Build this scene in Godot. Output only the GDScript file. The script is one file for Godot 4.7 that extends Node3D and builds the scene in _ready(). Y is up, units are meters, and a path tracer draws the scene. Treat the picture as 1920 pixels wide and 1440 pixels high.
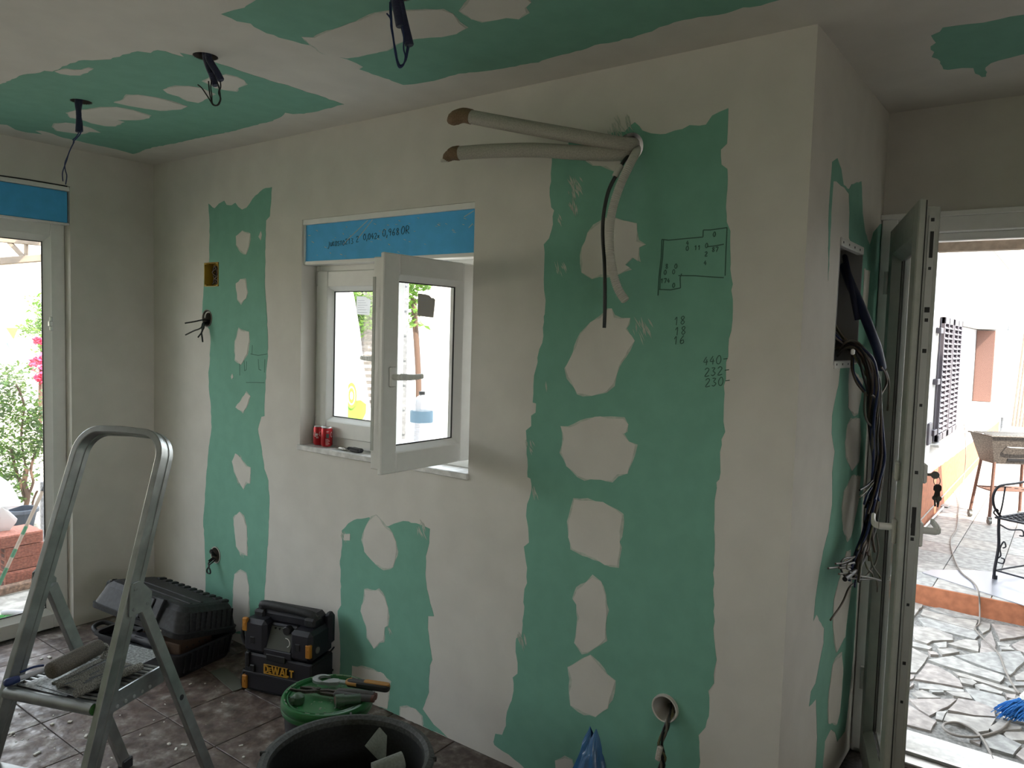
extends Node3D
# A room under renovation: drywall with filler, open window and door, ladder and tools.

const H := 2.6            # ceiling height
const WX := 3.694         # corner between main wall and the meter-box wall
const AZ := -1.028        # back of the alcove with the door
var M := {}               # materials by name
var R := RandomNumberGenerator.new()
var texs := {}

# ---------------------------------------------------------------- helpers
func lin(r: float, g: float, b: float) -> Color:
	return Color(r, g, b).linear_to_srgb()

func noise_tex(freq: float, seed_: int, oct := 4, lo := 0.0, hi := 1.0, size := 512, kind := 0) -> NoiseTexture2D:
	var key := str([freq, seed_, oct, lo, hi, size, kind])
	if texs.has(key):
		return texs[key]
	var n := FastNoiseLite.new()
	n.noise_type = [FastNoiseLite.TYPE_SIMPLEX_SMOOTH, FastNoiseLite.TYPE_CELLULAR, FastNoiseLite.TYPE_PERLIN][kind]
	n.seed = seed_
	n.frequency = freq
	n.fractal_octaves = oct
	var t := NoiseTexture2D.new()
	t.width = size
	t.height = size
	t.seamless = true
	t.noise = n
	var g := Gradient.new()
	g.offsets = PackedFloat32Array([0.2, 0.8])
	g.colors = PackedColorArray([Color(lo, lo, lo), Color(hi, hi, hi)])
	t.color_ramp = g
	texs[key] = t
	return t

func mat(called: String, c: Color, rough := 0.8, metal := 0.0) -> StandardMaterial3D:
	var m := StandardMaterial3D.new()
	m.resource_name = called
	m.albedo_color = c
	m.roughness = rough
	m.metallic = metal
	M[called] = m
	return m

# a material whose colour varies with world-mapped noise
func nmat(called: String, c: Color, rough: float, freq: float, amount: float, scale: float, bump := 0.0, metal := 0.0, bfreq := 0.05, own := false) -> StandardMaterial3D:
	var m := mat(called, c, rough, metal)
	m.albedo_texture = noise_tex(freq, 7, 5, 1.0 - amount, 1.0)
	m.uv1_triplanar = true
	m.uv1_world_triplanar = not own
	m.uv1_scale = Vector3.ONE * scale
	if bump > 0.0:
		m.heightmap_enabled = true
		m.heightmap_scale = bump
		m.heightmap_texture = noise_tex(bfreq, 11, 5)
	return m

func S() -> SurfaceTool:
	var s := SurfaceTool.new()
	s.begin(Mesh.PRIMITIVE_TRIANGLES)
	s.set_smooth_group(-1)
	return s

func tri(s: SurfaceTool, a: Vector3, b: Vector3, c: Vector3) -> void:
	s.add_vertex(a)
	s.add_vertex(b)
	s.add_vertex(c)

func quad(s: SurfaceTool, a: Vector3, b: Vector3, c: Vector3, d: Vector3) -> void:
	tri(s, a, b, c)
	tri(s, a, c, d)

# box with chamfered edges, centre c, full size z, oriented by b
func box(s: SurfaceTool, c: Vector3, z: Vector3, bev := 0.0, b := Basis()) -> void:
	s.set_smooth_group(-1)
	var h := z / 2.0
	var e := minf(bev, minf(h.x, minf(h.y, h.z)) * 0.9)
	var p := func(x: float, y: float, w: float) -> Vector3: return c + b * Vector3(x, y, w)
	var ax := [[0, 1, 2], [1, 2, 0], [2, 0, 1]]
	for a in ax:
		for sg in [-1.0, 1.0]:
			var q := []
			for k in [[-1, -1], [1, -1], [1, 1], [-1, 1]]:
				var v := Vector3()
				v[a[0]] = sg * h[a[0]]
				v[a[1]] = k[0] * (h[a[1]] - e)
				v[a[2]] = k[1] * (h[a[2]] - e)
				q.append(c + b * v)
			if sg > 0:
				quad(s, q[3], q[2], q[1], q[0])
			else:
				quad(s, q[0], q[1], q[2], q[3])
	if e <= 0.0:
		return
	for a in ax:           # edges along a[0]
		for i in [-1.0, 1.0]:
			for j in [-1.0, 1.0]:
				var v := [Vector3(), Vector3(), Vector3(), Vector3()]
				for k in 4:
					v[k][a[0]] = (h[a[0]] - e) * (-1.0 if k in [0, 3] else 1.0)
					v[k][a[1]] = i * (h[a[1]] - (0.0 if k < 2 else e))
					v[k][a[2]] = j * (h[a[2]] - (e if k < 2 else 0.0))
				if i * j > 0:
					quad(s, c + b * v[3], c + b * v[2], c + b * v[1], c + b * v[0])
				else:
					quad(s, c + b * v[0], c + b * v[1], c + b * v[2], c + b * v[3])
	for i in [-1.0, 1.0]:
		for j in [-1.0, 1.0]:
			for k in [-1.0, 1.0]:
				var A := c + b * Vector3(i * h.x, j * (h.y - e), k * (h.z - e))
				var B := c + b * Vector3(i * (h.x - e), j * h.y, k * (h.z - e))
				var C := c + b * Vector3(i * (h.x - e), j * (h.y - e), k * h.z)
				if i * j * k > 0:
					tri(s, A, C, B)
				else:
					tri(s, A, B, C)

func boxab(s: SurfaceTool, a: Vector3, b: Vector3, bev := 0.0) -> void:
	var lo := Vector3(minf(a.x, b.x), minf(a.y, b.y), minf(a.z, b.z))
	var hi := Vector3(maxf(a.x, b.x), maxf(a.y, b.y), maxf(a.z, b.z))
	box(s, (lo + hi) / 2.0, hi - lo, bev)

# a straight bar of rectangular section from a to b; up = direction of its height h
func bar(s: SurfaceTool, a: Vector3, b: Vector3, w: float, h: float, up := Vector3.UP, bev := 0.0) -> void:
	var f := (b - a).normalized()
	if absf(f.dot(up)) > 0.99:
		up = Vector3.RIGHT
	var r := f.cross(up).normalized()
	var u := r.cross(f).normalized()
	box(s, (a + b) / 2.0, Vector3(w, h, a.distance_to(b)), bev, Basis(r, u, -f))

func smooth_path(p: Array, n := 6) -> PackedVector3Array:
	var o := PackedVector3Array()
	for i in p.size() - 1:
		var p0: Vector3 = p[maxi(i - 1, 0)]
		var p1: Vector3 = p[i]
		var p2: Vector3 = p[i + 1]
		var p3: Vector3 = p[mini(i + 2, p.size() - 1)]
		for k in n:
			var t := float(k) / n
			o.append(p1.cubic_interpolate(p2, p0, p3, t))
	o.append(p[-1])
	return o

var group_no := 1
# round tube along p; radii may vary (Array) ; closed ends
func tube(s: SurfaceTool, p: PackedVector3Array, r, n := 8, cap := true) -> void:
	group_no += 1
	var rings := []
	var t0 := (p[1] - p[0]).normalized()
	var u := t0.cross(Vector3.UP)
	if u.length() < 0.05:
		u = t0.cross(Vector3.RIGHT)
	u = u.normalized()
	for i in p.size():
		var t := (p[mini(i + 1, p.size() - 1)] - p[maxi(i - 1, 0)]).normalized()
		u = (u - t * u.dot(t)).normalized()
		var w := t.cross(u)
		var rad: float = r[i] if r is Array or r is PackedFloat32Array else r
		var ring := PackedVector3Array()
		for k in n:
			var a := TAU * k / n
			ring.append(p[i] + (u * cos(a) + w * sin(a)) * rad)
		rings.append(ring)
	s.set_smooth_group(group_no)
	for i in p.size() - 1:
		for k in n:
			var k2 := (k + 1) % n
			quad(s, rings[i][k], rings[i + 1][k], rings[i + 1][k2], rings[i][k2])
	s.set_smooth_group(-1)
	if cap:
		for k in range(1, n - 1):
			tri(s, rings[0][0], rings[0][k], rings[0][k + 1])
			tri(s, rings[-1][0], rings[-1][k + 1], rings[-1][k])

# flat strip with thickness swept along p; side = width direction
func strap(s: SurfaceTool, p: PackedVector3Array, side: Vector3, w: float, th: float) -> void:
	for i in p.size() - 1:
		var a := p[i]
		var b := p[i + 1]
		var f := (b - a).normalized()
		bar(s, a - f * th * 0.3, b + f * th * 0.3, w, th, side.cross(f).normalized() if absf(side.dot(f)) < 0.95 else Vector3.UP)

# lathe: profile of (radius, height) pairs from bottom to top, outside surface
func lathe(s: SurfaceTool, prof: Array, n: int, xf := Transform3D(), smooth := true) -> void:
	group_no += 1
	s.set_smooth_group(group_no if smooth else -1)
	for i in prof.size() - 1:
		if i > 0 and smooth:
			var d0: Vector2 = (prof[i] - prof[i - 1]).normalized()
			var d1: Vector2 = (prof[i + 1] - prof[i]).normalized()
			if d0.dot(d1) < 0.75:
				group_no += 1
				s.set_smooth_group(group_no)
		for k in n:
			var a0 := TAU * k / n
			var a1 := TAU * (k + 1) / n
			var r0: float = prof[i].x
			var r1: float = prof[i + 1].x
			var A := xf * Vector3(r0 * cos(a0), prof[i].y, r0 * sin(a0))
			var B := xf * Vector3(r0 * cos(a1), prof[i].y, r0 * sin(a1))
			var C := xf * Vector3(r1 * cos(a1), prof[i + 1].y, r1 * sin(a1))
			var E := xf * Vector3(r1 * cos(a0), prof[i + 1].y, r1 * sin(a0))
			if r0 > 1e-5:
				tri(s, A, B, C) if r1 < 1e-5 else quad(s, A, B, C, E)
			else:
				tri(s, A, C, E)
	s.set_smooth_group(-1)

func v2(a: Array) -> PackedVector2Array:
	var o := PackedVector2Array()
	for i in range(0, a.size() - 1, 2):
		o.append(Vector2(a[i], a[i + 1]))
	return o

# ragged outline: each side is cut up and pushed in and out
func ragged(p: PackedVector2Array, amp: float, step: float, seed_: int) -> PackedVector2Array:
	var r := RandomNumberGenerator.new()
	r.seed = seed_
	var o := PackedVector2Array()
	for i in p.size():
		var a := p[i]
		var b := p[(i + 1) % p.size()]
		var n := maxi(1, int(a.distance_to(b) / step))
		var nm := (b - a).orthogonal().normalized()
		for k in n:
			var w := 0.0 if k == 0 else r.randf_range(-1, 1)
			o.append(a.lerp(b, (k + (0.0 if k == 0 else r.randf_range(-0.3, 0.3))) / n) + nm * w * amp)
	return o

# extruded polygon: frame F maps (x, y, h) -> F * Vector3(x, y, h)
func prism(s: SurfaceTool, poly: PackedVector2Array, h0: float, h1: float, F := Transform3D()) -> bool:
	var p := poly
	if Geometry2D.is_polygon_clockwise(p):
		p.reverse()
	var t := Geometry2D.triangulate_polygon(p)
	if t.is_empty():
		return false
	s.set_smooth_group(-1)
	var flip := F.basis.determinant() < 0
	for i in range(0, t.size(), 3):
		var a := p[t[i]]
		var b := p[t[i + 1]]
		var c := p[t[i + 2]]
		if (b - a).cross(c - a) < 0:
			var q := b
			b = c
			c = q
		if flip:
			var q := b
			b = c
			c = q
		tri(s, F * Vector3(a.x, a.y, h1), F * Vector3(c.x, c.y, h1), F * Vector3(b.x, b.y, h1))
		tri(s, F * Vector3(a.x, a.y, h0), F * Vector3(b.x, b.y, h0), F * Vector3(c.x, c.y, h0))
	for i in p.size():
		var a := p[i]
		var b := p[(i + 1) % p.size()]
		if flip:
			var q := a
			a = b
			b = q
		quad(s, F * Vector3(a.x, a.y, h0), F * Vector3(a.x, a.y, h1), F * Vector3(b.x, b.y, h1), F * Vector3(b.x, b.y, h0))
	return true

func area(p: PackedVector2Array) -> float:
	var a := 0.0
	for i in p.size():
		a += p[i].cross(p[(i + 1) % p.size()])
	return a / 2.0

# frames of the wall planes: (u, v, out)
var F_MAIN := Transform3D(Basis(Vector3.RIGHT, Vector3.UP, Vector3.BACK), Vector3.ZERO)
var F_PANEL := Transform3D(Basis(Vector3.BACK, Vector3.UP, Vector3.RIGHT), Vector3(WX, 0, 0))
var F_LEFT := Transform3D(Basis(Vector3.BACK, Vector3.UP, Vector3.RIGHT), Vector3.ZERO)
var F_CEIL := Transform3D(Basis(Vector3.RIGHT, Vector3.BACK, Vector3.DOWN), Vector3(0, H, 0))
var F_FLOOR := Transform3D(Basis(Vector3.RIGHT, Vector3.BACK, Vector3.UP), Vector3.ZERO)

func obj(called: String, s: SurfaceTool, m: Material, parent: Node = self) -> MeshInstance3D:
	s.generate_normals()
	s.index()
	var o := MeshInstance3D.new()
	o.mesh = s.commit()
	o.material_override = m
	if parent == self:
		called = numbered(called)
	o.name = called
	parent.add_child(o, true)
	return o

var taken := {}
func numbered(called: String) -> String:
	var n: int = taken.get(called, 0)
	taken[called] = n + 1
	return called if n == 0 else "%s_%03d" % [called, n]

func tag(o: Node, label: String, category: String, group := "", kind := "") -> Node:
	o.set_meta("label", label)
	if category:
		o.set_meta("category", category)
	if group:
		o.set_meta("group", group)
	if kind:
		o.set_meta("kind", kind)
	return o

func thing(called: String, label: String, category: String, at := Vector3.ZERO, turn := 0.0, group := "") -> Node3D:
	var o := Node3D.new()
	o.name = numbered(called)
	add_child(o)
	o.position = at
	o.rotation.y = turn
	tag(o, label, category, group)
	return o

func structure(called: String, label: String) -> Node3D:
	var o := Node3D.new()
	o.name = numbered(called)
	add_child(o)
	o.set_meta("kind", "structure")
	o.set_meta("label", label)
	return o

# ---------------------------------------------------------------- the scene
func _ready() -> void:
	R.seed = 4
	setup_view()
	make_materials()
	outdoor_materials()
	build_shell()
	build_left_door()
	build_window()
	build_right_door()
	build_wall_patches()
	build_services()
	build_ladder()
	build_tools()
	build_outside_left()
	build_outside_window()
	build_outside_right()

func setup_view() -> void:
	var cam := Camera3D.new()
	cam.name = "camera"
	cam.position = Vector3(4.35175, 1.68202, 2.30746)
	cam.basis = Basis(Vector3.UP, 0.64020) * Basis(Vector3.RIGHT, -0.06530) * Basis(Vector3.BACK, 0.02904)
	cam.fov = 53.82465
	cam.near = 0.02
	cam.far = 200.0
	add_child(cam)
	cam.current = true
	var env := Environment.new()
	var sky := Sky.new()
	var sm := ProceduralSkyMaterial.new()
	sm.sky_top_color = Color(0.84, 0.88, 0.92)
	sm.sky_horizon_color = Color(0.96, 0.95, 0.92)
	sm.sky_curve = 0.12
	sm.ground_bottom_color = Color(0.45, 0.43, 0.40)
	sm.ground_horizon_color = Color(0.60, 0.58, 0.55)
	sm.sky_energy_multiplier = 2.0
	sm.ground_energy_multiplier = 1.0
	sky.sky_material = sm
	env.background_mode = Environment.BG_SKY
	env.sky = sky
	env.tonemap_mode = Environment.TONE_MAPPER_LINEAR
	env.tonemap_exposure = 2.0
	env.sdfgi_enabled = true
	env.ssao_enabled = true
	env.ssil_enabled = true
	var we := WorldEnvironment.new()
	we.name = "world_environment"
	we.environment = env
	add_child(we)
	var sun := DirectionalLight3D.new()
	sun.name = "sun"
	sun.light_color = Color(1.0, 0.95, 0.87)
	sun.light_energy = 2.6
	sun.light_angular_distance = 0.6
	sun.shadow_enabled = true
	sun.look_at_from_position(Vector3(8, 10, 2.5), Vector3.ZERO)
	add_child(sun)

func make_materials() -> void:
	nmat("plaster", lin(0.66, 0.635, 0.58), 0.9, 0.012, 0.025, 0.7, 0.02, 0.0, 0.06)
	nmat("greenboard", lin(0.185, 0.415, 0.315), 0.85, 0.02, 0.035, 0.9)
	nmat("thinfill", lin(0.53, 0.575, 0.50), 0.9, 0.03, 0.08, 2.0)
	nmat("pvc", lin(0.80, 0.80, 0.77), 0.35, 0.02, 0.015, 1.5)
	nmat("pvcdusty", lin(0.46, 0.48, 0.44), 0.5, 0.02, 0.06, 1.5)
	mat("gasket", lin(0.02, 0.02, 0.02), 0.7)
	nmat("bluefoam", lin(0.085, 0.47, 0.88), 0.75, 0.02, 0.04, 1.0)
	mat("ink", lin(0.012, 0.014, 0.022), 0.8)
	mat("pencil", lin(0.05, 0.12, 0.09), 0.9)
	mat("metal", lin(0.55, 0.55, 0.54), 0.35, 1.0)
	nmat("galv", lin(0.34, 0.35, 0.34), 0.5, 0.03, 0.25, 3.0, 0.0, 0.6)
	nmat("alu", lin(0.36, 0.375, 0.365), 0.36, 0.012, 0.16, 1.6, 0.0, 0.8)
	nmat("marble", lin(0.72, 0.71, 0.68), 0.35, 0.02, 0.12, 2.0)
	mat("blackplastic", lin(0.014, 0.014, 0.017), 0.5)
	nmat("dustyplastic", lin(0.022, 0.023, 0.026), 0.6, 0.03, 0.5, 3.0)
	mat("glassy", Color(1, 1, 1, 0.04), 0.02)
	M.glassy.transparency = BaseMaterial3D.TRANSPARENCY_ALPHA
	mat("wire_blue", lin(0.012, 0.025, 0.10), 0.5)
	mat("wire_black", lin(0.012, 0.013, 0.014), 0.5)
	mat("wire_brown", lin(0.07, 0.045, 0.030), 0.5)
	mat("wire_grey", lin(0.13, 0.115, 0.09), 0.5)
	mat("wire_olive", lin(0.10, 0.095, 0.04), 0.5)
	mat("conduit_blue", lin(0.010, 0.014, 0.05), 0.55)
	mat("conduit_bright", lin(0.010, 0.022, 0.075), 0.5)
	mat("conduit_white", lin(0.55, 0.53, 0.48), 0.6)
	mat("strippaint", lin(0.42, 0.43, 0.41), 0.4, 0.2)
	mat("copper", lin(0.45, 0.2, 0.1), 0.4, 0.9)
	# floor tiles: three tones of brown stoneware under plaster dust
	var ramps := [[0.105, 0.075, 0.062], [0.092, 0.068, 0.058], [0.115, 0.08, 0.066]]
	for i in 3:
		var m := mat("tile%d" % i, Color.WHITE, 0.5)
		var n := FastNoiseLite.new()
		n.seed = 20 + i
		n.frequency = 0.012
		n.fractal_octaves = 6
		n.fractal_gain = 0.62
		var g := Gradient.new()
		var c: Array = ramps[i]
		var base := lin(c[0], c[1], c[2])
		g.offsets = PackedFloat32Array([0.15, 0.45, 0.62, 0.85])
		g.colors = PackedColorArray([base.darkened(0.25), base, base.lerp(lin(0.30, 0.28, 0.25), 0.3), lin(0.28, 0.265, 0.24)])
		var t := NoiseTexture2D.new()
		t.width = 1024
		t.height = 1024
		t.seamless = true
		t.noise = n
		t.color_ramp = g
		m.albedo_texture = t
		m.uv1_triplanar = true
		m.uv1_world_triplanar = true
		m.uv1_scale = Vector3.ONE * 0.8
		m.roughness_texture = noise_tex(0.03, 31, 5, 0.5, 1.0)
		m.roughness_texture_channel = BaseMaterial3D.TEXTURE_CHANNEL_RED
		m.roughness = 0.72
		m.heightmap_enabled = true
		m.heightmap_scale = 0.25
		m.heightmap_texture = noise_tex(0.025, 33, 5)
	nmat("grout", lin(0.075, 0.065, 0.06), 0.95, 0.03, 0.3, 3.0)

# wall of plan outline (x, z) from y0 to y1 with box and round holes cut out
func cut_wall(called: String, label: String, plan: PackedVector2Array, y0: float, y1: float, m: Material, boxes: Array, rounds := []) -> CSGCombiner3D:
	var c := CSGCombiner3D.new()
	c.name = called
	add_child(c)
	var s := S()
	prism(s, plan, y0, y1, Transform3D(Basis(Vector3.RIGHT, Vector3.BACK, Vector3.UP), Vector3.ZERO))
	s.generate_normals()
	s.index()
	var w := CSGMesh3D.new()
	w.name = "solid"
	w.mesh = s.commit()
	w.material = m
	c.add_child(w)
	for b in boxes:
		var a: Vector3 = b[0]
		var e: Vector3 = b[1]
		var k := CSGBox3D.new()
		k.name = "opening"
		k.size = (e - a).abs()
		k.position = (a + e) / 2.0
		k.operation = CSGShape3D.OPERATION_SUBTRACTION
		k.material = m
		c.add_child(k, true)
	for b in rounds:
		var k := CSGCylinder3D.new()
		k.name = "drilling"
		k.radius = b[1]
		k.height = b[2]
		k.sides = 28
		k.position = b[0]
		if b.size() > 3:
			k.rotation.x = PI / 2
		k.operation = CSGShape3D.OPERATION_SUBTRACTION
		k.material = m
		c.add_child(k, true)
	c.material_override = m
	c.set_meta("kind", "structure")
	c.set_meta("label", label)
	return c

const RX := 6.0     # right wall
const RZ := 5.0     # rear wall
const LD0 := 0.453  # near jamb of the glazed door in the left wall
const LD1 := 3.30  # far jamb out of view, set wide to light the main wall

func build_shell() -> void:
	var p: Material = M.plaster
	cut_wall("wall_main", "white skimmed drywall with bare green strips and the small open window", v2([-0.3, -0.3, 0, 0, WX, 0, WX - 0.3, -0.3]), 0, H, p,
		[[Vector3(1.362, 1.095, -0.5), Vector3(2.427, 2.197, 0.2)], [Vector3(0.53, 1.893, -0.06), Vector3(0.668, 2.022, 0.1)]],
		[[Vector3(3.10, 2.322, -0.1), 0.05, 0.6, 1], [Vector3(3.317, 0.446, -0.1), 0.047, 0.6, 1], [Vector3(0.56, 1.722, -0.01), 0.048, 0.1, 1], [Vector3(0.65, 0.434, -0.01), 0.046, 0.1, 1]])
	cut_wall("wall_panel", "short return wall beside the open door with a recessed wiring box", v2([WX - 0.3, -0.3, WX, 0, WX, AZ, WX - 0.3, AZ - 0.3]), 0, H, p,
		[[Vector3(WX - 0.13, 1.608, -0.722), Vector3(WX + 0.1, 2.038, -0.385)]])
	cut_wall("wall_door", "plain unlit wall above and beside the open door", v2([WX - 0.3, AZ - 0.3, WX, AZ, RX, AZ, RX + 0.3, AZ - 0.3]), 0, H, p,
		[[Vector3(WX + 0.002, -0.1, -2.0), Vector3(4.56, 2.195, -0.5)]])
	cut_wall("wall_left", "grey shaded wall with the glazed garden door", v2([-0.3, -0.3, 0, 0, 0, RZ, -0.3, RZ + 0.3]), 0, H, p,
		[[Vector3(-0.5, -0.1, LD0), Vector3(0.2, 2.40, LD1)]])
	cut_wall("wall_right", "wall with an unseen light opening on the camera's right", v2([RX, AZ, RX + 0.3, AZ - 0.3, RX + 0.3, RZ + 0.3, RX, RZ]), 0, H, p,
		[[Vector3(RX - 0.2, 1.1, 1.4), Vector3(RX + 0.5, 2.3, 3.2)]])  # opening out of view, placed to light the open sash face
	cut_wall("wall_rear", "wall with an unseen light opening behind the camera", v2([0, RZ, RX, RZ, RX + 0.3, RZ + 0.3, -0.3, RZ + 0.3]), 0, H, p,
		[[Vector3(1.0, 1.1, RZ - 0.2), Vector3(3.0, 2.3, RZ + 0.5)]])  # opening out of view, placed to light main wall and door leaf
	var roof := v2([-0.55, -0.35, 3.35, -0.35, 3.35, -1.6, RX + 0.5, -1.6, RX + 0.5, RZ + 0.5, -0.55, RZ + 0.5])
	cut_wall("ceiling", "white skimmed ceiling with bare green strips and three cable holes", roof, H, H + 0.25, p, [],
		[[Vector3(0.955, H, 0.815), 0.042, 0.3], [Vector3(1.90, H, 0.825), 0.042, 0.3], [Vector3(2.80, H, 0.80), 0.042, 0.3]])
	# floor: a bed with tiles laid on it
	var s := S()
	boxab(s, Vector3(-0.3, -0.25, -0.3), Vector3(RX + 0.3, -0.005, RZ + 0.3))
	boxab(s, Vector3(WX - 0.3, -0.25, AZ - 0.10), Vector3(RX + 0.3, -0.005, -0.3))
	var fl := obj("floor", s, M.grout)
	tag(fl, "dusty brown stoneware tiles in a square grid", "", "", "structure")
	var g := 0.0025
	var k := 0
	for i in 18:
		for j in 18:
			var x0 := maxf(-0.095 + 0.355 * i + g, 0.0)
			var x1 := minf(-0.095 + 0.355 * (i + 1) - g, RX)
			var z0 := -1.13 + 0.355 * j + g
			var z1 := -1.13 + 0.355 * (j + 1) - g
			if x0 < WX - 0.1:
				z0 = maxf(z0, 0.0)
			z0 = maxf(z0, AZ - 0.06)
			z1 = minf(z1, RZ)
			if x1 - x0 < 0.03 or z1 - z0 < 0.03 or z0 > 4.2:
				continue
			k += 1
			var t := S()
			boxab(t, Vector3(x0, -0.012, z0), Vector3(x1, R.randf_range(-0.0008, 0.0006), z1), 0.0015)
			obj("tile", t, M["tile%d" % (R.randi() % 3)], fl)
	# roof slab edge and the ground slab outside live with the outside

# frame of four bars round a rectangle in the plane of b.x, b.y
func frame_bars(s: SurfaceTool, x0: float, y0: float, x1: float, y1: float, wl: float, wb: float, wr: float, wt: float, z0: float, z1: float, bev := 0.003) -> void:
	boxab(s, Vector3(x0, y0, z0), Vector3(x0 + wl, y1, z1), bev)
	boxab(s, Vector3(x1 - wr, y0, z0), Vector3(x1, y1, z1), bev)
	boxab(s, Vector3(x0 + wl, y0, z0), Vector3(x1 - wr, y0 + wb, z1), bev)
	boxab(s, Vector3(x0 + wl, y1 - wt, z0), Vector3(x1 - wr, y1, z1), bev)

# sloped bead round a glass opening: outer rectangle at depth za, inner at zb
func bead(s: SurfaceTool, x0: float, y0: float, x1: float, y1: float, w: float, za: float, zb: float) -> void:
	var o := [Vector3(x0, y0, za), Vector3(x1, y0, za), Vector3(x1, y1, za), Vector3(x0, y1, za)]
	var i := [Vector3(x0 + w, y0 + w, zb), Vector3(x1 - w, y0 + w, zb), Vector3(x1 - w, y1 - w, zb), Vector3(x0 + w, y1 - w, zb)]
	for k in 4:
		var n := (k + 1) % 4
		quad(s, o[k], i[k], i[n], o[n])

# casement: x along its width, y up, z = room side, faces at z 0 and -0.07
func casement(parent: Node, called: String, w: float, h: float, m: Material) -> Node3D:
	var c := Node3D.new()
	c.name = called
	parent.add_child(c, true)
	var s := S()
	var t := 0.076
	frame_bars(s, 0, 0, w, h, t, t, t, t, -0.020, 0.0, 0.004)      # room-side flange
	frame_bars(s, 0.014, 0.014, w - 0.014, h - 0.014, t - 0.014, t - 0.014, t - 0.014, t - 0.014, -0.07, -0.0195, 0.003)
	obj("sash_frame", s, m, c)
	s = S()
	bead(s, t, t, w - t, h - t, 0.02, -0.003, -0.028)
	obj("glazing_bead", s, m, c)
	s = S()
	frame_bars(s, t + 0.018, t + 0.018, w - t - 0.018, h - t - 0.018, 0.005, 0.005, 0.005, 0.005, -0.032, -0.0265, 0.001)
	obj("gasket", s, M.gasket, c)
	s = S()
	boxab(s, Vector3(t, t, -0.040), Vector3(w - t, h - t, -0.036))
	obj("pane", s, M.glassy, c)
	return c

func lever(parent: Node, at: Vector3, dir: float, ln: float, m: Material) -> void:
	var s := S()
	box(s, at + Vector3(0, 0, 0.006), Vector3(0.032, 0.075, 0.012), 0.005)
	tube(s, PackedVector3Array([at + Vector3(0, 0, 0.01), at + Vector3(0, 0, 0.042)]), 0.011, 12)
	var p := []
	for k in 7:
		p.append(at + Vector3(dir * ln * k / 6.0, 0.002 - 0.003 * sin(k * 0.5), 0.044 - 0.002 * k / 6.0))
	for k in 6:
		bar(s, p[k], p[k + 1] + Vector3(dir * 0.004, 0, 0), 0.013, lerpf(0.024, 0.018, k / 6.0), Vector3.UP, 0.004)
	obj("handle", s, m, parent)

func build_left_door() -> void:
	var d := structure("door_1", "tall white glazed garden door with a blue strip above it")
	var s := S()
	# reveal lining
	boxab(s, Vector3(-0.30, 0, LD0 - 0.001), Vector3(-0.0005, 2.398, LD0 + 0.004))
	obj("reveal", s, M.plaster, d)
	s = S()
	var n := Node3D.new()
	n.name = "fixed_frame"
	d.add_child(n)
	n.position = Vector3(-0.062, 0, LD1)
	n.rotation.y = PI / 2
	var wd := LD1 - LD0 - 0.005
	s = S()
	frame_bars(s, 0.0, 0.0, wd, 2.205, 0.075, 0.082, 0.072, 0.072, -0.085, 0.0, 0.004)
	for q in [wd / 3.0, wd * 2.0 / 3.0]:
		boxab(s, Vector3(q - 0.06, 0.08, -0.085), Vector3(q + 0.06, 2.15, 0.0), 0.004)
	obj("outer_frame", s, M.pvc, n)
	s = S()
	var lights := [[0.075, wd / 3.0 - 0.06], [wd / 3.0 + 0.06, wd * 2.0 / 3.0 - 0.06], [wd * 2.0 / 3.0 + 0.06, wd - 0.072]]
	for q in lights:
		bead(s, q[0], 0.082, q[1], 2.133, 0.03, -0.004, -0.028)
	obj("glazing_bead", s, M.pvc, n)
	s = S()
	frame_bars(s, wd * 2.0 / 3.0 + 0.089, 0.111, wd - 0.101, 2.104, 0.005, 0.005, 0.005, 0.005, -0.034, -0.027, 0.001)
	obj("gasket", s, M.gasket, n)
	for q in lights:
		s = S()
		boxab(s, Vector3(q[0], 0.085, -0.045), Vector3(q[1], 2.13, -0.041))
		obj("pane", s, M.glassy, n)
	s = S()
	box(s, Vector3(wd - 0.074, 1.668, 0.002), Vector3(0.014, 0.075, 0.02), 0.003)
	box(s, Vector3(wd - 0.078, 1.668, 0.006), Vector3(0.02, 0.03, 0.02), 0.003)
	obj("hinge", s, M.metal, n)
	# shutter box
	s = S()
	boxab(s, Vector3(-0.2, 2.208, LD0 + 0.012), Vector3(-0.012, 2.372, LD1 - 0.01), 0.001)
	tag(obj("shutter_box", s, M.bluefoam, d), "blue foam board over the shutter box", "")
	s = S()
	boxab(s, Vector3(-0.2, 2.374, LD0 + 0.005), Vector3(-0.002, 2.397, LD1), 0.001)
	boxab(s, Vector3(-0.2, 2.196, LD0 + 0.005), Vector3(-0.006, 2.206, LD1), 0.001)
	obj("trim_strip", s, M.pvc, d)
	s = S()
	var p := []
	for k in 23:
		p.append(Vector3(0.001, 2.398 + 0.002 * sin(k * 1.3), 0.47 + 0.12 * k))
	tube(s, smooth_path(p, 2), 0.0035, 6)
	obj("black_line", s, M.gasket, d)  # thin dark line above the blue strip

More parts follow.
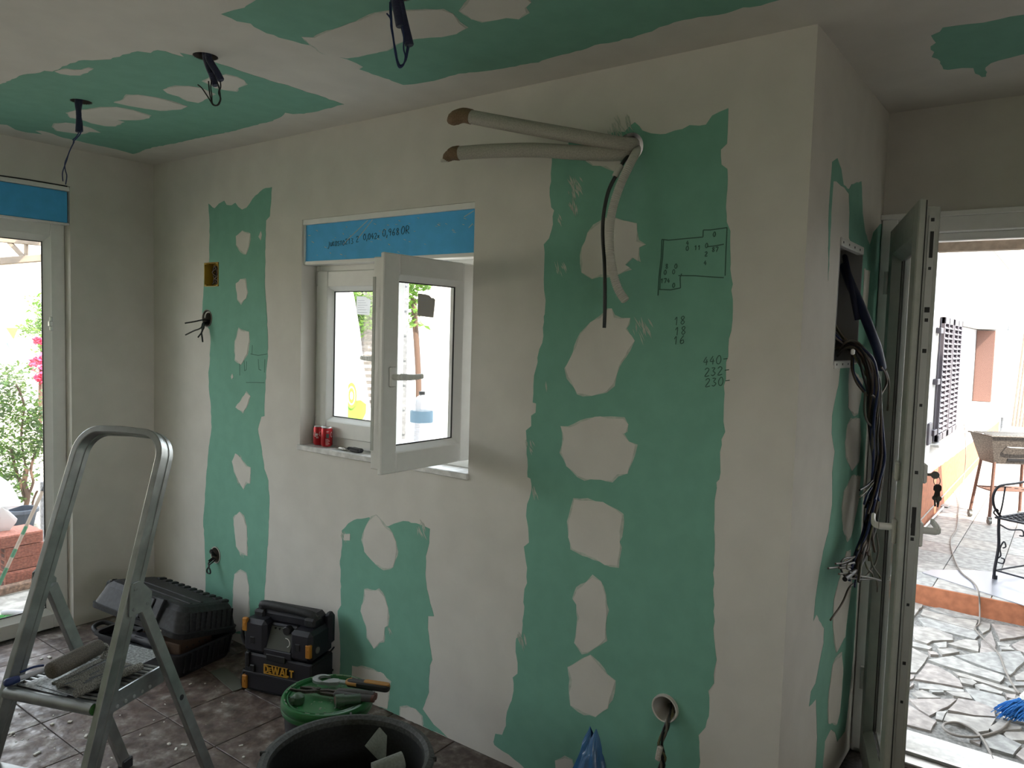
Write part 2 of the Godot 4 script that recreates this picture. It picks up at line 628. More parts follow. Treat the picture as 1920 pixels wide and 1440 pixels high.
func build_window() -> void:
	var d := structure("window_1", "small white two-sash window with its right sash swung open")
	var s := S()
	frame_bars(s, 1.362, 1.122, 2.427, 2.0, 0.035, 0.05, 0.035, 0.042, -0.15, -0.088, 0.003)
	obj("outer_frame", s, M.pvc, d)
	s = S()   # outer leaf of the frame that the closed sash shuts against
	boxab(s, Vector3(1.885, 1.16, -0.15), Vector3(1.905, 1.96, -0.10), 0.003)
	obj("mullion_strip", s, M.pvc, d)
	var a := casement(d, "closed_sash", 0.505, 0.792, M.pvc)
	a.position = Vector3(1.388, 1.166, -0.073)
	lever(a, Vector3(0.465, 0.39, 0), -1.0, 0.10, M.pvc)
	s = S()
	box(s, Vector3(-0.004, 0.76, -0.006), Vector3(0.012, 0.07, 0.014), 0.003)
	box(s, Vector3(-0.004, 0.05, -0.006), Vector3(0.012, 0.07, 0.014), 0.003)
	obj("hinge", s, M.metal, a)
	var b := casement(d, "open_sash", 0.505, 0.792, M.pvc)
	b.position = Vector3(2.388, 1.166, 0.44)
	b.rotation.y = PI / 2
	lever(b, Vector3(0.045, 0.352, 0), 1.0, 0.115, M.pvc)
	s = S()
	box(s, Vector3(-0.002, 0.396, -0.046), Vector3(0.004, 0.62, 0.014), 0.001)
	obj("lock_strip", s, M.pvcdusty, b)
	s = S()
	box(s, Vector3(0.509, 0.74, -0.02), Vector3(0.012, 0.07, 0.02), 0.003)
	box(s, Vector3(0.509, 0.05, -0.02), Vector3(0.012, 0.07, 0.02), 0.003)
	obj("hinge", s, M.metal, b)
	# shutter box with blue foam face
	s = S()
	boxab(s, Vector3(1.372, 2.0, -0.19), Vector3(2.426, 2.172, -0.016), 0.001)
	var bx := obj("shutter_box", s, M.bluefoam, d)
	tag(bx, "blue foam board over the shutter box, marked in pen", "")
	s = S()
	boxab(s, Vector3(1.363, 2.172, -0.19), Vector3(2.4265, 2.1965, -0.004), 0.001)
	boxab(s, Vector3(1.363, 1.985, -0.19), Vector3(2.4265, 2.001, -0.012), 0.001)
	boxab(s, Vector3(1.3625, 1.99, -0.19), Vector3(1.373, 2.19, -0.008), 0.001)
	obj("trim_strip", s, M.pvc, d)
	s = S()
	scribble(s, "JUKOSTO", Transform3D(Basis().scaled(Vector3.ONE * 0.021), Vector3(1.530, 2.066, -0.0155)))
	scribble(s, "213", Transform3D(Basis().scaled(Vector3.ONE * 0.024), Vector3(1.652, 2.070, -0.0155)))
	scribble(s, "2", Transform3D(Basis().scaled(Vector3.ONE * 0.026), Vector3(1.725, 2.076, -0.0155)))
	scribble(s, "0,042", Transform3D(Basis().scaled(Vector3.ONE * 0.025), Vector3(1.772, 2.084, -0.0155)))
	scribble(s, "x", Transform3D(Basis().scaled(Vector3.ONE * 0.018), Vector3(1.863, 2.088, -0.0155)))
	scribble(s, "0,968", Transform3D(Basis().scaled(Vector3.ONE * 0.029), Vector3(1.895, 2.093, -0.0155)))
	scribble(s, "OR", Transform3D(Basis().scaled(Vector3.ONE * 0.032), Vector3(2.008, 2.096, -0.0155)))
	obj("pen_writing", s, M.ink, bx)
	s = S()
	for k in 46:
		var x := R.randf_range(1.39, 2.41)
		var y := R.randf_range(2.015, 2.16)
		bar(s, Vector3(x, y, -0.0155), Vector3(x + R.randf_range(0.004, 0.016), y - R.randf_range(0.001, 0.006), -0.0155), 0.0012, R.randf_range(0.001, 0.003), Vector3.UP)
	for q in [[1.66, 2.085, 1.80, 2.168], [1.735, 2.09, 1.83, 2.168], [1.64, 2.07, 1.67, 2.09], [2.36, 2.145, 2.41, 2.165], [2.385, 2.10, 2.405, 2.115]]:
		bar(s, Vector3(q[0], q[1], -0.0155), Vector3(q[2], q[3], -0.0155), 0.0008, 0.0025, Vector3.UP)
	obj("scratches", s, M.plaster, bx)
	# stone sill
	s = S()
	boxab(s, Vector3(1.352, 1.096, -0.30), Vector3(2.43, 1.122, 0.012), 0.003)
	var sill := obj("window_sill", s, M.marble)
	tag(sill, "grey-white stone window sill under the small window", "", "", "structure")

# hand-drawn characters: strokes on a unit grid
func scribble(s: SurfaceTool, text: String, T: Transform3D, rad := 0.0011) -> void:
	var g := {"J": [[.5, 1, .5, .1, .3, -.5, .1, -.4]], "U": [[.1, .8, .1, .2, .35, 0, .55, .2, .6, .8, .6, 0]], "K": [[.1, 1, .1, 0], [.55, .9, .12, .45, .6, 0]],
		"O": [[.35, 1, .05, .6, .1, .1, .4, 0, .65, .4, .55, .9, .3, 1]], "S": [[.6, .9, .2, .9, .15, .6, .55, .45, .5, .05, .05, .05]], "T": [[.05, .9, .65, .95], [.35, .9, .3, 0]],
		"2": [[.05, .8, .3, 1, .55, .75, .05, 0, .6, .05]], "1": [[.1, .7, .35, 1, .3, 0]], "3": [[.1, .95, .5, .9, .25, .55, .55, .3, .3, 0, .05, .1]], "0": [[.3, 1, .05, .6, .1, .1, .4, 0, .6, .4, .5, .9, .3, 1]],
		",": [[.2, .15, .05, -.3]], "4": [[.4, 1, .05, .4, .6, .4], [.45, .7, .4, 0]], "9": [[.55, .7, .3, .5, .1, .75, .35, 1, .55, .8, .4, 0]], "6": [[.5, 1, .1, .5, .15, .05, .5, .1, .45, .45, .12, .35]],
		"8": [[.3, .5, .1, .8, .35, 1, .5, .75, .1, .25, .3, 0, .55, .25, .3, .5]], "R": [[.1, 0, .15, 1, .6, .9, .5, .5, .15, .45, .65, 0]], "x": [[.05, .6, .55, 0], [.55, .6, .05, 0]], "-": [[.1, .5, .6, .52]],
		"=": [[.1, .6, .6, .62], [.1, .3, .6, .32]], "7": [[.05, .95, .6, 1, .25, 0]], "5": [[.55, 1, .15, .95, .12, .55, .5, .5, .45, .05, .05, .05]]}
	var x := 0.0
	for ch in text:
		for st in g.get(ch, []):
			var p := []
			for i in range(0, st.size(), 2):
				p.append(T * Vector3(x + st[i], st[i + 1], 0))
			tube(s, smooth_path(p, 3), rad, 5)
		x += 0.82 if ch != "," else 0.4

func build_right_door() -> void:
	var d := structure("door_2", "white glazed door standing open into the room")
	var s := S()
	# fixed frame in the opening
	boxab(s, Vector3(WX + 0.003, 0.0, -1.075), Vector3(3.755, 2.192, -1.0), 0.004)
	boxab(s, Vector3(3.755, 2.118, -1.075), Vector3(4.50, 2.192, -1.0), 0.004)
	boxab(s, Vector3(3.755, 2.088, -1.075), Vector3(4.50, 2.119, -1.028), 0.003)
	boxab(s, Vector3(4.50, 0.0, -1.075), Vector3(4.557, 2.192, -1.0), 0.004)
	boxab(s, Vector3(WX + 0.001, 2.176, -1.0), Vector3(4.56, 2.196, -0.985), 0.002)
	obj("outer_frame", s, M.pvc, d)
	s = S()
	boxab(s, Vector3(3.705, 0.0, -1.12), Vector3(4.56, 0.022, -1.0), 0.004)
	boxab(s, Vector3(3.705, 0.02, -1.10), Vector3(4.56, 0.034, -1.075), 0.003)
	tag(obj("threshold", s, M.metal, d), "aluminium threshold rail", "")
	s = S()
	boxab(s, Vector3(4.23, 2.10, -1.027), Vector3(4.32, 2.112, -1.018), 0.001)
	obj("strike_plate", s, M.galv, d)
	# the leaf
	var l := Node3D.new()
	l.name = "open_leaf"
	d.add_child(l)
	var dir := Vector3(0.284, 0, 0.959)
	l.position = Vector3(3.938, 0.032, -0.29)
	l.basis = Basis(-dir, Vector3.UP, Vector3(-0.959, 0, 0.284))   # x runs from the lock edge to the hinges, z = inner face
	var w := 0.714
	var h := 2.098
	s = S()
	var t := 0.105
	frame_bars(s, 0, 0, w, h, t, 0.12, t, t, -0.020, 0.0, 0.004)
	frame_bars(s, 0.016, 0.012, w - 0.01, h - 0.022, t - 0.016, 0.108, t - 0.01, t - 0.022, -0.062, -0.0195, 0.003)
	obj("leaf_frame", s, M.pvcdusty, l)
	s = S()
	bead(s, t, 0.12, w - t, h - t, 0.028, -0.003, -0.030)
	bead(s, t, 0.12, w - t, h - t, 0.022, -0.059, -0.044)
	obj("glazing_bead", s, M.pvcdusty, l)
	s = S()
	boxab(s, Vector3(t, 0.12, -0.040), Vector3(w - t, h - t, -0.036))
	obj("pane", s, M.glassy, l)
	s = S()
	frame_bars(s, 0.004, 0.004, w - 0.004, h - 0.004, 0.004, 0.004, 0.004, 0.004, -0.0235, -0.0195, 0.001)
	frame_bars(s, t + 0.02, 0.14, w - t - 0.02, h - t - 0.02, 0.005, 0.005, 0.005, 0.005, -0.034, -0.0295, 0.001)
	obj("gasket", s, M.gasket, l)
	s = S()
	boxab(s, Vector3(0.0135, 0.06, -0.052), Vector3(0.0162, h - 0.05, -0.031), 0.0008)
	obj("lock_strip", s, M.strippaint, l)
	s = S()
	for q in [[0.97, .006], [0.90, .005], [0.84, .009], [0.825, .006], [0.78, .007], [0.70, .005], [0.60, .006], [0.52, .008], [0.50, .006], [0.40, .005], [0.31, .006], [0.25, .005], [0.12, .006], [0.06, .004]]:
		box(s, Vector3(0.0132, h * q[0], -0.0415), Vector3(0.0016, q[1] * 1.8, q[1] * 1.6), 0.0006)
	boxab(s, Vector3(0.0125, 1.92, -0.047), Vector3(0.0136, 2.0, -0.037), 0.0004)
	boxab(s, Vector3(0.0125, 1.06, -0.048), Vector3(0.0136, 1.15, -0.036), 0.0004)
	obj("lock_fittings", s, M.gasket, l)
	# cylinders and lever handles on both faces
	for f in [1.0, -1.0]:
		var z0 := 0.0 if f > 0 else -0.062
		s = S()
		box(s, Vector3(0.052, 1.253, z0 + f * 0.007), Vector3(0.032, 0.062, 0.014), 0.005)
		obj("lock_cover", s, M.pvc, l)
		s = S()
		box(s, Vector3(0.052, 1.06, z0 + f * 0.006), Vector3(0.034, 0.078, 0.013), 0.004)
		tube(s, PackedVector3Array([Vector3(0.052, 1.072, z0), Vector3(0.052, 1.072, z0 + f * 0.05)]), 0.0115, 12)
		var p := smooth_path([Vector3(0.052, 1.072, z0 + f * 0.045), Vector3(0.062, 1.072, z0 + f * 0.058), Vector3(0.09, 1.073, z0 + f * 0.062), Vector3(0.13, 1.076, z0 + f * 0.06), Vector3(0.165, 1.080, z0 + f * 0.056)], 3)
		for k in p.size() - 1:
			bar(s, p[k], p[k + 1] + (p[k + 1] - p[k]) * 0.15, 0.013, 0.021, Vector3.UP, 0.004)
		obj("handle", s, M.pvc, l)
	s = S()
	for y in [0.25, 1.05, 1.85]:
		tube(s, PackedVector3Array([Vector3(w + 0.006, y, 0.004), Vector3(w + 0.006, y + 0.09, 0.004)]), 0.009, 12)
	obj("hinge", s, M.pvc, l)

# recesses and holes that the skins leave open, per wall
func holes_of(F: Transform3D) -> Array:
	if F == F_MAIN:
		return [rect_poly(0.531, 1.892, 0.669, 2.023), disc(3.10, 2.322, 0.050), disc(3.317, 0.446, 0.047), disc(0.56, 1.722, 0.0475), disc(0.65, 0.434, 0.046)]
	if F == F_PANEL:
		return [rect_poly(-0.722, 1.608, -0.385, 2.038)]
	return [disc(0.955, 0.815, 0.042), disc(1.90, 0.825, 0.042), disc(2.80, 0.80, 0.042)]

func rect_poly(x0: float, y0: float, x1: float, y1: float) -> PackedVector2Array:
	return PackedVector2Array([Vector2(x0, y0), Vector2(x1, y0), Vector2(x1, y1), Vector2(x0, y1)])

func disc(x: float, y: float, r: float) -> PackedVector2Array:
	var p := PackedVector2Array()
	for k in 24:
		p.append(Vector2(x, y) + Vector2.from_angle(TAU * k / 24) * r)
	return p

func cut(poly: PackedVector2Array, hole: PackedVector2Array) -> Array:
	if Geometry2D.intersect_polygons(poly, hole).is_empty():
		return [poly]
	var c := Vector2.ZERO
	for q in hole:
		c += q / hole.size()
	var out := []
	for half in [rect_poly(c.x - 50, -50, c.x, 50), rect_poly(c.x, -50, c.x + 50, 50)]:
		for q in Geometry2D.intersect_polygons(poly, half):
			for r in Geometry2D.clip_polygons(q, hole):
				if not Geometry2D.is_polygon_clockwise(r):
					out.append(r)
	return out

# a thin skin of filler or bare board on a wall plane, with a torn edge
func skin(wall: Node, called: String, pts: Array, m: Material, h: float, F: Transform3D, seed_: int, amp := 0.006, lo := 0.001, clip := true) -> void:
	var p := v2(pts)
	if clip:
		for i in p.size():
			p[i].y = maxf(p[i].y, lo)
	for tries in 5:
		var q := ragged(p, amp * pow(0.6, tries), 0.022, seed_ + tries * 101)
		if Geometry2D.is_polygon_clockwise(q):
			q.reverse()
		if Geometry2D.triangulate_polygon(q).is_empty():
			continue
		var parts := [q]
		for ho in holes_of(F):
			var more := []
			for part in parts:
				more.append_array(cut(part, ho))
			parts = more
		var s := S()
		var good := true
		for part in parts:
			good = prism(s, part, -0.002, h, F) and good
		obj(called, s, m, wall)
		return

# a filler patch: a thin see-through rim of filler and the thick middle
func filler(wall: Node, pts: Array, F: Transform3D, seed_: int, clip := true) -> void:
	var p := v2(pts)
	var c := Vector2.ZERO
	for q in p:
		c += q / p.size()
	var small := []
	for i in p.size():
		var d := (p[i] - c)
		var k := d - d.normalized() * minf(0.005 + 0.006 * sin(seed_ * 1.7 + i * 2.1), d.length() * 0.2)
		small.append(c.x + k.x)
		small.append(c.y + k.y)
	skin(wall, "filler_rim", pts, M.thinfill, 0.0012, F, seed_, 0.004, 0.001, clip)
	skin(wall, "filler_patch", small, M.plaster, 0.0022, F, seed_ + 7, 0.004, 0.001, clip)

# dry smears of filler: a handful of slivers along a direction
func smear(s: SurfaceTool, at: Vector2, dir: Vector2, n: int, spread: float, F: Transform3D, h := 0.0014) -> void:
	for k in n:
		var o := at + Vector2(R.randf_range(-spread, spread), R.randf_range(-spread, spread))
		var d := dir.rotated(R.randf_range(-0.3, 0.3)) * R.randf_range(0.3, 1.0)
		var w := d.orthogonal().normalized() * R.randf_range(0.001, 0.0035)
		prism(s, PackedVector2Array([o - d * 0.5, o + w, o + d * 0.5, o - w]), -0.001, h, F)

func ribbon(s: SurfaceTool, pts: Array, w: float, F: Transform3D, h := 0.0012) -> void:
	var p := v2(pts)
	for i in p.size() - 1:
		var n := (p[i + 1] - p[i]).orthogonal().normalized() * w / 2.0
		prism(s, PackedVector2Array([p[i] + n, p[i + 1] + n, p[i + 1] - n, p[i] - n]), -0.001, h, F)

func build_wall_patches() -> void:
	var w: Node = get_node("wall_main")
	var g: Material = M.greenboard
	var e := 0.0007
	# left strip
	skin(w, "bare_board", [0.568, 2.336, 0.606, 2.313, 0.627, 2.306, 0.668, 2.328, 0.716, 2.339, 0.736, 2.316, 0.783, 2.31, 0.816, 2.32, 0.843, 2.297, 0.875, 2.281, 0.914, 2.288, 0.941, 2.306, 0.964, 2.327, 1.026, 2.358, 1.074, 2.372, 1.125, 2.372, 1.118, 2.292, 1.11, 2.231, 1.079, 2.212, 1.076, 2.077, 1.074, 1.893, 1.088, 1.782, 1.099, 1.672, 1.103, 1.538, 1.089, 1.456, 1.081, 1.343, 1.079, 1.234, 1.052, 1.228, 1.025, 1.163, 1.047, 1.098, 1.071, 1.01, 1.08, 0.965, 1.115, 0.909, 1.126, 0.79, 1.119, 0.628, 1.108, 0.511, 1.094, 0.362, 1.089, 0.26, 1.088, 0.088, 0.563, -0.053, 0.549, 0.18, 0.551, 0.315, 0.54, 0.48, 0.525, 0.602, 0.542, 0.73, 0.546, 0.78, 0.567, 0.94, 0.584, 1.04, 0.602, 1.115, 0.602, 1.188, 0.594, 1.268, 0.583, 1.308, 0.572, 1.428, 0.585, 1.477, 0.591, 1.622, 0.581, 1.662, 0.523, 1.693, 0.511, 1.757, 0.52, 1.838, 0.525, 1.902, 0.536, 2.013, 0.576, 2.024, 0.579, 2.138, 0.581, 2.217, 0.571, 2.296], g, e, F_MAIN, 1, 0.003)
	filler(w, [0.879, 2.175, 0.951, 2.155, 0.953, 2.127, 0.941, 2.09, 0.914, 2.05, 0.864, 2.064, 0.825, 2.103, 0.824, 2.149], F_MAIN, 2)
	filler(w, [0.866, 1.927, 0.913, 1.93, 0.933, 1.858, 0.918, 1.828, 0.873, 1.794, 0.838, 1.82, 0.826, 1.905], F_MAIN, 3)
	filler(w, [0.852, 1.678, 0.901, 1.664, 0.943, 1.657, 0.953, 1.608, 0.934, 1.539, 0.876, 1.485, 0.817, 1.504, 0.816, 1.604], F_MAIN, 4)
	filler(w, [0.923, 1.351, 0.96, 1.327, 0.943, 1.287, 0.896, 1.231, 0.829, 1.259, 0.872, 1.297], F_MAIN, 5)
	filler(w, [0.828, 1.015, 0.874, 1.001, 0.934, 0.962, 0.966, 0.958, 0.961, 0.872, 0.935, 0.869, 0.905, 0.833, 0.842, 0.887, 0.815, 0.915, 0.798, 0.968], F_MAIN, 6)
	filler(w, [0.87, 0.711, 0.91, 0.696, 0.937, 0.642, 0.943, 0.486, 0.879, 0.485, 0.839, 0.517, 0.822, 0.614, 0.81, 0.668], F_MAIN, 7)
	filler(w, [0.88, 0.403, 0.933, 0.397, 0.957, 0.331, 0.966, 0.214, 0.963, 0.086, 0.802, 0.044, 0.808, 0.175, 0.814, 0.298, 0.827, 0.366], F_MAIN, 8)
	skin(w, "filler_fleck", [1.038, 2.163, 1.047, 2.144, 1.039, 2.115, 1.019, 2.135], M.plaster, 0.0018, F_MAIN, 9, 0.002)
	skin(w, "filler_fleck", [0.797, 1.434, 0.807, 1.417, 0.793, 1.403, 0.785, 1.418], M.plaster, 0.0018, F_MAIN, 10, 0.001)
	# short strip under the window
	skin(w, "bare_board", [1.678, 0.756, 1.718, 0.794, 1.778, 0.826, 1.856, 0.847, 1.923, 0.83, 1.979, 0.827, 2.015, 0.846, 2.069, 0.867, 2.148, 0.871, 2.191, 0.867, 2.227, 0.861, 2.225, 0.801, 2.207, 0.74, 2.207, 0.67, 2.217, 0.603, 2.239, 0.544, 2.261, 0.495, 2.228, 0.487, 2.228, 0.433, 2.24, 0.372, 2.257, 0.306, 2.244, 0.277, 2.24, 0.217, 2.242, 0.16, 2.217, 0.107, 2.226, 0.121, 2.208, 0.076, 2.241, 0.053, 2.274, 0.03, 2.312, 0.019, 2.35, 0.002, 2.351, -0.054, 1.684, -0.08, 1.674, -0.026, 1.678, 0.19, 1.667, 0.293, 1.655, 0.368, 1.679, 0.402, 1.673, 0.542, 1.666, 0.61, 1.68, 0.683], g, e, F_MAIN, 11, 0.003)
	filler(w, [1.87, 0.854, 1.903, 0.867, 1.927, 0.854, 1.951, 0.841, 2.007, 0.805, 2.031, 0.77, 2.045, 0.727, 2.028, 0.685, 2.016, 0.652, 1.956, 0.626, 1.904, 0.642, 1.83, 0.685, 1.809, 0.735, 1.828, 0.786, 1.856, 0.832], F_MAIN, 12)
	filler(w, [1.834, 0.515, 1.907, 0.525, 1.93, 0.54, 1.968, 0.512, 1.99, 0.464, 1.999, 0.426, 1.992, 0.384, 1.972, 0.372, 1.969, 0.304, 1.941, 0.293, 1.904, 0.256, 1.854, 0.294, 1.848, 0.347, 1.812, 0.407, 1.83, 0.473], F_MAIN, 13)
	filler(w, [1.763, 0.136, 1.823, 0.155, 1.901, 0.163, 1.968, 0.159, 2.017, 0.14, 2.008, 0.08, 1.995, 0.008, 1.888, -0.097, 1.749, -0.144], F_MAIN, 14)
	filler(w, [2.072, 0.044, 2.116, 0.063, 2.169, 0.063, 2.209, 0.047, 2.216, 0.01, 2.211, -0.026, 2.071, -0.034], F_MAIN, 15)
	skin(w, "filler_fleck", [1.694, 0.741, 1.734, 0.75, 1.733, 0.718, 1.69, 0.711], M.plaster, 0.0018, F_MAIN, 16, 0.002)
	# wide strip at the corner
	skin(w, "bare_board", [2.784, 2.332, 2.916, 2.317, 3.058, 2.301, 3.069, 2.314, 3.044, 2.347, 3.014, 2.378, 3.043, 2.384, 3.077, 2.377, 3.096, 2.394, 3.115, 2.404, 3.132, 2.389, 3.144, 2.373, 3.177, 2.359, 3.21, 2.352, 3.262, 2.357, 3.312, 2.367, 3.367, 2.361, 3.386, 2.386, 3.409, 2.394, 3.438, 2.401, 3.439, 2.351, 3.439, 2.293, 3.42, 2.277, 3.424, 2.231, 3.444, 2.215, 3.447, 2.151, 3.445, 2.097, 3.45, 2.051, 3.463, 2.023, 3.467, 1.949, 3.473, 1.88, 3.481, 1.812, 3.483, 1.777, 3.481, 1.712, 3.474, 1.661, 3.47, 1.591, 3.469, 1.516, 3.469, 1.46, 3.477, 1.395, 3.466, 1.37, 3.465, 1.299, 3.465, 1.242, 3.456, 1.231, 3.454, 1.183, 3.453, 1.173, 3.456, 1.111, 3.46, 0.986, 3.464, 0.861, 3.472, 0.73, 3.481, 0.676, 3.48, 0.58, 3.462, 0.548, 3.468, 0.492, 3.458, 0.425, 3.436, 0.391, 3.443, 0.322, 3.448, 0.245, 3.455, -0.015, 2.898, -0.013, 2.746, 0.019, 2.67, 0.045, 2.598, 0.058, 2.593, 0.068, 2.601, 0.105, 2.635, 0.112, 2.652, 0.155, 2.655, 0.211, 2.676, 0.264, 2.684, 0.305, 2.678, 0.357, 2.7, 0.379, 2.693, 0.445, 2.689, 0.516, 2.713, 0.531, 2.721, 0.619, 2.721, 0.717, 2.732, 0.742, 2.73, 0.801, 2.712, 0.879, 2.735, 0.899, 2.729, 0.957, 2.718, 0.999, 2.721, 1.044, 2.738, 1.096, 2.733, 1.143, 2.719, 1.147, 2.716, 1.217, 2.71, 1.284, 2.705, 1.323, 2.729, 1.342, 2.727, 1.381, 2.747, 1.394, 2.748, 1.428, 2.732, 1.431, 2.733, 1.492, 2.741, 1.554, 2.755, 1.631, 2.767, 1.654, 2.77, 1.752, 2.774, 1.76, 2.775, 1.788, 2.766, 1.869, 2.765, 1.95, 2.76, 2.015, 2.782, 2.035, 2.793, 2.067, 2.795, 2.114, 2.801, 2.135, 2.788, 2.147, 2.782, 2.179, 2.779, 2.19, 2.781, 2.269], g, e, F_MAIN, 20, 0.004)
	skin(w, "bare_board", [2.852, 2.369, 2.889, 2.369, 2.938, 2.36, 2.936, 2.343, 2.896, 2.346, 2.856, 2.355], g, e, F_MAIN, 21, 0.004)
	filler(w, [2.917, 2.358, 2.985, 2.38, 3.046, 2.369, 3.053, 2.336, 3.069, 2.299, 3.067, 2.275, 3.043, 2.248, 3.013, 2.261, 2.989, 2.273, 2.957, 2.277, 2.929, 2.295], F_MAIN, 22)
	filler(w, [3.009, 2.097, 3.055, 2.092, 3.138, 2.068, 3.149, 2.011, 3.175, 1.995, 3.151, 1.986, 3.158, 1.937, 3.129, 1.953, 3.1, 1.929, 3.126, 1.913, 3.098, 1.906, 3.058, 1.89, 3, 1.891, 2.97, 1.884, 2.926, 1.908, 2.919, 1.94, 2.923, 1.997, 2.945, 2.047, 2.968, 2.074], F_MAIN, 23)
	filler(w, [3.037, 1.782, 3.054, 1.782, 3.067, 1.76, 3.093, 1.75, 3.127, 1.75, 3.125, 1.727, 3.115, 1.715, 3.147, 1.673, 3.132, 1.639, 3.103, 1.598, 3.084, 1.556, 3.077, 1.514, 3.046, 1.489, 2.987, 1.474, 2.95, 1.469, 2.925, 1.475, 2.912, 1.498, 2.879, 1.529, 2.868, 1.566, 2.892, 1.604, 2.906, 1.647, 2.929, 1.695, 2.97, 1.733, 3.011, 1.759], F_MAIN, 24)
	filler(w, [2.861, 1.354, 2.892, 1.357, 2.942, 1.383, 3.002, 1.4, 3.085, 1.409, 3.12, 1.41, 3.135, 1.386, 3.133, 1.36, 3.119, 1.356, 3.14, 1.328, 3.174, 1.321, 3.165, 1.282, 3.139, 1.217, 3.105, 1.202, 3.083, 1.178, 3.035, 1.182, 2.969, 1.168, 2.938, 1.177, 2.892, 1.211, 2.859, 1.256, 2.869, 1.306], F_MAIN, 25)
	filler(w, [2.925, 1.099, 2.985, 1.108, 3.048, 1.103, 3.13, 1.075, 3.129, 0.994, 3.119, 0.975, 3.129, 0.957, 3.121, 0.883, 3.065, 0.882, 2.994, 0.895, 2.92, 0.909, 2.91, 0.953, 2.901, 1.009, 2.914, 1.06], F_MAIN, 26)
	filler(w, [3.016, 0.837, 3.052, 0.82, 3.074, 0.777, 3.088, 0.724, 3.078, 0.673, 3.08, 0.639, 3.086, 0.613, 3.039, 0.575, 3.008, 0.546, 2.984, 0.535, 2.95, 0.569, 2.956, 0.621, 2.959, 0.664, 2.953, 0.713, 2.935, 0.73, 2.95, 0.776, 2.99, 0.803], F_MAIN, 27)
	filler(w, [2.985, 0.521, 3.02, 0.545, 3.057, 0.528, 3.09, 0.495, 3.125, 0.481, 3.123, 0.435, 3.099, 0.371, 3.05, 0.323, 3.002, 0.314, 2.943, 0.331, 2.935, 0.376, 2.935, 0.427, 2.925, 0.471, 2.961, 0.5], F_MAIN, 28)
	filler(w, [2.885, 0.101, 2.926, 0.135, 2.96, 0.133, 2.97, 0.074, 2.956, 0.024, 2.897, 0.001], F_MAIN, 29)
	var s := S()
	for q in [[2.886, 2.208, 24, 0.03], [2.882, 2.138, 9, 0.02], [2.837, 1.922, 9, 0.02], [2.832, 2.1, 5, 0.012], [3.175, 1.708, 18, 0.035], [2.755, 1.09, 8, 0.012], [2.729, 1.263, 10, 0.02], [3.064, 2.383, 22, 0.035], [3.033, 2.396, 12, 0.03], [2.719, 0.517, 12, 0.02], [2.79, 1.488, 2, 0.01], [2.178, 0.844, 14, 0.025], [1.998, 0.363, 5, 0.012], [0.888, 0.497, 12, 0.018], [0.879, 0.987, 4, 0.012], [0.856, 0.876, 10, 0.012], [1.691, 0.731, 12, 0.02]]:
		smear(s, Vector2(q[0], q[1]), Vector2(0.022, -0.05), q[2], q[3], F_MAIN)
	obj("filler_smears", s, M.thinfill, w).set_meta("kind", "stuff")
	# pencil notes and sketch on the board
	s = S()
	for q in [[3.232, 2.009, 3.255, 2.005, 3.309, 2.007, 3.374, 2.009, 3.374, 2.031, 3.398, 2.03, 3.426, 2.032, 3.453, 2.034], [3.232, 2.009, 3.232, 1.95, 3.227, 1.887, 3.226, 1.825], [3.238, 2.007, 3.237, 1.947, 3.232, 1.896, 3.232, 1.845], [3.229, 1.845, 3.27, 1.843, 3.305, 1.849, 3.302, 1.883, 3.307, 1.895], [3.296, 1.889, 3.353, 1.887, 3.409, 1.882, 3.449, 1.879], [3.452, 2.033, 3.452, 1.959, 3.453, 1.885], [3.392, 1.978, 3.414, 1.979, 3.444, 1.983]]:
		ribbon(s, q, 0.0035, F_MAIN)
	for q in [["0", 3.407, 2.009], ["0", 3.383, 1.975], ["87", 3.406, 1.961], ["0", 3.318, 1.969], ["2", 3.383, 1.948], ["4", 3.381, 1.92], ["8", 3.249, 1.913], ["0", 3.281, 1.913], ["11", 3.347, 1.969], ["4", 3.318, 1.986], ["0", 3.244, 1.894], ["0", 3.274, 1.895], ["174", 3.234, 1.866], ["0", 3.276, 1.851]]:
		scribble(s, q[0], Transform3D(Basis().scaled(Vector3.ONE * 0.014), Vector3(q[1], q[2], 0.0008)), 0.0014)
	for q in [["440-", 3.394, 1.601], ["232-", 3.4, 1.566], ["230-", 3.404, 1.533], ["18", 3.288, 1.727], ["18", 3.292, 1.694], ["16", 3.289, 1.664]]:
		scribble(s, q[0], Transform3D(Basis(Vector3(0.026, 0.004, 0), Vector3(0, 0.026, 0), Vector3(0, 0, 0.026)), Vector3(q[1], q[2], 0.0008)), 0.0014)
	for q in [[0.957, 1.544, 1.023, 1.539, 1.097, 1.549], [0.92, 1.395, 1, 1.4, 1.077, 1.403], [0.972, 1.59, 0.97, 1.541], [0.902, 1.507, 0.907, 1.454, 0.922, 1.462, 0.924, 1.504], [1.023, 1.52, 1.03, 1.468, 1.049, 1.465], [0.863, 1.494, 0.864, 1.428], [1.079, 1.522, 1.076, 1.455]]:
		ribbon(s, q, 0.0028, F_MAIN)
	obj("pencil_marks", s, M.pencil, w)
	# return wall with the wiring box
	w = get_node("wall_panel")
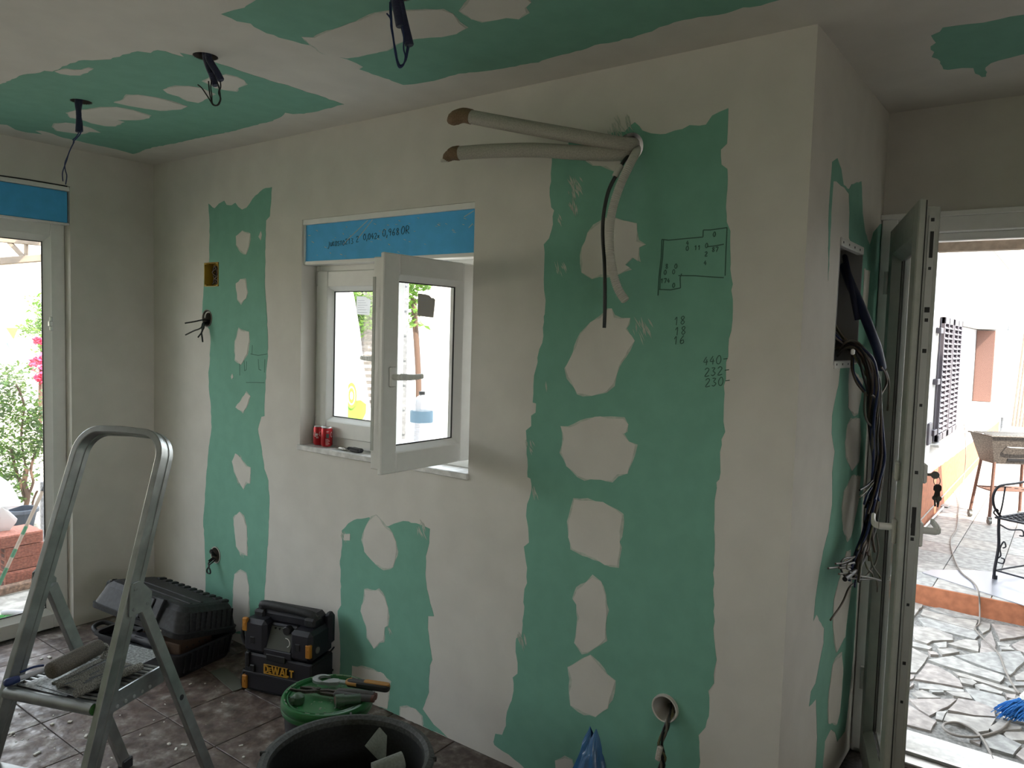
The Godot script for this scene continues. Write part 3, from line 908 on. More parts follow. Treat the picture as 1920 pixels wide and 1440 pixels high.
	skin(w, "bare_board", [-0.23, 2.254, -0.291, 2.278, -0.346, 2.254, -0.387, 2.21, -0.461, 2.208, -0.493, 2.231, -0.631, 2.265, -0.678, 2.158, -0.741, 2.096, -0.823, 2.059, -0.864, 2.111, -0.98, 2.16, -1.032, 2.17, -1.04, 2.012, -1.03, 1.869, -1.021, 1.726, -0.994, 1.583, -0.96, 1.469, -0.957, 1.183, -0.967, 0.928, -0.96, 0.746, -0.965, 0.567, -0.966, 0.437, -0.947, 0.338, -0.919, 0.19, -0.894, 0.122, -0.771, 0.132, -0.732, 0.179, -0.656, 0.23, -0.57, 0.218, -0.56, 0.121, -0.568, 0.06, -0.472, 0.106, -0.454, 0.17, -0.456, 0.281, -0.432, 0.36, -0.408, 0.442, -0.321, 0.448, -0.335, 0.496, -0.388, 0.504, -0.424, 0.559, -0.469, 0.622, -0.465, 0.677, -0.437, 0.695, -0.352, 0.76, -0.316, 0.748, -0.325, 0.82, -0.352, 0.893, -0.392, 0.971, -0.449, 1.028, -0.477, 1.118, -0.452, 1.235, -0.472, 1.307, -0.417, 1.374, -0.408, 1.436, -0.433, 1.484, -0.469, 1.537, -0.487, 1.617, -0.56, 1.654, -0.613, 1.846, -0.69, 1.98, -0.499, 2.048, -0.487, 2.131, -0.464, 2.193, -0.401, 2.203, -0.296, 2.205, -0.259, 2.199, -0.253, 2.097, -0.26, 1.997, -0.262, 1.884, -0.225, 2.077, -0.227, 2.188], g, e, F_PANEL, 40, 0.003)
	filler(w, [-0.614, 1.603, -0.847, 1.544, -0.819, 1.477, -0.791, 1.417, -0.72, 1.415, -0.628, 1.454, -0.608, 1.539], F_PANEL, 41)
	filler(w, [-0.679, 1.411, -0.825, 1.397, -0.867, 1.314, -0.854, 1.224, -0.743, 1.205, -0.632, 1.27, -0.606, 1.325, -0.63, 1.388], F_PANEL, 42)
	filler(w, [-0.747, 1.186, -0.899, 1.166, -0.893, 1.07, -0.847, 1.014, -0.793, 0.94, -0.739, 0.93, -0.656, 0.994, -0.615, 1.082, -0.635, 1.145], F_PANEL, 43)
	filler(w, [-0.733, 0.897, -0.805, 0.889, -0.862, 0.741, -0.852, 0.729, -0.823, 0.636, -0.795, 0.543, -0.665, 0.523, -0.616, 0.58, -0.581, 0.657, -0.578, 0.752], F_PANEL, 44)
	filler(w, [-0.756, 0.498, -0.793, 0.423, -0.792, 0.342, -0.785, 0.243, -0.744, 0.212, -0.602, 0.275, -0.58, 0.334, -0.583, 0.405, -0.617, 0.493, -0.651, 0.506], F_PANEL, 45)
	filler(w, [-0.746, 1.965, -0.848, 1.964, -0.848, 1.886, -0.836, 1.818, -0.763, 1.808], F_PANEL, 46)
	# ceiling
	w = get_node("ceiling")
	skin(w, "bare_board", [0.723, 1.094, 0.91, 1.097, 1.024, 1.097, 1.126, 1.095, 1.18, 1.076, 1.244, 1.07, 1.26, 1.049, 1.328, 1.049, 1.412, 1.053, 1.494, 1.041, 1.542, 1.012, 1.584, 0.992, 1.667, 0.992, 1.746, 0.98, 1.768, 0.947, 1.815, 0.948, 1.829, 0.927, 1.832, 0.862, 1.857, 0.893, 1.872, 0.856, 1.878, 0.834, 1.877, 0.779, 1.877, 0.753, 1.877, 0.687, 1.877, 0.619, 1.878, 0.548, 1.892, 0.48, 1.886, 0.391, 1.894, 0.322, 1.89, 0.206, 1.834, 0.205, 1.737, 0.201, 1.634, 0.207, 1.588, 0.229, 1.576, 0.26, 1.502, 0.228, 1.418, 0.208, 1.325, 0.212, 1.23, 0.205, 1.14, 0.203, 1.028, 0.201, 0.917, 0.208, 0.782, 0.215, 0.629, 0.216, 0.42, 0.233, 0.18, 0.209, 0.21, 0.311, 0.206, 0.399, 0.215, 0.489, 0.219, 0.579, 0.26, 0.644, 0.269, 0.7, 0.243, 0.716, 0.199, 0.668, 0.168, 0.723, 0.179, 0.778, 0.241, 0.835, 0.223, 0.857, 0.219, 0.927], g, e, F_CEIL, 50, 0.005, 0.0, false)
	filler(w, [1.275, 1.047, 1.344, 1.04, 1.36, 1.015, 1.383, 1.001, 1.432, 0.998, 1.434, 0.981, 1.368, 0.974, 1.308, 0.972, 1.275, 0.995, 1.266, 1.023], F_CEIL, 51, false)
	filler(w, [0.4, 0.706, 0.479, 0.728, 0.539, 0.703, 0.567, 0.664, 0.55, 0.594, 0.5, 0.528, 0.47, 0.558, 0.38, 0.561, 0.364, 0.608, 0.337, 0.66], F_CEIL, 52, false)
	filler(w, [0.718, 0.777, 0.794, 0.772, 0.859, 0.752, 0.951, 0.736, 1.014, 0.698, 1.033, 0.638, 1.016, 0.547, 0.97, 0.533, 0.899, 0.539, 0.836, 0.57, 0.807, 0.598, 0.801, 0.558, 0.682, 0.543, 0.648, 0.575, 0.638, 0.633, 0.657, 0.688, 0.655, 0.732], F_CEIL, 53, false)
	filler(w, [1.072, 0.738, 1.147, 0.738, 1.228, 0.764, 1.266, 0.736, 1.298, 0.681, 1.308, 0.613, 1.294, 0.538, 1.231, 0.528, 1.124, 0.563, 1.1, 0.617, 1.076, 0.679], F_CEIL, 54, false)
	filler(w, [1.421, 0.716, 1.512, 0.717, 1.554, 0.684, 1.573, 0.647, 1.552, 0.569, 1.45, 0.553, 1.38, 0.542, 1.36, 0.581, 1.39, 0.634, 1.393, 0.684], F_CEIL, 55, false)
	filler(w, [1.65, 0.689, 1.722, 0.701, 1.759, 0.692, 1.804, 0.685, 1.813, 0.645, 1.801, 0.609, 1.768, 0.571, 1.724, 0.568, 1.701, 0.567, 1.654, 0.541, 1.627, 0.581, 1.621, 0.616, 1.636, 0.653], F_CEIL, 56, false)
	skin(w, "bare_board", [2.267, 0.997, 2.323, 0.993, 2.365, 0.985, 2.416, 0.994, 2.511, 1.02, 2.65, 1.076, 3.771, 0.532, 3.721, 0.206, 3.649, 0.214, 3.599, 0.207, 3.555, 0.222, 3.499, 0.21, 3.428, 0.228, 3.353, 0.232, 3.249, 0.206, 3.152, 0.194, 3.095, 0.205, 2.966, 0.189, 2.88, 0.187, 2.836, 0.175, 2.791, 0.184, 2.698, 0.192, 2.596, 0.213, 2.533, 0.235, 2.43, 0.226, 2.357, 0.231, 2.274, 0.252, 2.27, 0.305, 2.265, 0.415, 2.261, 0.455, 2.291, 0.464, 2.299, 0.503, 2.3, 0.546, 2.29, 0.578, 2.272, 0.622, 2.294, 0.697, 2.278, 0.746, 2.262, 0.793, 2.265, 0.864, 2.282, 0.908, 2.261, 0.942], g, e, F_CEIL, 57, 0.005, 0.0, false)
	filler(w, [2.331, 0.757, 2.356, 0.734, 2.416, 0.746, 2.499, 0.742, 2.591, 0.75, 2.64, 0.758, 2.705, 0.747, 2.777, 0.707, 2.849, 0.667, 2.85, 0.629, 2.83, 0.571, 2.824, 0.528, 2.761, 0.512, 2.712, 0.515, 2.67, 0.534, 2.616, 0.554, 2.55, 0.55, 2.476, 0.526, 2.402, 0.54, 2.349, 0.54, 2.306, 0.551, 2.285, 0.586, 2.268, 0.625, 2.294, 0.697], F_CEIL, 58, false)
	filler(w, [2.876, 0.633, 2.923, 0.664, 2.969, 0.681, 3.044, 0.682, 3.097, 0.61, 3.084, 0.567, 3.052, 0.547, 3.04, 0.513, 2.989, 0.495, 2.962, 0.52, 2.881, 0.534, 2.871, 0.571], F_CEIL, 59, false)
	skin(w, "bare_board", [3.946, -0.261, 3.971, -0.244, 3.982, -0.215, 4.014, -0.22, 4.043, -0.226, 4.079, -0.237, 4.116, -0.235, 4.176, -0.235, 4.268, -0.235, 4.265, -0.54, 4.16, -0.568, 4.124, -0.582, 4.091, -0.592, 4.07, -0.605, 4.052, -0.64, 4.045, -0.739, 4.033, -0.738, 4.018, -0.687, 4.019, -0.626, 3.988, -0.606, 3.949, -0.603, 3.937, -0.588, 3.939, -0.504, 3.922, -0.449, 3.935, -0.407, 3.932, -0.353, 3.95, -0.329, 3.947, -0.294], g, e, F_CEIL, 60, 0.005, 0.0, false)

# ---------------------------------------------------------------- pipes, cables, boxes
func ridged(s: SurfaceTool, p: PackedVector3Array, r: float, pitch: float, n := 12) -> void:
	var L := 0.0
	for i in p.size() - 1:
		L += p[i].distance_to(p[i + 1])
	var c := Curve3D.new()
	for q in p:
		c.add_point(q)
	var m := int(L / pitch)
	var o := PackedVector3Array()
	var rr := []
	for k in m + 1:
		for h in [[0.0, 1.0], [0.45, 1.0], [0.55, 0.86], [0.95, 0.86]]:
			o.append(c.sample_baked(minf((k + h[0]) / (m + 1.0) * L, L)))
			rr.append(r * h[1])
	tube(s, o, rr, n)

func blob_tip(s: SurfaceTool, at: Vector3, dir: Vector3, r: float) -> void:
	var o := PackedVector3Array()
	var rr := []
	for k in 6:
		o.append(at + dir * r * 1.5 * k / 5.0)
		rr.append(r * sqrt(maxf(0.05, 1.0 - pow(k / 5.2, 2))) * (1.0 + 0.08 * sin(k * 3.0)))
	tube(s, o, rr, 12)

func wire_part(parent: Node, called: String, pts: Array, r: float, m: Material, n := 6) -> MeshInstance3D:
	var s := S()
	tube(s, smooth_path(pts, 4), r, n)
	return obj(called, s, m, parent)

func build_services() -> void:
	var s := S()
	nmat("foamwrap", lin(0.50, 0.47, 0.41), 0.85, 0.05, 0.15, 6.0)
	nmat("oldfoam", lin(0.30, 0.19, 0.11), 0.9, 0.06, 0.4, 8.0)
	mat("hole_shade", lin(0.10, 0.09, 0.08), 0.95)
	# two insulated pipes
	var up := [Vector3(3.047, 2.365, -0.12), Vector3(3.103, 2.332, 0), Vector3(3.088, 2.325, 0.05), Vector3(2.99, 2.346, 0.1), Vector3(2.82, 2.388, 0.14), Vector3(2.664, 2.427, 0.18), Vector3(2.562, 2.454, 0.2)]
	var dn := [Vector3(3.039, 2.343, -0.12), Vector3(3.094, 2.31, 0), Vector3(3.065, 2.296, 0.05), Vector3(2.949, 2.303, 0.1), Vector3(2.8, 2.321, 0.14), Vector3(2.635, 2.331, 0.17), Vector3(2.511, 2.332, 0.2)]
	for k in 2:
		var pts: Array = up if k == 0 else dn
		var p := thing("insulated_pipe", ["upper white foam-wrapped pipe sticking out of the wall hole, rising to the left", "lower white foam-wrapped pipe sticking out of the wall hole, running level to the left"][k], "pipe", Vector3.ZERO, 0.0, "foam-wrapped pipes from the wall hole")
		s = S()
		tube(s, smooth_path(pts, 5), 0.0245, 14)
		obj("foam_sleeve", s, M.foamwrap, p)
		s = S()
		var e: Vector3 = pts[-1]
		var d := (e - (pts[-2] as Vector3)).normalized()
		if k == 0:
			tube(s, smooth_path([e - d * 0.005, e + d * 0.03, e + d * 0.06 + Vector3(-0.002, -0.012, 0)], 4), 0.0262, 14)
			blob_tip(s, e + d * 0.055 + Vector3(-0.002, -0.01, 0), (d + Vector3(0, -0.6, 0)).normalized(), 0.026)
		else:
			tube(s, smooth_path([e - d * 0.005, e + d * 0.02, e + d * 0.035 + Vector3(0, -0.006, 0)], 4), [0.025, 0.026, 0.026, 0.025, 0.025, 0.024, 0.023, 0.022, 0.020], 14)
			blob_tip(s, e + d * 0.035 + Vector3(0, -0.006, 0), (d + Vector3(0, -0.5, 0)).normalized(), 0.020)
		tag(obj("taped_end", s, M.oldfoam, p), "brown sealed end", "")
		if k == 1:
			s = S()
			for j in 6:
				blob_tip(s, e + d * (0.045 + 0.004 * j) + Vector3(0, -0.022, 0.004 * (j % 3)), Vector3(R.randf_range(-0.5, 0.5), -1, 0.3).normalized(), 0.006)
			obj("foam_crumb", s, M.plaster, p).set_meta("kind", "stuff")
	s = S()
	tube(s, smooth_path([Vector3(3.058, 2.354, -0.12), Vector3(3.126, 2.308, 0), Vector3(3.135, 2.276, 0.04)], 5), 0.0150, 12)
	ridged(s, smooth_path([Vector3(3.135, 2.276, 0.04), Vector3(3.132, 2.24, 0.065), Vector3(3.109, 2.174, 0.08), Vector3(3.09, 2.091, 0.09), Vector3(3.09, 2.003, 0.1), Vector3(3.104, 1.915, 0.1), Vector3(3.123, 1.845, 0.09), Vector3(3.152, 1.803, 0.085)], 5), 0.0148, 0.006)
	tag(obj("white_hose", s, M.conduit_white), "white ridged hose hanging from the hole below the foam-wrapped pipes", "hose")
	var bc := thing("black_cable", "black cable with a beige joint hanging straight down from the pipe hole", "cable")
	s = S()
	tube(s, smooth_path([Vector3(3.056, 2.339, -0.1), Vector3(3.104, 2.296, 0.01), Vector3(3.106, 2.261, 0.055), Vector3(3.093, 2.218, 0.075), Vector3(3.072, 2.166, 0.085), Vector3(3.06, 2.093, 0.09), Vector3(3.059, 2.023, 0.09), Vector3(3.069, 1.934, 0.09), Vector3(3.075, 1.846, 0.09), Vector3(3.078, 1.757, 0.09), Vector3(3.078, 1.713, 0.09)], 5), 0.0062, 10)
	obj("sheath", s, M.wire_black, bc)
	s = S()
	tube(s, smooth_path([Vector3(3.102, 2.25, 0.061), Vector3(3.096, 2.231, 0.071), Vector3(3.09, 2.213, 0.077)], 3), 0.0105, 10)
	tag(obj("joint", s, M.conduit_white, bc), "beige joint", "")
	# drain sleeve with cables
	var dp := thing("pipe_sleeve", "white plastic pipe sleeve set low in the wide green strip", "sleeve", Vector3(3.317, 0.446, 0.0))
	s = S()
	var X90 := Transform3D(Basis(Vector3.RIGHT, PI / 2), Vector3.ZERO)
	lathe(s, [Vector2(0.0465, -0.16), Vector2(0.0465, 0.012), Vector2(0.045, 0.014), Vector2(0.041, 0.013), Vector2(0.040, 0.008), Vector2(0.040, -0.16)], 32, X90)
	lathe(s, [Vector2(0.0, -0.155), Vector2(0.041, -0.155)], 24, X90)
	obj("sleeve", s, M.conduit_white, dp)
	var cb := thing("cable_tail", "twisted dark cables hanging out of the low wall sleeve", "cable")
	for k in 4:
		var pts := []
		var base := [Vector3(3.287, 0.41, -0.1), Vector3(3.335, 0.437, -0.02), Vector3(3.343, 0.427, 0.03), Vector3(3.336, 0.389, 0.04), Vector3(3.323, 0.34, 0.045), Vector3(3.335, 0.302, 0.045), Vector3(3.331, 0.261, 0.045), Vector3(3.309, 0.19, 0.05), Vector3(3.296, 0.116, 0.06)]
		for i in base.size():
			pts.append(base[i] + Vector3(sin(i * 1.9 + k * 1.57), 0, cos(i * 1.9 + k * 1.57)) * (0.008 if i != 2 else 0.005))
		wire_part(cb, "wire", pts, 0.0042, [M.wire_black, M.wire_grey, M.wire_black, M.wire_olive][k])
	s = S()
	var jb: Vector3 = Vector3(3.325, 0.314, 0.055)
	box(s, jb, Vector3(0.018, 0.052, 0.016), 0.004, Basis(Vector3.BACK, -0.15))
	tag(obj("connector", s, M.foamwrap, cb), "beige connector block", "")
	# yellow wall box
	var yb := thing("wall_box", "yellow rectangular wall box recessed beside the left green strip", "wall box", Vector3(0.599, 1.957, 0))
	s = S()
	mat("yellowbox", lin(0.42, 0.27, 0.03), 0.6)
	var w := 0.066
	var h := 0.063
	boxab(s, Vector3(-w, -h, -0.055), Vector3(w, h, -0.05))
	boxab(s, Vector3(-w, -h, -0.055), Vector3(-w + 0.003, h, 0.003))
	boxab(s, Vector3(w - 0.003, -h, -0.055), Vector3(w, h, 0.003))
	boxab(s, Vector3(-w, h - 0.003, -0.055), Vector3(w, h, 0.003))
	boxab(s, Vector3(-w, -h, -0.055), Vector3(w, -h + 0.003, 0.003))
	for q in [[-1, -1], [1, -1], [1, 1], [-1, 1]]:
		boxab(s, Vector3(q[0] * w, q[1] * h, -0.012), Vector3(q[0] * (w - 0.022), q[1] * (h - 0.010), 0.004), 0.002)
	obj("shell", s, M.yellowbox, yb)
	s = S()
	for k in 7:
		var pts := []
		for i in 7:
			pts.append(Vector3(0.02 + 0.022 * sin(i * 1.3 + k), 0.045 - 0.016 * i, -0.02 + 0.012 * cos(i * 1.1 + k * 2)))
		tube(s, smooth_path(pts, 3), 0.0045, 6)
	obj("coiled_wire", s, M.wire_brown, yb)
	# round boxes
	for k in 2:
		var c: Vector3 = [Vector3(0.56, 1.722, 0), Vector3(0.65, 0.434, 0)][k]
		var rb := thing("round_wall_box", ["round wall box with four short wires below the yellow box", "round wall box with looped wires low in the left green strip"][k], "wall box", c)
		s = S()
		var r: float = [0.0455, 0.0435][k]
		lathe(s, [Vector2(r, -0.055), Vector2(r, 0.0), Vector2(r + 0.002, 0.003), Vector2(r - 0.003, 0.003), Vector2(r - 0.004, -0.004), Vector2(r - 0.004, -0.05)], 28, X90)
		lathe(s, [Vector2(0, -0.05), Vector2(r - 0.002, -0.05)], 24, X90)
		obj("shell", s, mat("boxgrey", lin(0.16, 0.145, 0.125), 0.7), rb)
		s = S()
		if k == 0:
			var arc := []
			for i in 8:
				arc.append(Vector3(cos(PI * (0.35 + 0.09 * i)) * 0.032, sin(PI * (0.35 + 0.09 * i)) * 0.034 , -0.005))
			tube(s, smooth_path(arc, 3), 0.0035, 6)
			obj("white_wire", s, M.plaster, rb)
			var o := -c
			for pts in [[Vector3(0.528, 1.71, -0.03), Vector3(0.564, 1.712, 0.03), Vector3(0.554, 1.702, 0.07), Vector3(0.511, 1.692, 0.1)], [Vector3(0.522, 1.704, -0.03), Vector3(0.57, 1.697, 0.03), Vector3(0.588, 1.674, 0.05), Vector3(0.579, 1.663, 0.06), Vector3(0.549, 1.653, 0.07), Vector3(0.499, 1.629, 0.09)], [Vector3(0.517, 1.701, -0.03), Vector3(0.563, 1.689, 0.02), Vector3(0.575, 1.669, 0.03), Vector3(0.571, 1.646, 0.04), Vector3(0.585, 1.617, 0.045), Vector3(0.598, 1.595, 0.05)], [Vector3(0.523, 1.702, -0.03), Vector3(0.563, 1.692, 0.02), Vector3(0.559, 1.666, 0.03), Vector3(0.576, 1.649, 0.04), Vector3(0.568, 1.617, 0.06)]]:
				var q := []
				for v in pts:
					q.append(v + o)
				wire_part(rb, "wire", q, 0.0042, M.wire_black)
		else:
			lathe(s, [Vector2(r + 0.001, 0.002), Vector2(r + 0.003, 0.004), Vector2(r + 0.0005, 0.0055), Vector2(r - 0.003, 0.004)], 28, X90)
			obj("bright_rim", s, M.conduit_white, rb)
			var o := -c
			for pts in [[Vector3(0.603, 0.413, -0.03), Vector3(0.657, 0.453, 0.02), Vector3(0.653, 0.469, 0.03), Vector3(0.651, 0.455, 0.035), Vector3(0.673, 0.446, 0.03), Vector3(0.619, 0.418, -0.02)], [Vector3(0.597, 0.4, -0.03), Vector3(0.647, 0.409, 0.02), Vector3(0.644, 0.395, 0.04), Vector3(0.665, 0.384, 0.05), Vector3(0.653, 0.365, 0.055), Vector3(0.658, 0.349, 0.055), Vector3(0.684, 0.351, 0.055), Vector3(0.684, 0.369, 0.055), Vector3(0.66, 0.38, 0.05)], [Vector3(0.603, 0.398, -0.03), Vector3(0.663, 0.406, 0.02), Vector3(0.659, 0.393, 0.04), Vector3(0.652, 0.386, 0.045)], [Vector3(0.592, 0.405, -0.03), Vector3(0.637, 0.413, 0.02), Vector3(0.644, 0.407, 0.04)]]:
				var q := []
				for v in pts:
					q.append(v + o)
				wire_part(rb, "wire", q, 0.0042, M.wire_black)
	# ceiling conduits
	for k in 3:
		var d: float = [3.159, 2.588, 2.071][k]
		var cc := thing("ceiling_conduit", ["dark blue conduit hanging from the ceiling nearest the garden door, with a long twisted wire", "pair of dark blue conduits with looped wires by the smaller green ceiling strip", "long dark blue conduit with a wire loop hanging at the top edge of the view"][k], "conduit", Vector3.ZERO, 0.0, "ceiling cable outlets")
		var tubes: Array = [[[Vector3(0.951, 2.646, 0.813), Vector3(0.95, 2.597, 0.818), Vector3(0.948, 2.552, 0.823), Vector3(0.956, 2.512, 0.821), Vector3(0.96, 2.475, 0.821)], [Vector3(0.953, 2.638, 0.825), Vector3(0.952, 2.591, 0.829), Vector3(0.96, 2.549, 0.827), Vector3(0.961, 2.51, 0.829), Vector3(0.962, 2.47, 0.832)]],
			[[Vector3(1.895, 2.639, 0.823), Vector3(1.899, 2.601, 0.823), Vector3(1.909, 2.567, 0.819), Vector3(1.921, 2.536, 0.812), Vector3(1.932, 2.502, 0.807)], [Vector3(1.924, 2.632, 0.827), Vector3(1.925, 2.592, 0.829), Vector3(1.937, 2.566, 0.822), Vector3(1.952, 2.541, 0.814), Vector3(1.965, 2.514, 0.806)]],
			[[Vector3(2.794, 2.644, 0.803), Vector3(2.805, 2.586, 0.799), Vector3(2.819, 2.528, 0.794), Vector3(2.836, 2.462, 0.786)], [Vector3(2.797, 2.639, 0.813), Vector3(2.805, 2.581, 0.812), Vector3(2.814, 2.538, 0.809), Vector3(2.82, 2.509, 0.807)]]][k]
		for t in tubes:
			s = S()
			ridged(s, smooth_path(t, 4), [0.0105, 0.0115, 0.0125][k], 0.0045)
			obj("conduit", s, M.conduit_blue, cc)
		var wires: Array = [[[Vector3(0.957, 2.49, 0.821), Vector3(0.953, 2.468, 0.826), Vector3(0.945, 2.45, 0.834), Vector3(0.937, 2.44, 0.841), Vector3(0.941, 2.432, 0.838), Vector3(0.933, 2.409, 0.846), Vector3(0.926, 2.384, 0.853), Vector3(0.921, 2.355, 0.859), Vector3(0.915, 2.328, 0.866), Vector3(0.91, 2.299, 0.872), Vector3(0.914, 2.266, 0.872)], [Vector3(0.974, 2.479, 0.822), Vector3(0.969, 2.461, 0.827), Vector3(0.96, 2.445, 0.836), Vector3(0.95, 2.431, 0.844), Vector3(0.949, 2.42, 0.846), Vector3(0.941, 2.398, 0.853), Vector3(0.934, 2.369, 0.861), Vector3(0.927, 2.34, 0.869), Vector3(0.929, 2.313, 0.869), Vector3(0.936, 2.287, 0.866), Vector3(0.934, 2.251, 0.87)]],
			[[Vector3(1.945, 2.51, 0.809), Vector3(1.952, 2.493, 0.805), Vector3(1.951, 2.473, 0.807), Vector3(1.958, 2.457, 0.803), Vector3(1.955, 2.439, 0.807), Vector3(1.945, 2.431, 0.815), Vector3(1.936, 2.44, 0.821), Vector3(1.929, 2.464, 0.825), Vector3(1.924, 2.491, 0.826), Vector3(1.921, 2.514, 0.826)], [Vector3(1.962, 2.512, 0.808), Vector3(1.965, 2.492, 0.808), Vector3(1.962, 2.472, 0.812), Vector3(1.966, 2.451, 0.81), Vector3(1.96, 2.432, 0.816), Vector3(1.952, 2.43, 0.823), Vector3(1.945, 2.439, 0.827), Vector3(1.942, 2.464, 0.827), Vector3(1.938, 2.488, 0.828), Vector3(1.938, 2.515, 0.826)], [Vector3(1.967, 2.494, 0.819), Vector3(1.972, 2.476, 0.816), Vector3(1.976, 2.444, 0.816), Vector3(1.971, 2.428, 0.821), Vector3(1.958, 2.427, 0.831), Vector3(1.948, 2.443, 0.837), Vector3(1.932, 2.47, 0.847), Vector3(1.923, 2.484, 0.853), Vector3(1.912, 2.494, 0.86)]],
			[[Vector3(2.833, 2.47, 0.788), Vector3(2.831, 2.453, 0.791), Vector3(2.829, 2.429, 0.794), Vector3(2.826, 2.412, 0.798), Vector3(2.821, 2.404, 0.802), Vector3(2.815, 2.41, 0.806), Vector3(2.81, 2.423, 0.809), Vector3(2.804, 2.455, 0.811), Vector3(2.796, 2.498, 0.813), Vector3(2.791, 2.542, 0.813), Vector3(2.786, 2.6, 0.812)], [Vector3(2.824, 2.517, 0.803), Vector3(2.829, 2.481, 0.802), Vector3(2.831, 2.449, 0.804), Vector3(2.836, 2.43, 0.802), Vector3(2.834, 2.408, 0.805), Vector3(2.827, 2.398, 0.811), Vector3(2.821, 2.405, 0.815), Vector3(2.813, 2.437, 0.818), Vector3(2.806, 2.477, 0.82), Vector3(2.799, 2.509, 0.822), Vector3(2.797, 2.53, 0.822), Vector3(2.788, 2.544, 0.828)], [Vector3(2.828, 2.471, 0.779), Vector3(2.826, 2.452, 0.782), Vector3(2.823, 2.427, 0.786), Vector3(2.817, 2.414, 0.792), Vector3(2.811, 2.412, 0.797), Vector3(2.804, 2.426, 0.8), Vector3(2.799, 2.451, 0.802), Vector3(2.794, 2.473, 0.804), Vector3(2.789, 2.505, 0.806), Vector3(2.781, 2.546, 0.808), Vector3(2.778, 2.584, 0.807)]]][k]
		for t in wires:
			wire_part(cc, "wire", t, 0.0022, M.wire_blue if k != 1 else M.wire_black)
		# dark lining added in the slab: shade of the hole put into colour
		s = S()
		var hc: Vector3 = [Vector3(0.955, H, 0.815), Vector3(1.90, H, 0.825), Vector3(2.80, H, 0.80)][k]
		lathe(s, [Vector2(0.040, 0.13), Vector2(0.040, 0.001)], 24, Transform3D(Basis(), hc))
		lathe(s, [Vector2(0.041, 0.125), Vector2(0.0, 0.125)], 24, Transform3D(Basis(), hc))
		obj("hole_shade_lining", s, M.hole_shade, cc)
	build_wiring_box()
	build_small_sill_things()

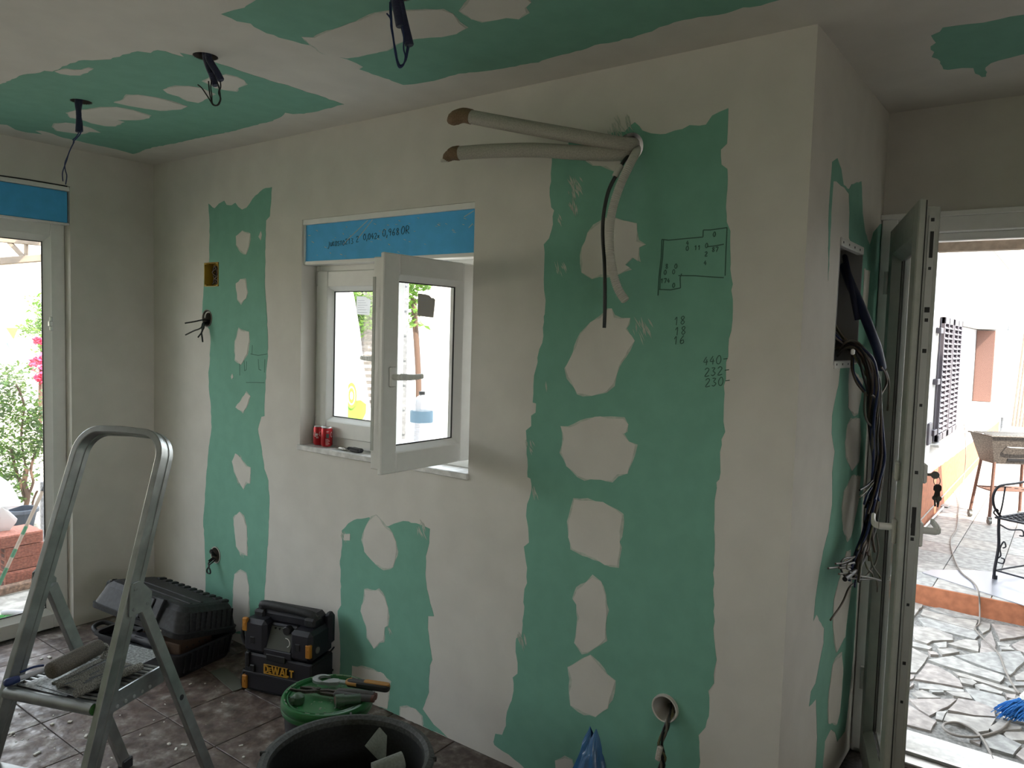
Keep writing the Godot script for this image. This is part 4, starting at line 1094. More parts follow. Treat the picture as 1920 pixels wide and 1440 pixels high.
func build_wiring_box() -> void:
	var s := S()
	var b := thing("wiring_box", "grey recessed wiring box full of cables in the return wall beside the door", "wiring box", Vector3(WX, 1.823, -0.555))
	var hz := 0.166
	var hy := 0.213
	boxab(s, Vector3(-0.128, -hy, -hz), Vector3(-0.122, hy, hz))
	boxab(s, Vector3(-0.128, -hy, -hz), Vector3(0.0, hy, -hz + 0.004))
	boxab(s, Vector3(-0.128, -hy, hz - 0.004), Vector3(0.0, hy, hz))
	boxab(s, Vector3(-0.128, hy - 0.004, -hz), Vector3(0.0, hy, hz))
	boxab(s, Vector3(-0.128, -hy, -hz), Vector3(0.0, -hy + 0.004, hz))
	obj("shell", s, mat("boxsteel", lin(0.36, 0.36, 0.35), 0.55, 0.2), b)
	s = S()
	boxab(s, Vector3(-0.02, hy - 0.024, -hz + 0.004), Vector3(0.004, hy + 0.004, hz - 0.002), 0.002)
	boxab(s, Vector3(-0.02, -hy - 0.012, -hz + 0.05), Vector3(0.004, -hy + 0.014, hz - 0.002), 0.002)
	obj("mounting_rail", s, M.pvc, b)
	s = S()
	for k in 4:
		for y in [hy - 0.012, -hy + 0.002]:
			box(s, Vector3(0.0042, y, 0.14 - 0.08 * k), Vector3(0.001, 0.007, 0.010))
	obj("rail_holes", s, M.gasket, b)
	# the bundle
	var cb := thing("cable_bundle", "thick bundle of loose dark cables spilling out of the wiring box", "cables")
	var r := RandomNumberGenerator.new()
	r.seed = 77
	var cols := [M.wire_brown, M.wire_grey, M.wire_brown, M.wire_black, M.wire_grey, M.wire_blue, M.wire_black, M.wire_brown, M.wire_olive, M.wire_blue]
	var core := [Vector3(3.6, 1.693, -0.854), Vector3(3.7, 1.677, -0.564), Vector3(3.745, 1.653, -0.525), Vector3(3.765, 1.6, -0.592), Vector3(3.775, 1.523, -0.651), Vector3(3.775, 1.435, -0.676), Vector3(3.775, 1.341, -0.739), Vector3(3.775, 1.244, -0.805), Vector3(3.775, 1.155, -0.783), Vector3(3.775, 1.078, -0.758), Vector3(3.772, 0.985, -0.707), Vector3(3.768, 0.931, -0.586)]
	for k in 46:
		var pts := []
		var ph := r.randf() * TAU
		var rad := r.randf_range(0.006, 0.044)
		var tw := r.randf_range(0.35, 0.8)
		var n := core.size() - (r.randi() % 4 if k > 4 else 0)
		for i in n:
			var q: Vector3 = core[i]
			var f := clampf(i / 3.0, 0.3, 1.0) * (1.25 if i < 8 else 0.9)
			pts.append(q + Vector3(0.45 * cos(ph + i * tw), 0.25 * sin(2 * ph + i), sin(ph + i * tw)) * rad * f + Vector3(0, r.randfn(0, 0.006), r.randfn(0, 0.004)))
		if k < 5:
			pts[0] += Vector3(-0.05, 0.02 * (k - 2), 0.05)
		else:
			var a := r.randf_range(-1, 1)
			pts[0] += Vector3(-0.06, r.randf_range(-0.03, 0.05), r.randf_range(-0.02, 0.1))
			var e: Vector3 = pts[-1]
			pts.append(e + Vector3(a * 0.02, -0.05 - r.randf() * 0.05, r.randf_range(-0.02, 0.07)))
		wire_part(cb, "wire", pts, r.randf_range(0.0036, 0.0056), cols[r.randi() % 10])
	# cables coming down inside the box
	for k in 9:
		var z := r.randf_range(-0.45, -0.65)
		var pts := [Vector3(3.60, 2.03, z + 0.03), Vector3(3.60 + r.randf() * 0.03, 1.90, z), Vector3(3.61 + r.randf() * 0.03, 1.78, z - 0.02 + r.randf() * 0.04), Vector3(3.66, 1.70, z - 0.04), Vector3(3.71, 1.655, -0.66), Vector3(3.75, 1.62, -0.71)]
		wire_part(cb, "wire", pts, 0.0042, cols[k])
	# loops bulging left and the frayed ends
	for pts in [[Vector3(3.66, 1.657, -0.601), Vector3(3.7, 1.688, -0.508), Vector3(3.73, 1.693, -0.528), Vector3(3.76, 1.657, -0.559), Vector3(3.78, 1.601, -0.622)], [Vector3(3.64, 1.637, -0.659), Vector3(3.69, 1.664, -0.534), Vector3(3.73, 1.671, -0.51), Vector3(3.75, 1.642, -0.553), Vector3(3.77, 1.582, -0.607)], [Vector3(3.71, 1.647, -0.574), Vector3(3.725, 1.6, -0.511), Vector3(3.735, 1.553, -0.54), Vector3(3.75, 1.521, -0.576), Vector3(3.765, 1.502, -0.585)], [Vector3(3.71, 1.647, -0.59), Vector3(3.725, 1.59, -0.537), Vector3(3.735, 1.558, -0.563), Vector3(3.755, 1.518, -0.595)], [Vector3(3.76, 1.516, -0.572), Vector3(3.76, 1.449, -0.581), Vector3(3.765, 1.409, -0.61), Vector3(3.77, 1.385, -0.679)], [Vector3(3.78, 1.508, -0.578), Vector3(3.785, 1.489, -0.655), Vector3(3.79, 1.5, -0.672), Vector3(3.79, 1.539, -0.774), Vector3(3.79, 1.579, -0.742), Vector3(3.785, 1.604, -0.686)], [Vector3(3.785, 1.434, -0.853), Vector3(3.79, 1.537, -0.824), Vector3(3.79, 1.591, -0.739)]]:
		wire_part(cb, "wire", pts, 0.004, cols[r.randi() % 10])
	for pts in [[Vector3(3.772, 1.01, -0.736), Vector3(3.765, 0.949, -0.68), Vector3(3.755, 0.912, -0.568), Vector3(3.745, 0.922, -0.419), Vector3(3.74, 0.946, -0.281)], [Vector3(3.772, 1.003, -0.72), Vector3(3.765, 0.938, -0.64), Vector3(3.755, 0.927, -0.486), Vector3(3.745, 0.945, -0.356)], [Vector3(3.772, 0.989, -0.688), Vector3(3.76, 0.928, -0.591), Vector3(3.75, 0.943, -0.444), Vector3(3.75, 0.926, -0.404), Vector3(3.752, 0.886, -0.449), Vector3(3.755, 0.863, -0.502)], [Vector3(3.772, 0.978, -0.745), Vector3(3.768, 0.922, -0.717), Vector3(3.76, 0.889, -0.592), Vector3(3.75, 0.926, -0.382)], [Vector3(3.772, 0.974, -0.764), Vector3(3.768, 0.901, -0.722), Vector3(3.76, 0.874, -0.571), Vector3(3.75, 0.904, -0.387)], [Vector3(3.77, 0.918, -0.515), Vector3(3.772, 0.937, -0.41), Vector3(3.772, 0.925, -0.398), Vector3(3.772, 0.91, -0.446)],
		[Vector3(3.765, 0.896, -0.465), Vector3(3.775, 0.858, -0.572), Vector3(3.79, 0.815, -0.728), Vector3(3.8, 0.78, -0.838)], [Vector3(3.765, 0.872, -0.471), Vector3(3.775, 0.834, -0.62), Vector3(3.79, 0.798, -0.779), Vector3(3.795, 0.769, -0.809), Vector3(3.795, 0.74, -0.817)], [Vector3(3.765, 0.829, -0.584), Vector3(3.755, 0.822, -0.527), Vector3(3.75, 0.789, -0.48), Vector3(3.745, 0.769, -0.432), Vector3(3.74, 0.755, -0.377), Vector3(3.738, 0.749, -0.359)], [Vector3(3.785, 0.973, -0.783), Vector3(3.79, 0.906, -0.815), Vector3(3.785, 0.855, -0.807), Vector3(3.78, 0.837, -0.744), Vector3(3.775, 0.827, -0.682)], [Vector3(3.785, 0.934, -0.675), Vector3(3.79, 0.865, -0.723), Vector3(3.795, 0.804, -0.828), Vector3(3.8, 0.789, -0.836)], [Vector3(3.775, 0.897, -0.654), Vector3(3.78, 0.862, -0.683), Vector3(3.785, 0.827, -0.749), Vector3(3.785, 0.802, -0.775)],
		[Vector3(3.775, 1.185, -0.709), Vector3(3.77, 1.173, -0.649), Vector3(3.765, 1.169, -0.556)], [Vector3(3.775, 1.174, -0.722), Vector3(3.77, 1.154, -0.645), Vector3(3.765, 1.143, -0.562)], [Vector3(3.775, 1.157, -0.699), Vector3(3.77, 1.131, -0.643), Vector3(3.765, 1.104, -0.639)]]:
		wire_part(cb, "loose_end", pts, 0.0036, cols[r.randi() % 10])
	s = S()
	tube(s, smooth_path([Vector3(3.785, 1.278, -0.781), Vector3(3.785, 1.212, -0.82), Vector3(3.785, 1.114, -0.79), Vector3(3.782, 1.014, -0.777), Vector3(3.778, 0.947, -0.706), Vector3(3.77, 0.888, -0.604), Vector3(3.762, 0.88, -0.422)], 5), 0.0085, 10)
	obj("thick_cable", s, M.wire_black, cb)
	s = S()
	box(s, Vector3(3.745, 1.657, -0.423), Vector3(0.012, 0.02, 0.016), 0.004)
	tag(obj("cable_tie", s, M.pvc, cb), "white cable tie", "")
	s = S()
	tube(s, smooth_path([Vector3(3.6, 2.039, -0.783), Vector3(3.63, 1.972, -0.727), Vector3(3.67, 1.898, -0.676), Vector3(3.72, 1.826, -0.597), Vector3(3.76, 1.732, -0.598), Vector3(3.775, 1.667, -0.656), Vector3(3.78, 1.599, -0.723)], 6), 0.0165, 14)
	tag(obj("blue_conduit", s, M.conduit_bright), "smooth blue conduit curving down out of the wiring box", "conduit")
	s = S()
	tube(s, smooth_path([Vector3(3.62, 2.034, -0.748), Vector3(3.66, 1.946, -0.66), Vector3(3.7, 1.845, -0.587), Vector3(3.72, 1.769, -0.579)], 6), 0.010, 10)
	tag(obj("blue_conduit", s, M.conduit_blue), "thin dark blue conduit end inside the top of the wiring box", "conduit")

func key_shape(s: SurfaceTool, T: Transform3D, k := 1.0) -> void:
	var p := PackedVector2Array()
	for i in 14:
		p.append(Vector2(-0.012 + 0.0115 * cos(0.5 + TAU * i / 15.0), 0.0115 * sin(0.5 + TAU * i / 15.0)) * k)
	p.append_array(PackedVector2Array([Vector2(0.0, -0.004) * k, Vector2(0.026, -0.004) * k, Vector2(0.029, 0.0) * k, Vector2(0.026, 0.004) * k, Vector2(0.0, 0.004) * k]))
	prism(s, p, -0.001, 0.001, T)

func build_small_sill_things() -> void:
	var s := S()
	mat("canred", lin(0.42, 0.012, 0.02), 0.3, 0.4)
	mat("canwhite", lin(0.75, 0.74, 0.72), 0.45)
	mat("candark", lin(0.06, 0.07, 0.06), 0.5)
	for k in 2:
		var c := thing("drink_can", ["left red drink can on the window sill, white script across its middle", "right red drink can on the window sill, with a dark printed panel facing the room"][k], "can", [Vector3(1.447, 1.122, -0.047), Vector3(1.512, 1.122, -0.040)][k], [0.0, 0.35][k], "red drink cans on the sill")
		s = S()
		lathe(s, [Vector2(0.020, 0.003), Vector2(0.024, 0.006), Vector2(0.0275, 0.012), Vector2(0.0275, 0.083), Vector2(0.0245, 0.091)], 32)
		obj("body", s, M.canred, c)
		s = S()
		lathe(s, [Vector2(0, 0.005), Vector2(0.018, 0.003), Vector2(0.020, 0.0), Vector2(0.0215, 0.003)], 32)
		lathe(s, [Vector2(0.0245, 0.0905), Vector2(0.0255, 0.0925), Vector2(0.0245, 0.0945), Vector2(0.023, 0.0935), Vector2(0.0225, 0.091), Vector2(0, 0.091)], 32)
		obj("end", s, M.metal, c)
		s = S()
		box(s, Vector3(0.006, 0.0925, 0.002), Vector3(0.018, 0.0012, 0.011), 0.0005, Basis(Vector3.UP, 0.6))
		obj("ring_pull", s, M.metal, c)
		# print: strokes wrapped round the can, angle in radians from the room side
		s = S()
		var strokes := []
		if k == 0:
			strokes = [[-0.50, .066, -0.62, .058, -0.58, .050, -0.48, .052], [-0.36, .060, -0.44, .056, -0.40, .050, -0.33, .055, -0.33, .061, -0.29, .050], [-0.16, .060, -0.25, .056, -0.2, .050, -0.12, .055, -0.12, .061, -0.08, .050],
				[0.02, .056, 0.10, .056], [0.42, .066, 0.30, .070, 0.20, .062, 0.24, .050, 0.36, .048], [0.50, .060, 0.44, .055, 0.49, .050, 0.55, .055, 0.50, .060], [-0.75, .047, -0.2, .044, 0.05, .046], [-0.9, .066, -0.95, .055, -0.85, .050]]
			for j in 6:
				strokes.append([-0.35 + 0.02 * j, .040 - 0.002 * (j % 2), -0.30 + 0.09 * j, .040])
		else:
			strokes = [[0.78, .071, 0.62, .073, 0.52, .064, 0.55, .052, 0.70, .049, 0.80, .055], [0.82, .066, 0.90, .060]]
			for j in 7:
				strokes.append([-0.42, .040 - 0.0045 * j, 0.05 + 0.14 * (j % 3), .040 - 0.0045 * j])
			strokes.append([-0.3, .078, 0.1, .078])
			strokes.append([-0.3, .074, 0.05, .074])
		for st in strokes:
			var p := []
			for i in range(0, st.size(), 2):
				p.append(Vector3(st[i], st[i + 1], 0))
			var q := smooth_path(p, 3)
			for i in q.size():
				var a := q[i].x + 0.75
				q[i] = Vector3(sin(a) * 0.0276, q[i].y, cos(a) * 0.0276)
			tube(s, q, 0.0011 if st.size() > 4 else 0.0006, 5)
		obj("white_print", s, M.canwhite, c)
		if k == 1:
			s = S()
			var g := 8
			for i in g:
				var a0 := 0.75 - 0.32 + 0.5 * i / g
				var a1 := 0.75 - 0.32 + 0.5 * (i + 1) / g
				quad(s, Vector3(sin(a0), 0, cos(a0)) * 0.0278 + Vector3(0, 0.046, 0), Vector3(sin(a0), 0, cos(a0)) * 0.0278 + Vector3(0, 0.066, 0), Vector3(sin(a1), 0, cos(a1)) * 0.0278 + Vector3(0, 0.066, 0), Vector3(sin(a1), 0, cos(a1)) * 0.0278 + Vector3(0, 0.046, 0))
			obj("dark_panel", s, M.candark, c)
	# keys on the sill
	var kb := thing("key_bunch", "bunch of keys with a black fob lying on the window sill", "keys", Vector3(1.655, 1.123, -0.032))
	for q in [[-0.055, 0.25, 0.004], [-0.045, -0.1, 0.007], [-0.05, 0.6, 0.005], [-0.035, 0.0, 0.010]]:
		s = S()
		key_shape(s, Transform3D(Basis(Vector3.UP, PI + q[1]) * Basis(Vector3.RIGHT, PI / 2), Vector3(q[0] + 0.03, q[2], 0.0)), 1.2)
		obj("key", s, M.metal, kb)
	s = S()
	var p := PackedVector3Array()
	for i in 17:
		p.append(Vector3(0.018 + 0.014 * cos(TAU * i / 16), 0.008, 0.004 + 0.012 * sin(TAU * i / 16)))
	tube(s, p, 0.0013, 6)
	obj("ring", s, M.metal, kb)
	s = S()
	box(s, Vector3(0.075, 0.010, 0.0), Vector3(0.075, 0.018, 0.036), 0.007, Basis(Vector3.UP, -0.1))
	box(s, Vector3(0.035, 0.012, 0.002), Vector3(0.03, 0.014, 0.022), 0.006, Basis(Vector3.UP, 0.3))
	obj("fob", s, M.blackplastic, kb)
	# keys hanging from the door lock
	var kd := thing("hanging_keys", "key in the open door's lock with a leather tag and small keys dangling", "keys")
	var o: Vector3 = Vector3(3.955, 1.244, -0.611)
	s = S()
	var kx := Vector3(0.96, 0, -0.28).normalized()
	key_shape(s, Transform3D(Basis(-kx, Vector3.UP, Vector3.BACK), o + kx * 0.020), 1.15)
	obj("lock_key", s, M.steelkey if M.has("steelkey") else mat("steelkey", lin(0.10, 0.10, 0.09), 0.4, 0.8), kd)
	var c1: Vector3 = Vector3(3.992, 1.227, -0.636)
	s = S()
	p = PackedVector3Array()
	for i in 17:
		p.append(c1 + Vector3(0.010 * cos(TAU * i / 16), 0.016 * sin(TAU * i / 16) - 0.004, 0.002))
	tube(s, p, 0.0014, 6)
	obj("ring", s, M.steelkey, kd)
	s = S()
	var c2: Vector3 = Vector3(3.995, 1.2, -0.636)
	var tg := []
	for i in 14:
		tg.append(c2.x * 0 + 0.0125 * cos(PI * (0.0 + i / 13.0)))
		tg.append(0.0115 * sin(PI * i / 13.0))
	tg.append_array([-0.0125, -0.009, -0.008, -0.014, -0.0105, -0.034, 0.0095, -0.034, 0.008, -0.014, 0.0125, -0.009])
	prism(s, v2(tg), -0.003, 0.003, Transform3D(Basis(Vector3(0.8, 0, -0.6), Vector3.UP, Vector3(0.6, 0, 0.8)), c2))
	obj("leather_tag", s, mat("leather", lin(0.02, 0.015, 0.013), 0.6), kd)
	for q in [[-0.006, -0.046, 1.45], [0.006, -0.047, 1.7], [0.0, -0.043, 1.3]]:
		s = S()
		key_shape(s, Transform3D(Basis(Vector3(0.8, 0, -0.6), Vector3.UP, Vector3(0.6, 0, 0.8)) * Basis(Vector3.BACK, -q[2]), c2 + Vector3(q[0], q[1], 0)), 0.75)
		obj("small_key", s, M.steelkey, kd)

# ---------------------------------------------------------------- stepladder and what lies on it
const LP := Vector3(1.809, 0, 1.297)      # middle of the platform's front edge, on the floor
const LA := 0.372                         # heading
const LS := 0.37                          # lean of the stiles per metre of height
const LH := 0.499                         # platform height
const LT := 1.313                         # top of the hand loop

# stile point in ladder coordinates: x across, y up, z towards the front
func stile(y: float, side: float, back := 0.0) -> Vector3:
	var w := 0.40 + 0.031 * (LH - y)
	return Vector3(side * w / 2.0, y, -(LS * (y - LH) + back))

func build_ladder() -> void:
	var l := thing("stepladder", "worn aluminium stepladder with a tall hand loop and one grooved platform", "ladder", LP, LA)
	var s := S()
	# stiles continue into the hand loop: one bent channel section
	var lean := Vector3(0, 1, -LS).normalized()
	var nrm := Vector3(0, LS, 1).normalized()      # out of the ladder plane, towards the front
	var t := 0.024
	var path := []
	var r := 0.085
	var yt := LT - r
	for k in 9:
		path.append(stile(lerpf(0.02, yt, k / 8.0), -1) + Vector3(t / 2, 0, 0))
	var cl: Vector3 = stile(yt, -1) + Vector3(t / 2, 0, 0)
	var cr: Vector3 = stile(yt, 1) - Vector3(t / 2, 0, 0)
	for k in range(1, 8):
		var a := PI / 2 * k / 8.0
		path.append(cl + Vector3(r * (1 - cos(a)), 0, 0) + lean * r * sin(a) * 1.02)
	path.append(cl + Vector3(r, 0, 0) + lean * r * 1.02)
	path.append((cl + cr) / 2 + lean * r * 1.06)
	path.append(cr - Vector3(r, 0, 0) + lean * r * 1.02)
	for k in range(1, 8):
		var a := PI / 2 * (8 - k) / 8.0
		path.append(cr - Vector3(r * (1 - cos(a)), 0, 0) + lean * r * sin(a) * 1.02)
	for k in 9:
		path.append(stile(lerpf(yt, 0.02, k / 8.0), 1) - Vector3(t / 2, 0, 0))
	# channel: web and two flanges, swept
	var dpt := 0.058
	var prof := [[t / 2, 0.0], [t / 2, -dpt], [-t / 2, -dpt], [-t / 2, -dpt + 0.006], [t / 2 - 0.004, -dpt + 0.006], [t / 2 - 0.004, -0.006], [-t / 2, -0.006], [-t / 2, 0.0]]
	prof = [[-t / 2, 0.0], [-t / 2 + 0.003, 0.002], [t / 2 - 0.003, 0.002], [t / 2, 0.0], [t / 2, -dpt * 0.32], [t / 2 - 0.003, -dpt * 0.34], [t / 2 - 0.003, -dpt * 0.66], [t / 2, -dpt * 0.68], [t / 2, -dpt], [t / 2 - 0.003, -dpt - 0.002], [-t / 2 + 0.003, -dpt - 0.002], [-t / 2, -dpt], [-t / 2, -dpt * 0.68], [-t / 2 + 0.003, -dpt * 0.66], [-t / 2 + 0.003, -dpt * 0.34], [-t / 2, -dpt * 0.32]]
	sweep(s, path, prof, nrm)
	obj("stile_loop", s, M.alu, l)
	# platform
	s = S()
	var dep := 0.29
	boxab(s, Vector3(-0.176, LH - 0.03, -dep), Vector3(0.176, LH - 0.026, 0.0))
	for k in 13:
		box(s, Vector3(0, LH - 0.0035 - 0.011, -0.012 - k * (dep - 0.02) / 12.0), Vector3(0.352, 0.022, 0.012), 0.003)
	boxab(s, Vector3(-0.176, LH - 0.038, -dep), Vector3(-0.168, LH, 0.0), 0.002)
	boxab(s, Vector3(0.168, LH - 0.038, -dep), Vector3(0.176, LH, 0.0), 0.002)
	tag(obj("platform", s, M.alu, l), "grooved aluminium platform", "")
	s = S()
	tube(s, PackedVector3Array([Vector3(-0.172, LH - 0.018, 0.004), Vector3(0.172, LH - 0.018, 0.004)]), 0.0195, 14)
	obj("front_nosing", s, M.alu, l)
	s = S()
	tube(s, PackedVector3Array([Vector3(0.171, LH - 0.018, 0.004), Vector3(0.1745, LH - 0.018, 0.004)]), 0.017, 14)
	obj("nosing_cap", s, mat("capgreen", lin(0.03, 0.12, 0.02), 0.6), l)
	s = S()
	for x in [-0.174, 0.174]:
		bar(s, Vector3(x, LH - 0.045, -0.02), Vector3(x, LH - 0.045, -dep - 0.01), 0.003, 0.038, Vector3.UP, 0.001)
	obj("side_bracket", s, M.alu, l)
	for k in 6:
		s = S()
		tube(s, PackedVector3Array([Vector3(0.1752, LH - 0.05, -0.05 - 0.036 * k), Vector3(0.1785, LH - 0.05, -0.05 - 0.036 * k)]), 0.006, 10)
		obj("rivet", s, M.metal, l)
	# lower treads
	for q in [0.25]:
		s = S()
		var a := stile(q, -1)
		var b := stile(q, 1)
		box(s, (a + b) / 2 + Vector3(0, 0, -0.03), Vector3(a.distance_to(b) - 0.05, 0.025, 0.075), 0.004)
		obj("tread", s, M.alu, l)
	# hinge plates and rear legs
	for sd in [-1.0, 1.0]:
		var c := stile(0.785, sd, 0.045) + Vector3(sd * 0.0035, 0, 0)
		s = S()
		prism(s, v2([0.036, -0.05, 0.04, -0.045, 0.030, 0.05, 0.02, 0.056, -0.012, 0.056, -0.062, 0.005, -0.058, -0.042, -0.05, -0.05]), -0.0025, 0.0025, Transform3D(Basis(Vector3.BACK, Vector3.UP, Vector3.LEFT), c))
		var pl := obj("hinge_plate", s, M.alu, l)
		s = S()
		for q in [[0.012, 0.035], [0.02, -0.03], [-0.04, -0.03]]:
			tube(s, PackedVector3Array([c + Vector3(sd * 0.002, q[1], q[0]), c + Vector3(sd * 0.005, q[1], q[0])]), 0.006, 10)
		obj("rivet", s, M.galv, pl)
		s = S()
		var top := stile(0.775, sd, 0.075) + Vector3(-sd * 0.012, 0, 0)
		var foot := Vector3(-0.10, 0.015, -0.42) if sd < 0 else Vector3(0.262, 0.015, -0.445)
		bar(s, top, foot, 0.021, 0.044, Vector3(0, 0, 1), 0.003)
		obj("rear_leg", s, M.alu, l)
		s = S()
		box(s, foot + Vector3(0, 0.006, 0), Vector3(0.03, 0.04, 0.05), 0.004)
		var ff := stile(0.0, sd, 0.029) - Vector3(sd * 0.012, 0, 0)
		box(s, ff + Vector3(0, 0.02, 0), Vector3(0.032, 0.04, 0.066), 0.004)
		obj("rubber_foot", s, M.blackplastic, l)
		s = S()
		var m := top.lerp(foot, 0.52)
		tube(s, PackedVector3Array([m + Vector3(sd * 0.008, 0, 0), m + Vector3(sd * 0.0115, 0, 0)]), 0.010, 12)
		obj("pivot_hole", s, M.blackplastic, l)
	build_on_ladder()

# sweep a closed profile [across, out] along a path; out = fixed direction
func sweep(s: SurfaceTool, path: Array, prof: Array, out: Vector3) -> void:
	var rings := []
	for i in path.size():
		var a: Vector3 = path[maxi(i - 1, 0)]
		var b: Vector3 = path[mini(i + 1, path.size() - 1)]
		var f := (b - a).normalized()
		var side := f.cross(out).normalized()
		var ring := []
		for q in prof:
			ring.append(path[i] + side * q[0] + out * q[1])
		rings.append(ring)
	var n := prof.size()
	for k in n:
		group_no += 1
		s.set_smooth_group(group_no)
		for i in path.size() - 1:
			var k2 := (k + 1) % n
			quad(s, rings[i][k], rings[i + 1][k], rings[i + 1][k2], rings[i][k2])
	s.set_smooth_group(-1)
	for i in range(1, n - 1):
		tri(s, rings[0][0], rings[0][i], rings[0][i + 1])
		tri(s, rings[-1][0], rings[-1][i + 1], rings[-1][i])

func build_on_ladder() -> void:
	var T := Transform3D(Basis(Vector3.UP, LA), LP)
	nmat("trowelsteel", lin(0.42, 0.44, 0.44), 0.45, 0.03, 0.35, 5.0, 0.0, 0.5)
	nmat("dirtygrip", lin(0.17, 0.145, 0.11), 0.8, 0.06, 0.6, 9.0)
	nmat("caked", lin(0.34, 0.33, 0.28), 0.95, 0.05, 0.45, 7.0, 0.4)
	# big finishing trowel: a blade with a fat wooden grip
	var at := T * Vector3(0.015, LH + 0.001, -0.20)
	var tr := thing("plastering_trowel", "large plastering trowel with a fat plaster-smeared grip lying on the ladder platform", "trowel", at, LA + PI / 2)
	var s := S()
	box(s, Vector3(0, 0.002, 0.0), Vector3(0.36, 0.0016, 0.17), 0.0006, Basis(Vector3.UP, -0.12))
	obj("blade", s, M.trowelsteel, tr)
	s = S()
	box(s, Vector3(-0.02, 0.006, -0.055), Vector3(0.26, 0.006, 0.022), 0.002)
	tube(s, smooth_path([Vector3(0.05, 0.006, -0.055), Vector3(0.068, 0.025, -0.055), Vector3(0.062, 0.05, -0.055), Vector3(0.02, 0.056, -0.056)], 5), 0.009, 8)
	obj("tang", s, M.caked, tr)
	s = S()
	tube(s, smooth_path([Vector3(0.045, 0.056, -0.055), Vector3(0.02, 0.056, -0.055), Vector3(-0.06, 0.054, -0.056), Vector3(-0.14, 0.052, -0.058), Vector3(-0.165, 0.051, -0.058)], 4), [0.013, 0.020, 0.025, 0.027, 0.028, 0.028, 0.028, 0.029, 0.029, 0.029, 0.029, 0.029, 0.029, 0.028, 0.027, 0.023, 0.012], 14)
	obj("grip", s, M.dirtygrip, tr)
	# the second, smaller trowel
	at = T * Vector3(0.060, LH + 0.001, -0.115)
	var t2 := thing("filling_trowel", "smaller plaster-caked trowel with rolled edges at the front of the ladder platform", "trowel", at, LA + PI / 2 - 0.16)
	s = S()
	box(s, Vector3(0.02, 0.0155, 0.0), Vector3(0.20, 0.004, 0.13), 0.001, Basis(Vector3.UP, 0.05))
	obj("blade", s, M.caked, t2)
	s = S()
	tube(s, smooth_path([Vector3(-0.105, 0.016, 0.052), Vector3(-0.02, 0.017, 0.055), Vector3(0.03, 0.017, 0.057)], 4), 0.0145, 10)
	tube(s, smooth_path([Vector3(0.05, 0.016, 0.058), Vector3(0.09, 0.017, 0.062), Vector3(0.125, 0.016, 0.064)], 4), 0.013, 10)
	tube(s, smooth_path([Vector3(-0.09, 0.012, -0.055), Vector3(-0.06, 0.012, -0.05)], 4), 0.011, 8)
	obj("edge_roll", s, M.caked, t2)
	s = S()
	for k in 26:
		var c := Vector3(R.randf_range(-0.07, 0.11), 0.0180, R.randf_range(-0.045, 0.035))
		box(s, c, Vector3(R.randf_range(0.01, 0.05), 0.002, R.randf_range(0.003, 0.010)), 0.0006, Basis(Vector3.UP, R.randf_range(-0.3, 0.3)))
	obj("smears", s, mat("darksmear", lin(0.09, 0.095, 0.10), 0.8), t2).set_meta("kind", "stuff")
	# thin scraper blade below the big trowel
	at = T * Vector3(-0.055, LH + 0.0005, -0.075)
	s = S()
	prism(s, v2([-0.09, 0.06, 0.11, 0.07, 0.13, -0.03, -0.06, -0.07]), 0, 0.0012, Transform3D(Basis(Vector3.RIGHT, Vector3.BACK, Vector3.UP), Vector3.ZERO))
	var sc := obj("scraper_blade", s, M.trowelsteel)
	sc.position = at
	sc.rotation.y = LA
	tag(sc, "thin flat steel scraper blade under the smaller trowel", "scraper")
	# screwdriver
	var sd := thing("screwdriver", "screwdriver with a dark blue end at the left corner of the ladder platform", "screwdriver", T * Vector3(-0.163, LH + 0.012, -0.005), LA + PI / 2 - 0.38)
	s = S()
	tube(s, PackedVector3Array([Vector3(0.02, 0.006, 0), Vector3(0.12, 0.010, 0)]), 0.008, 10)
	obj("shank", s, M.palegrey, sd)
	s = S()
	tube(s, smooth_path([Vector3(-0.022, 0.005, 0), Vector3(-0.01, 0.005, 0), Vector3(0.022, 0.006, 0)], 3), [0.006, 0.010, 0.012, 0.0125, 0.0125, 0.012, 0.011], 12)
	obj("handle_end", s, M.wire_blue, sd)
	s = S()
	tube(s, smooth_path([Vector3(0.03, 0.02, -0.012), Vector3(0.07, 0.024, -0.014), Vector3(0.10, 0.02, -0.012)], 3), 0.004, 8)
	obj("clip", s, M.wire_blue, sd)

# ---------------------------------------------------------------- tool cases, bucket, tub
# rounded rectangle outline
func rrect(w: float, h: float, r: float, n := 4) -> PackedVector2Array:
	var o := PackedVector2Array()
	for c in [[1, 1, 0.0], [-1, 1, PI / 2], [-1, -1, PI], [1, -1, PI * 1.5]]:
		for k in n + 1:
			var a: float = c[2] + PI / 2 * k / n
			o.append(Vector2(c[0] * (w / 2 - r) + r * cos(a), c[1] * (h / 2 - r) + r * sin(a)))
	return o

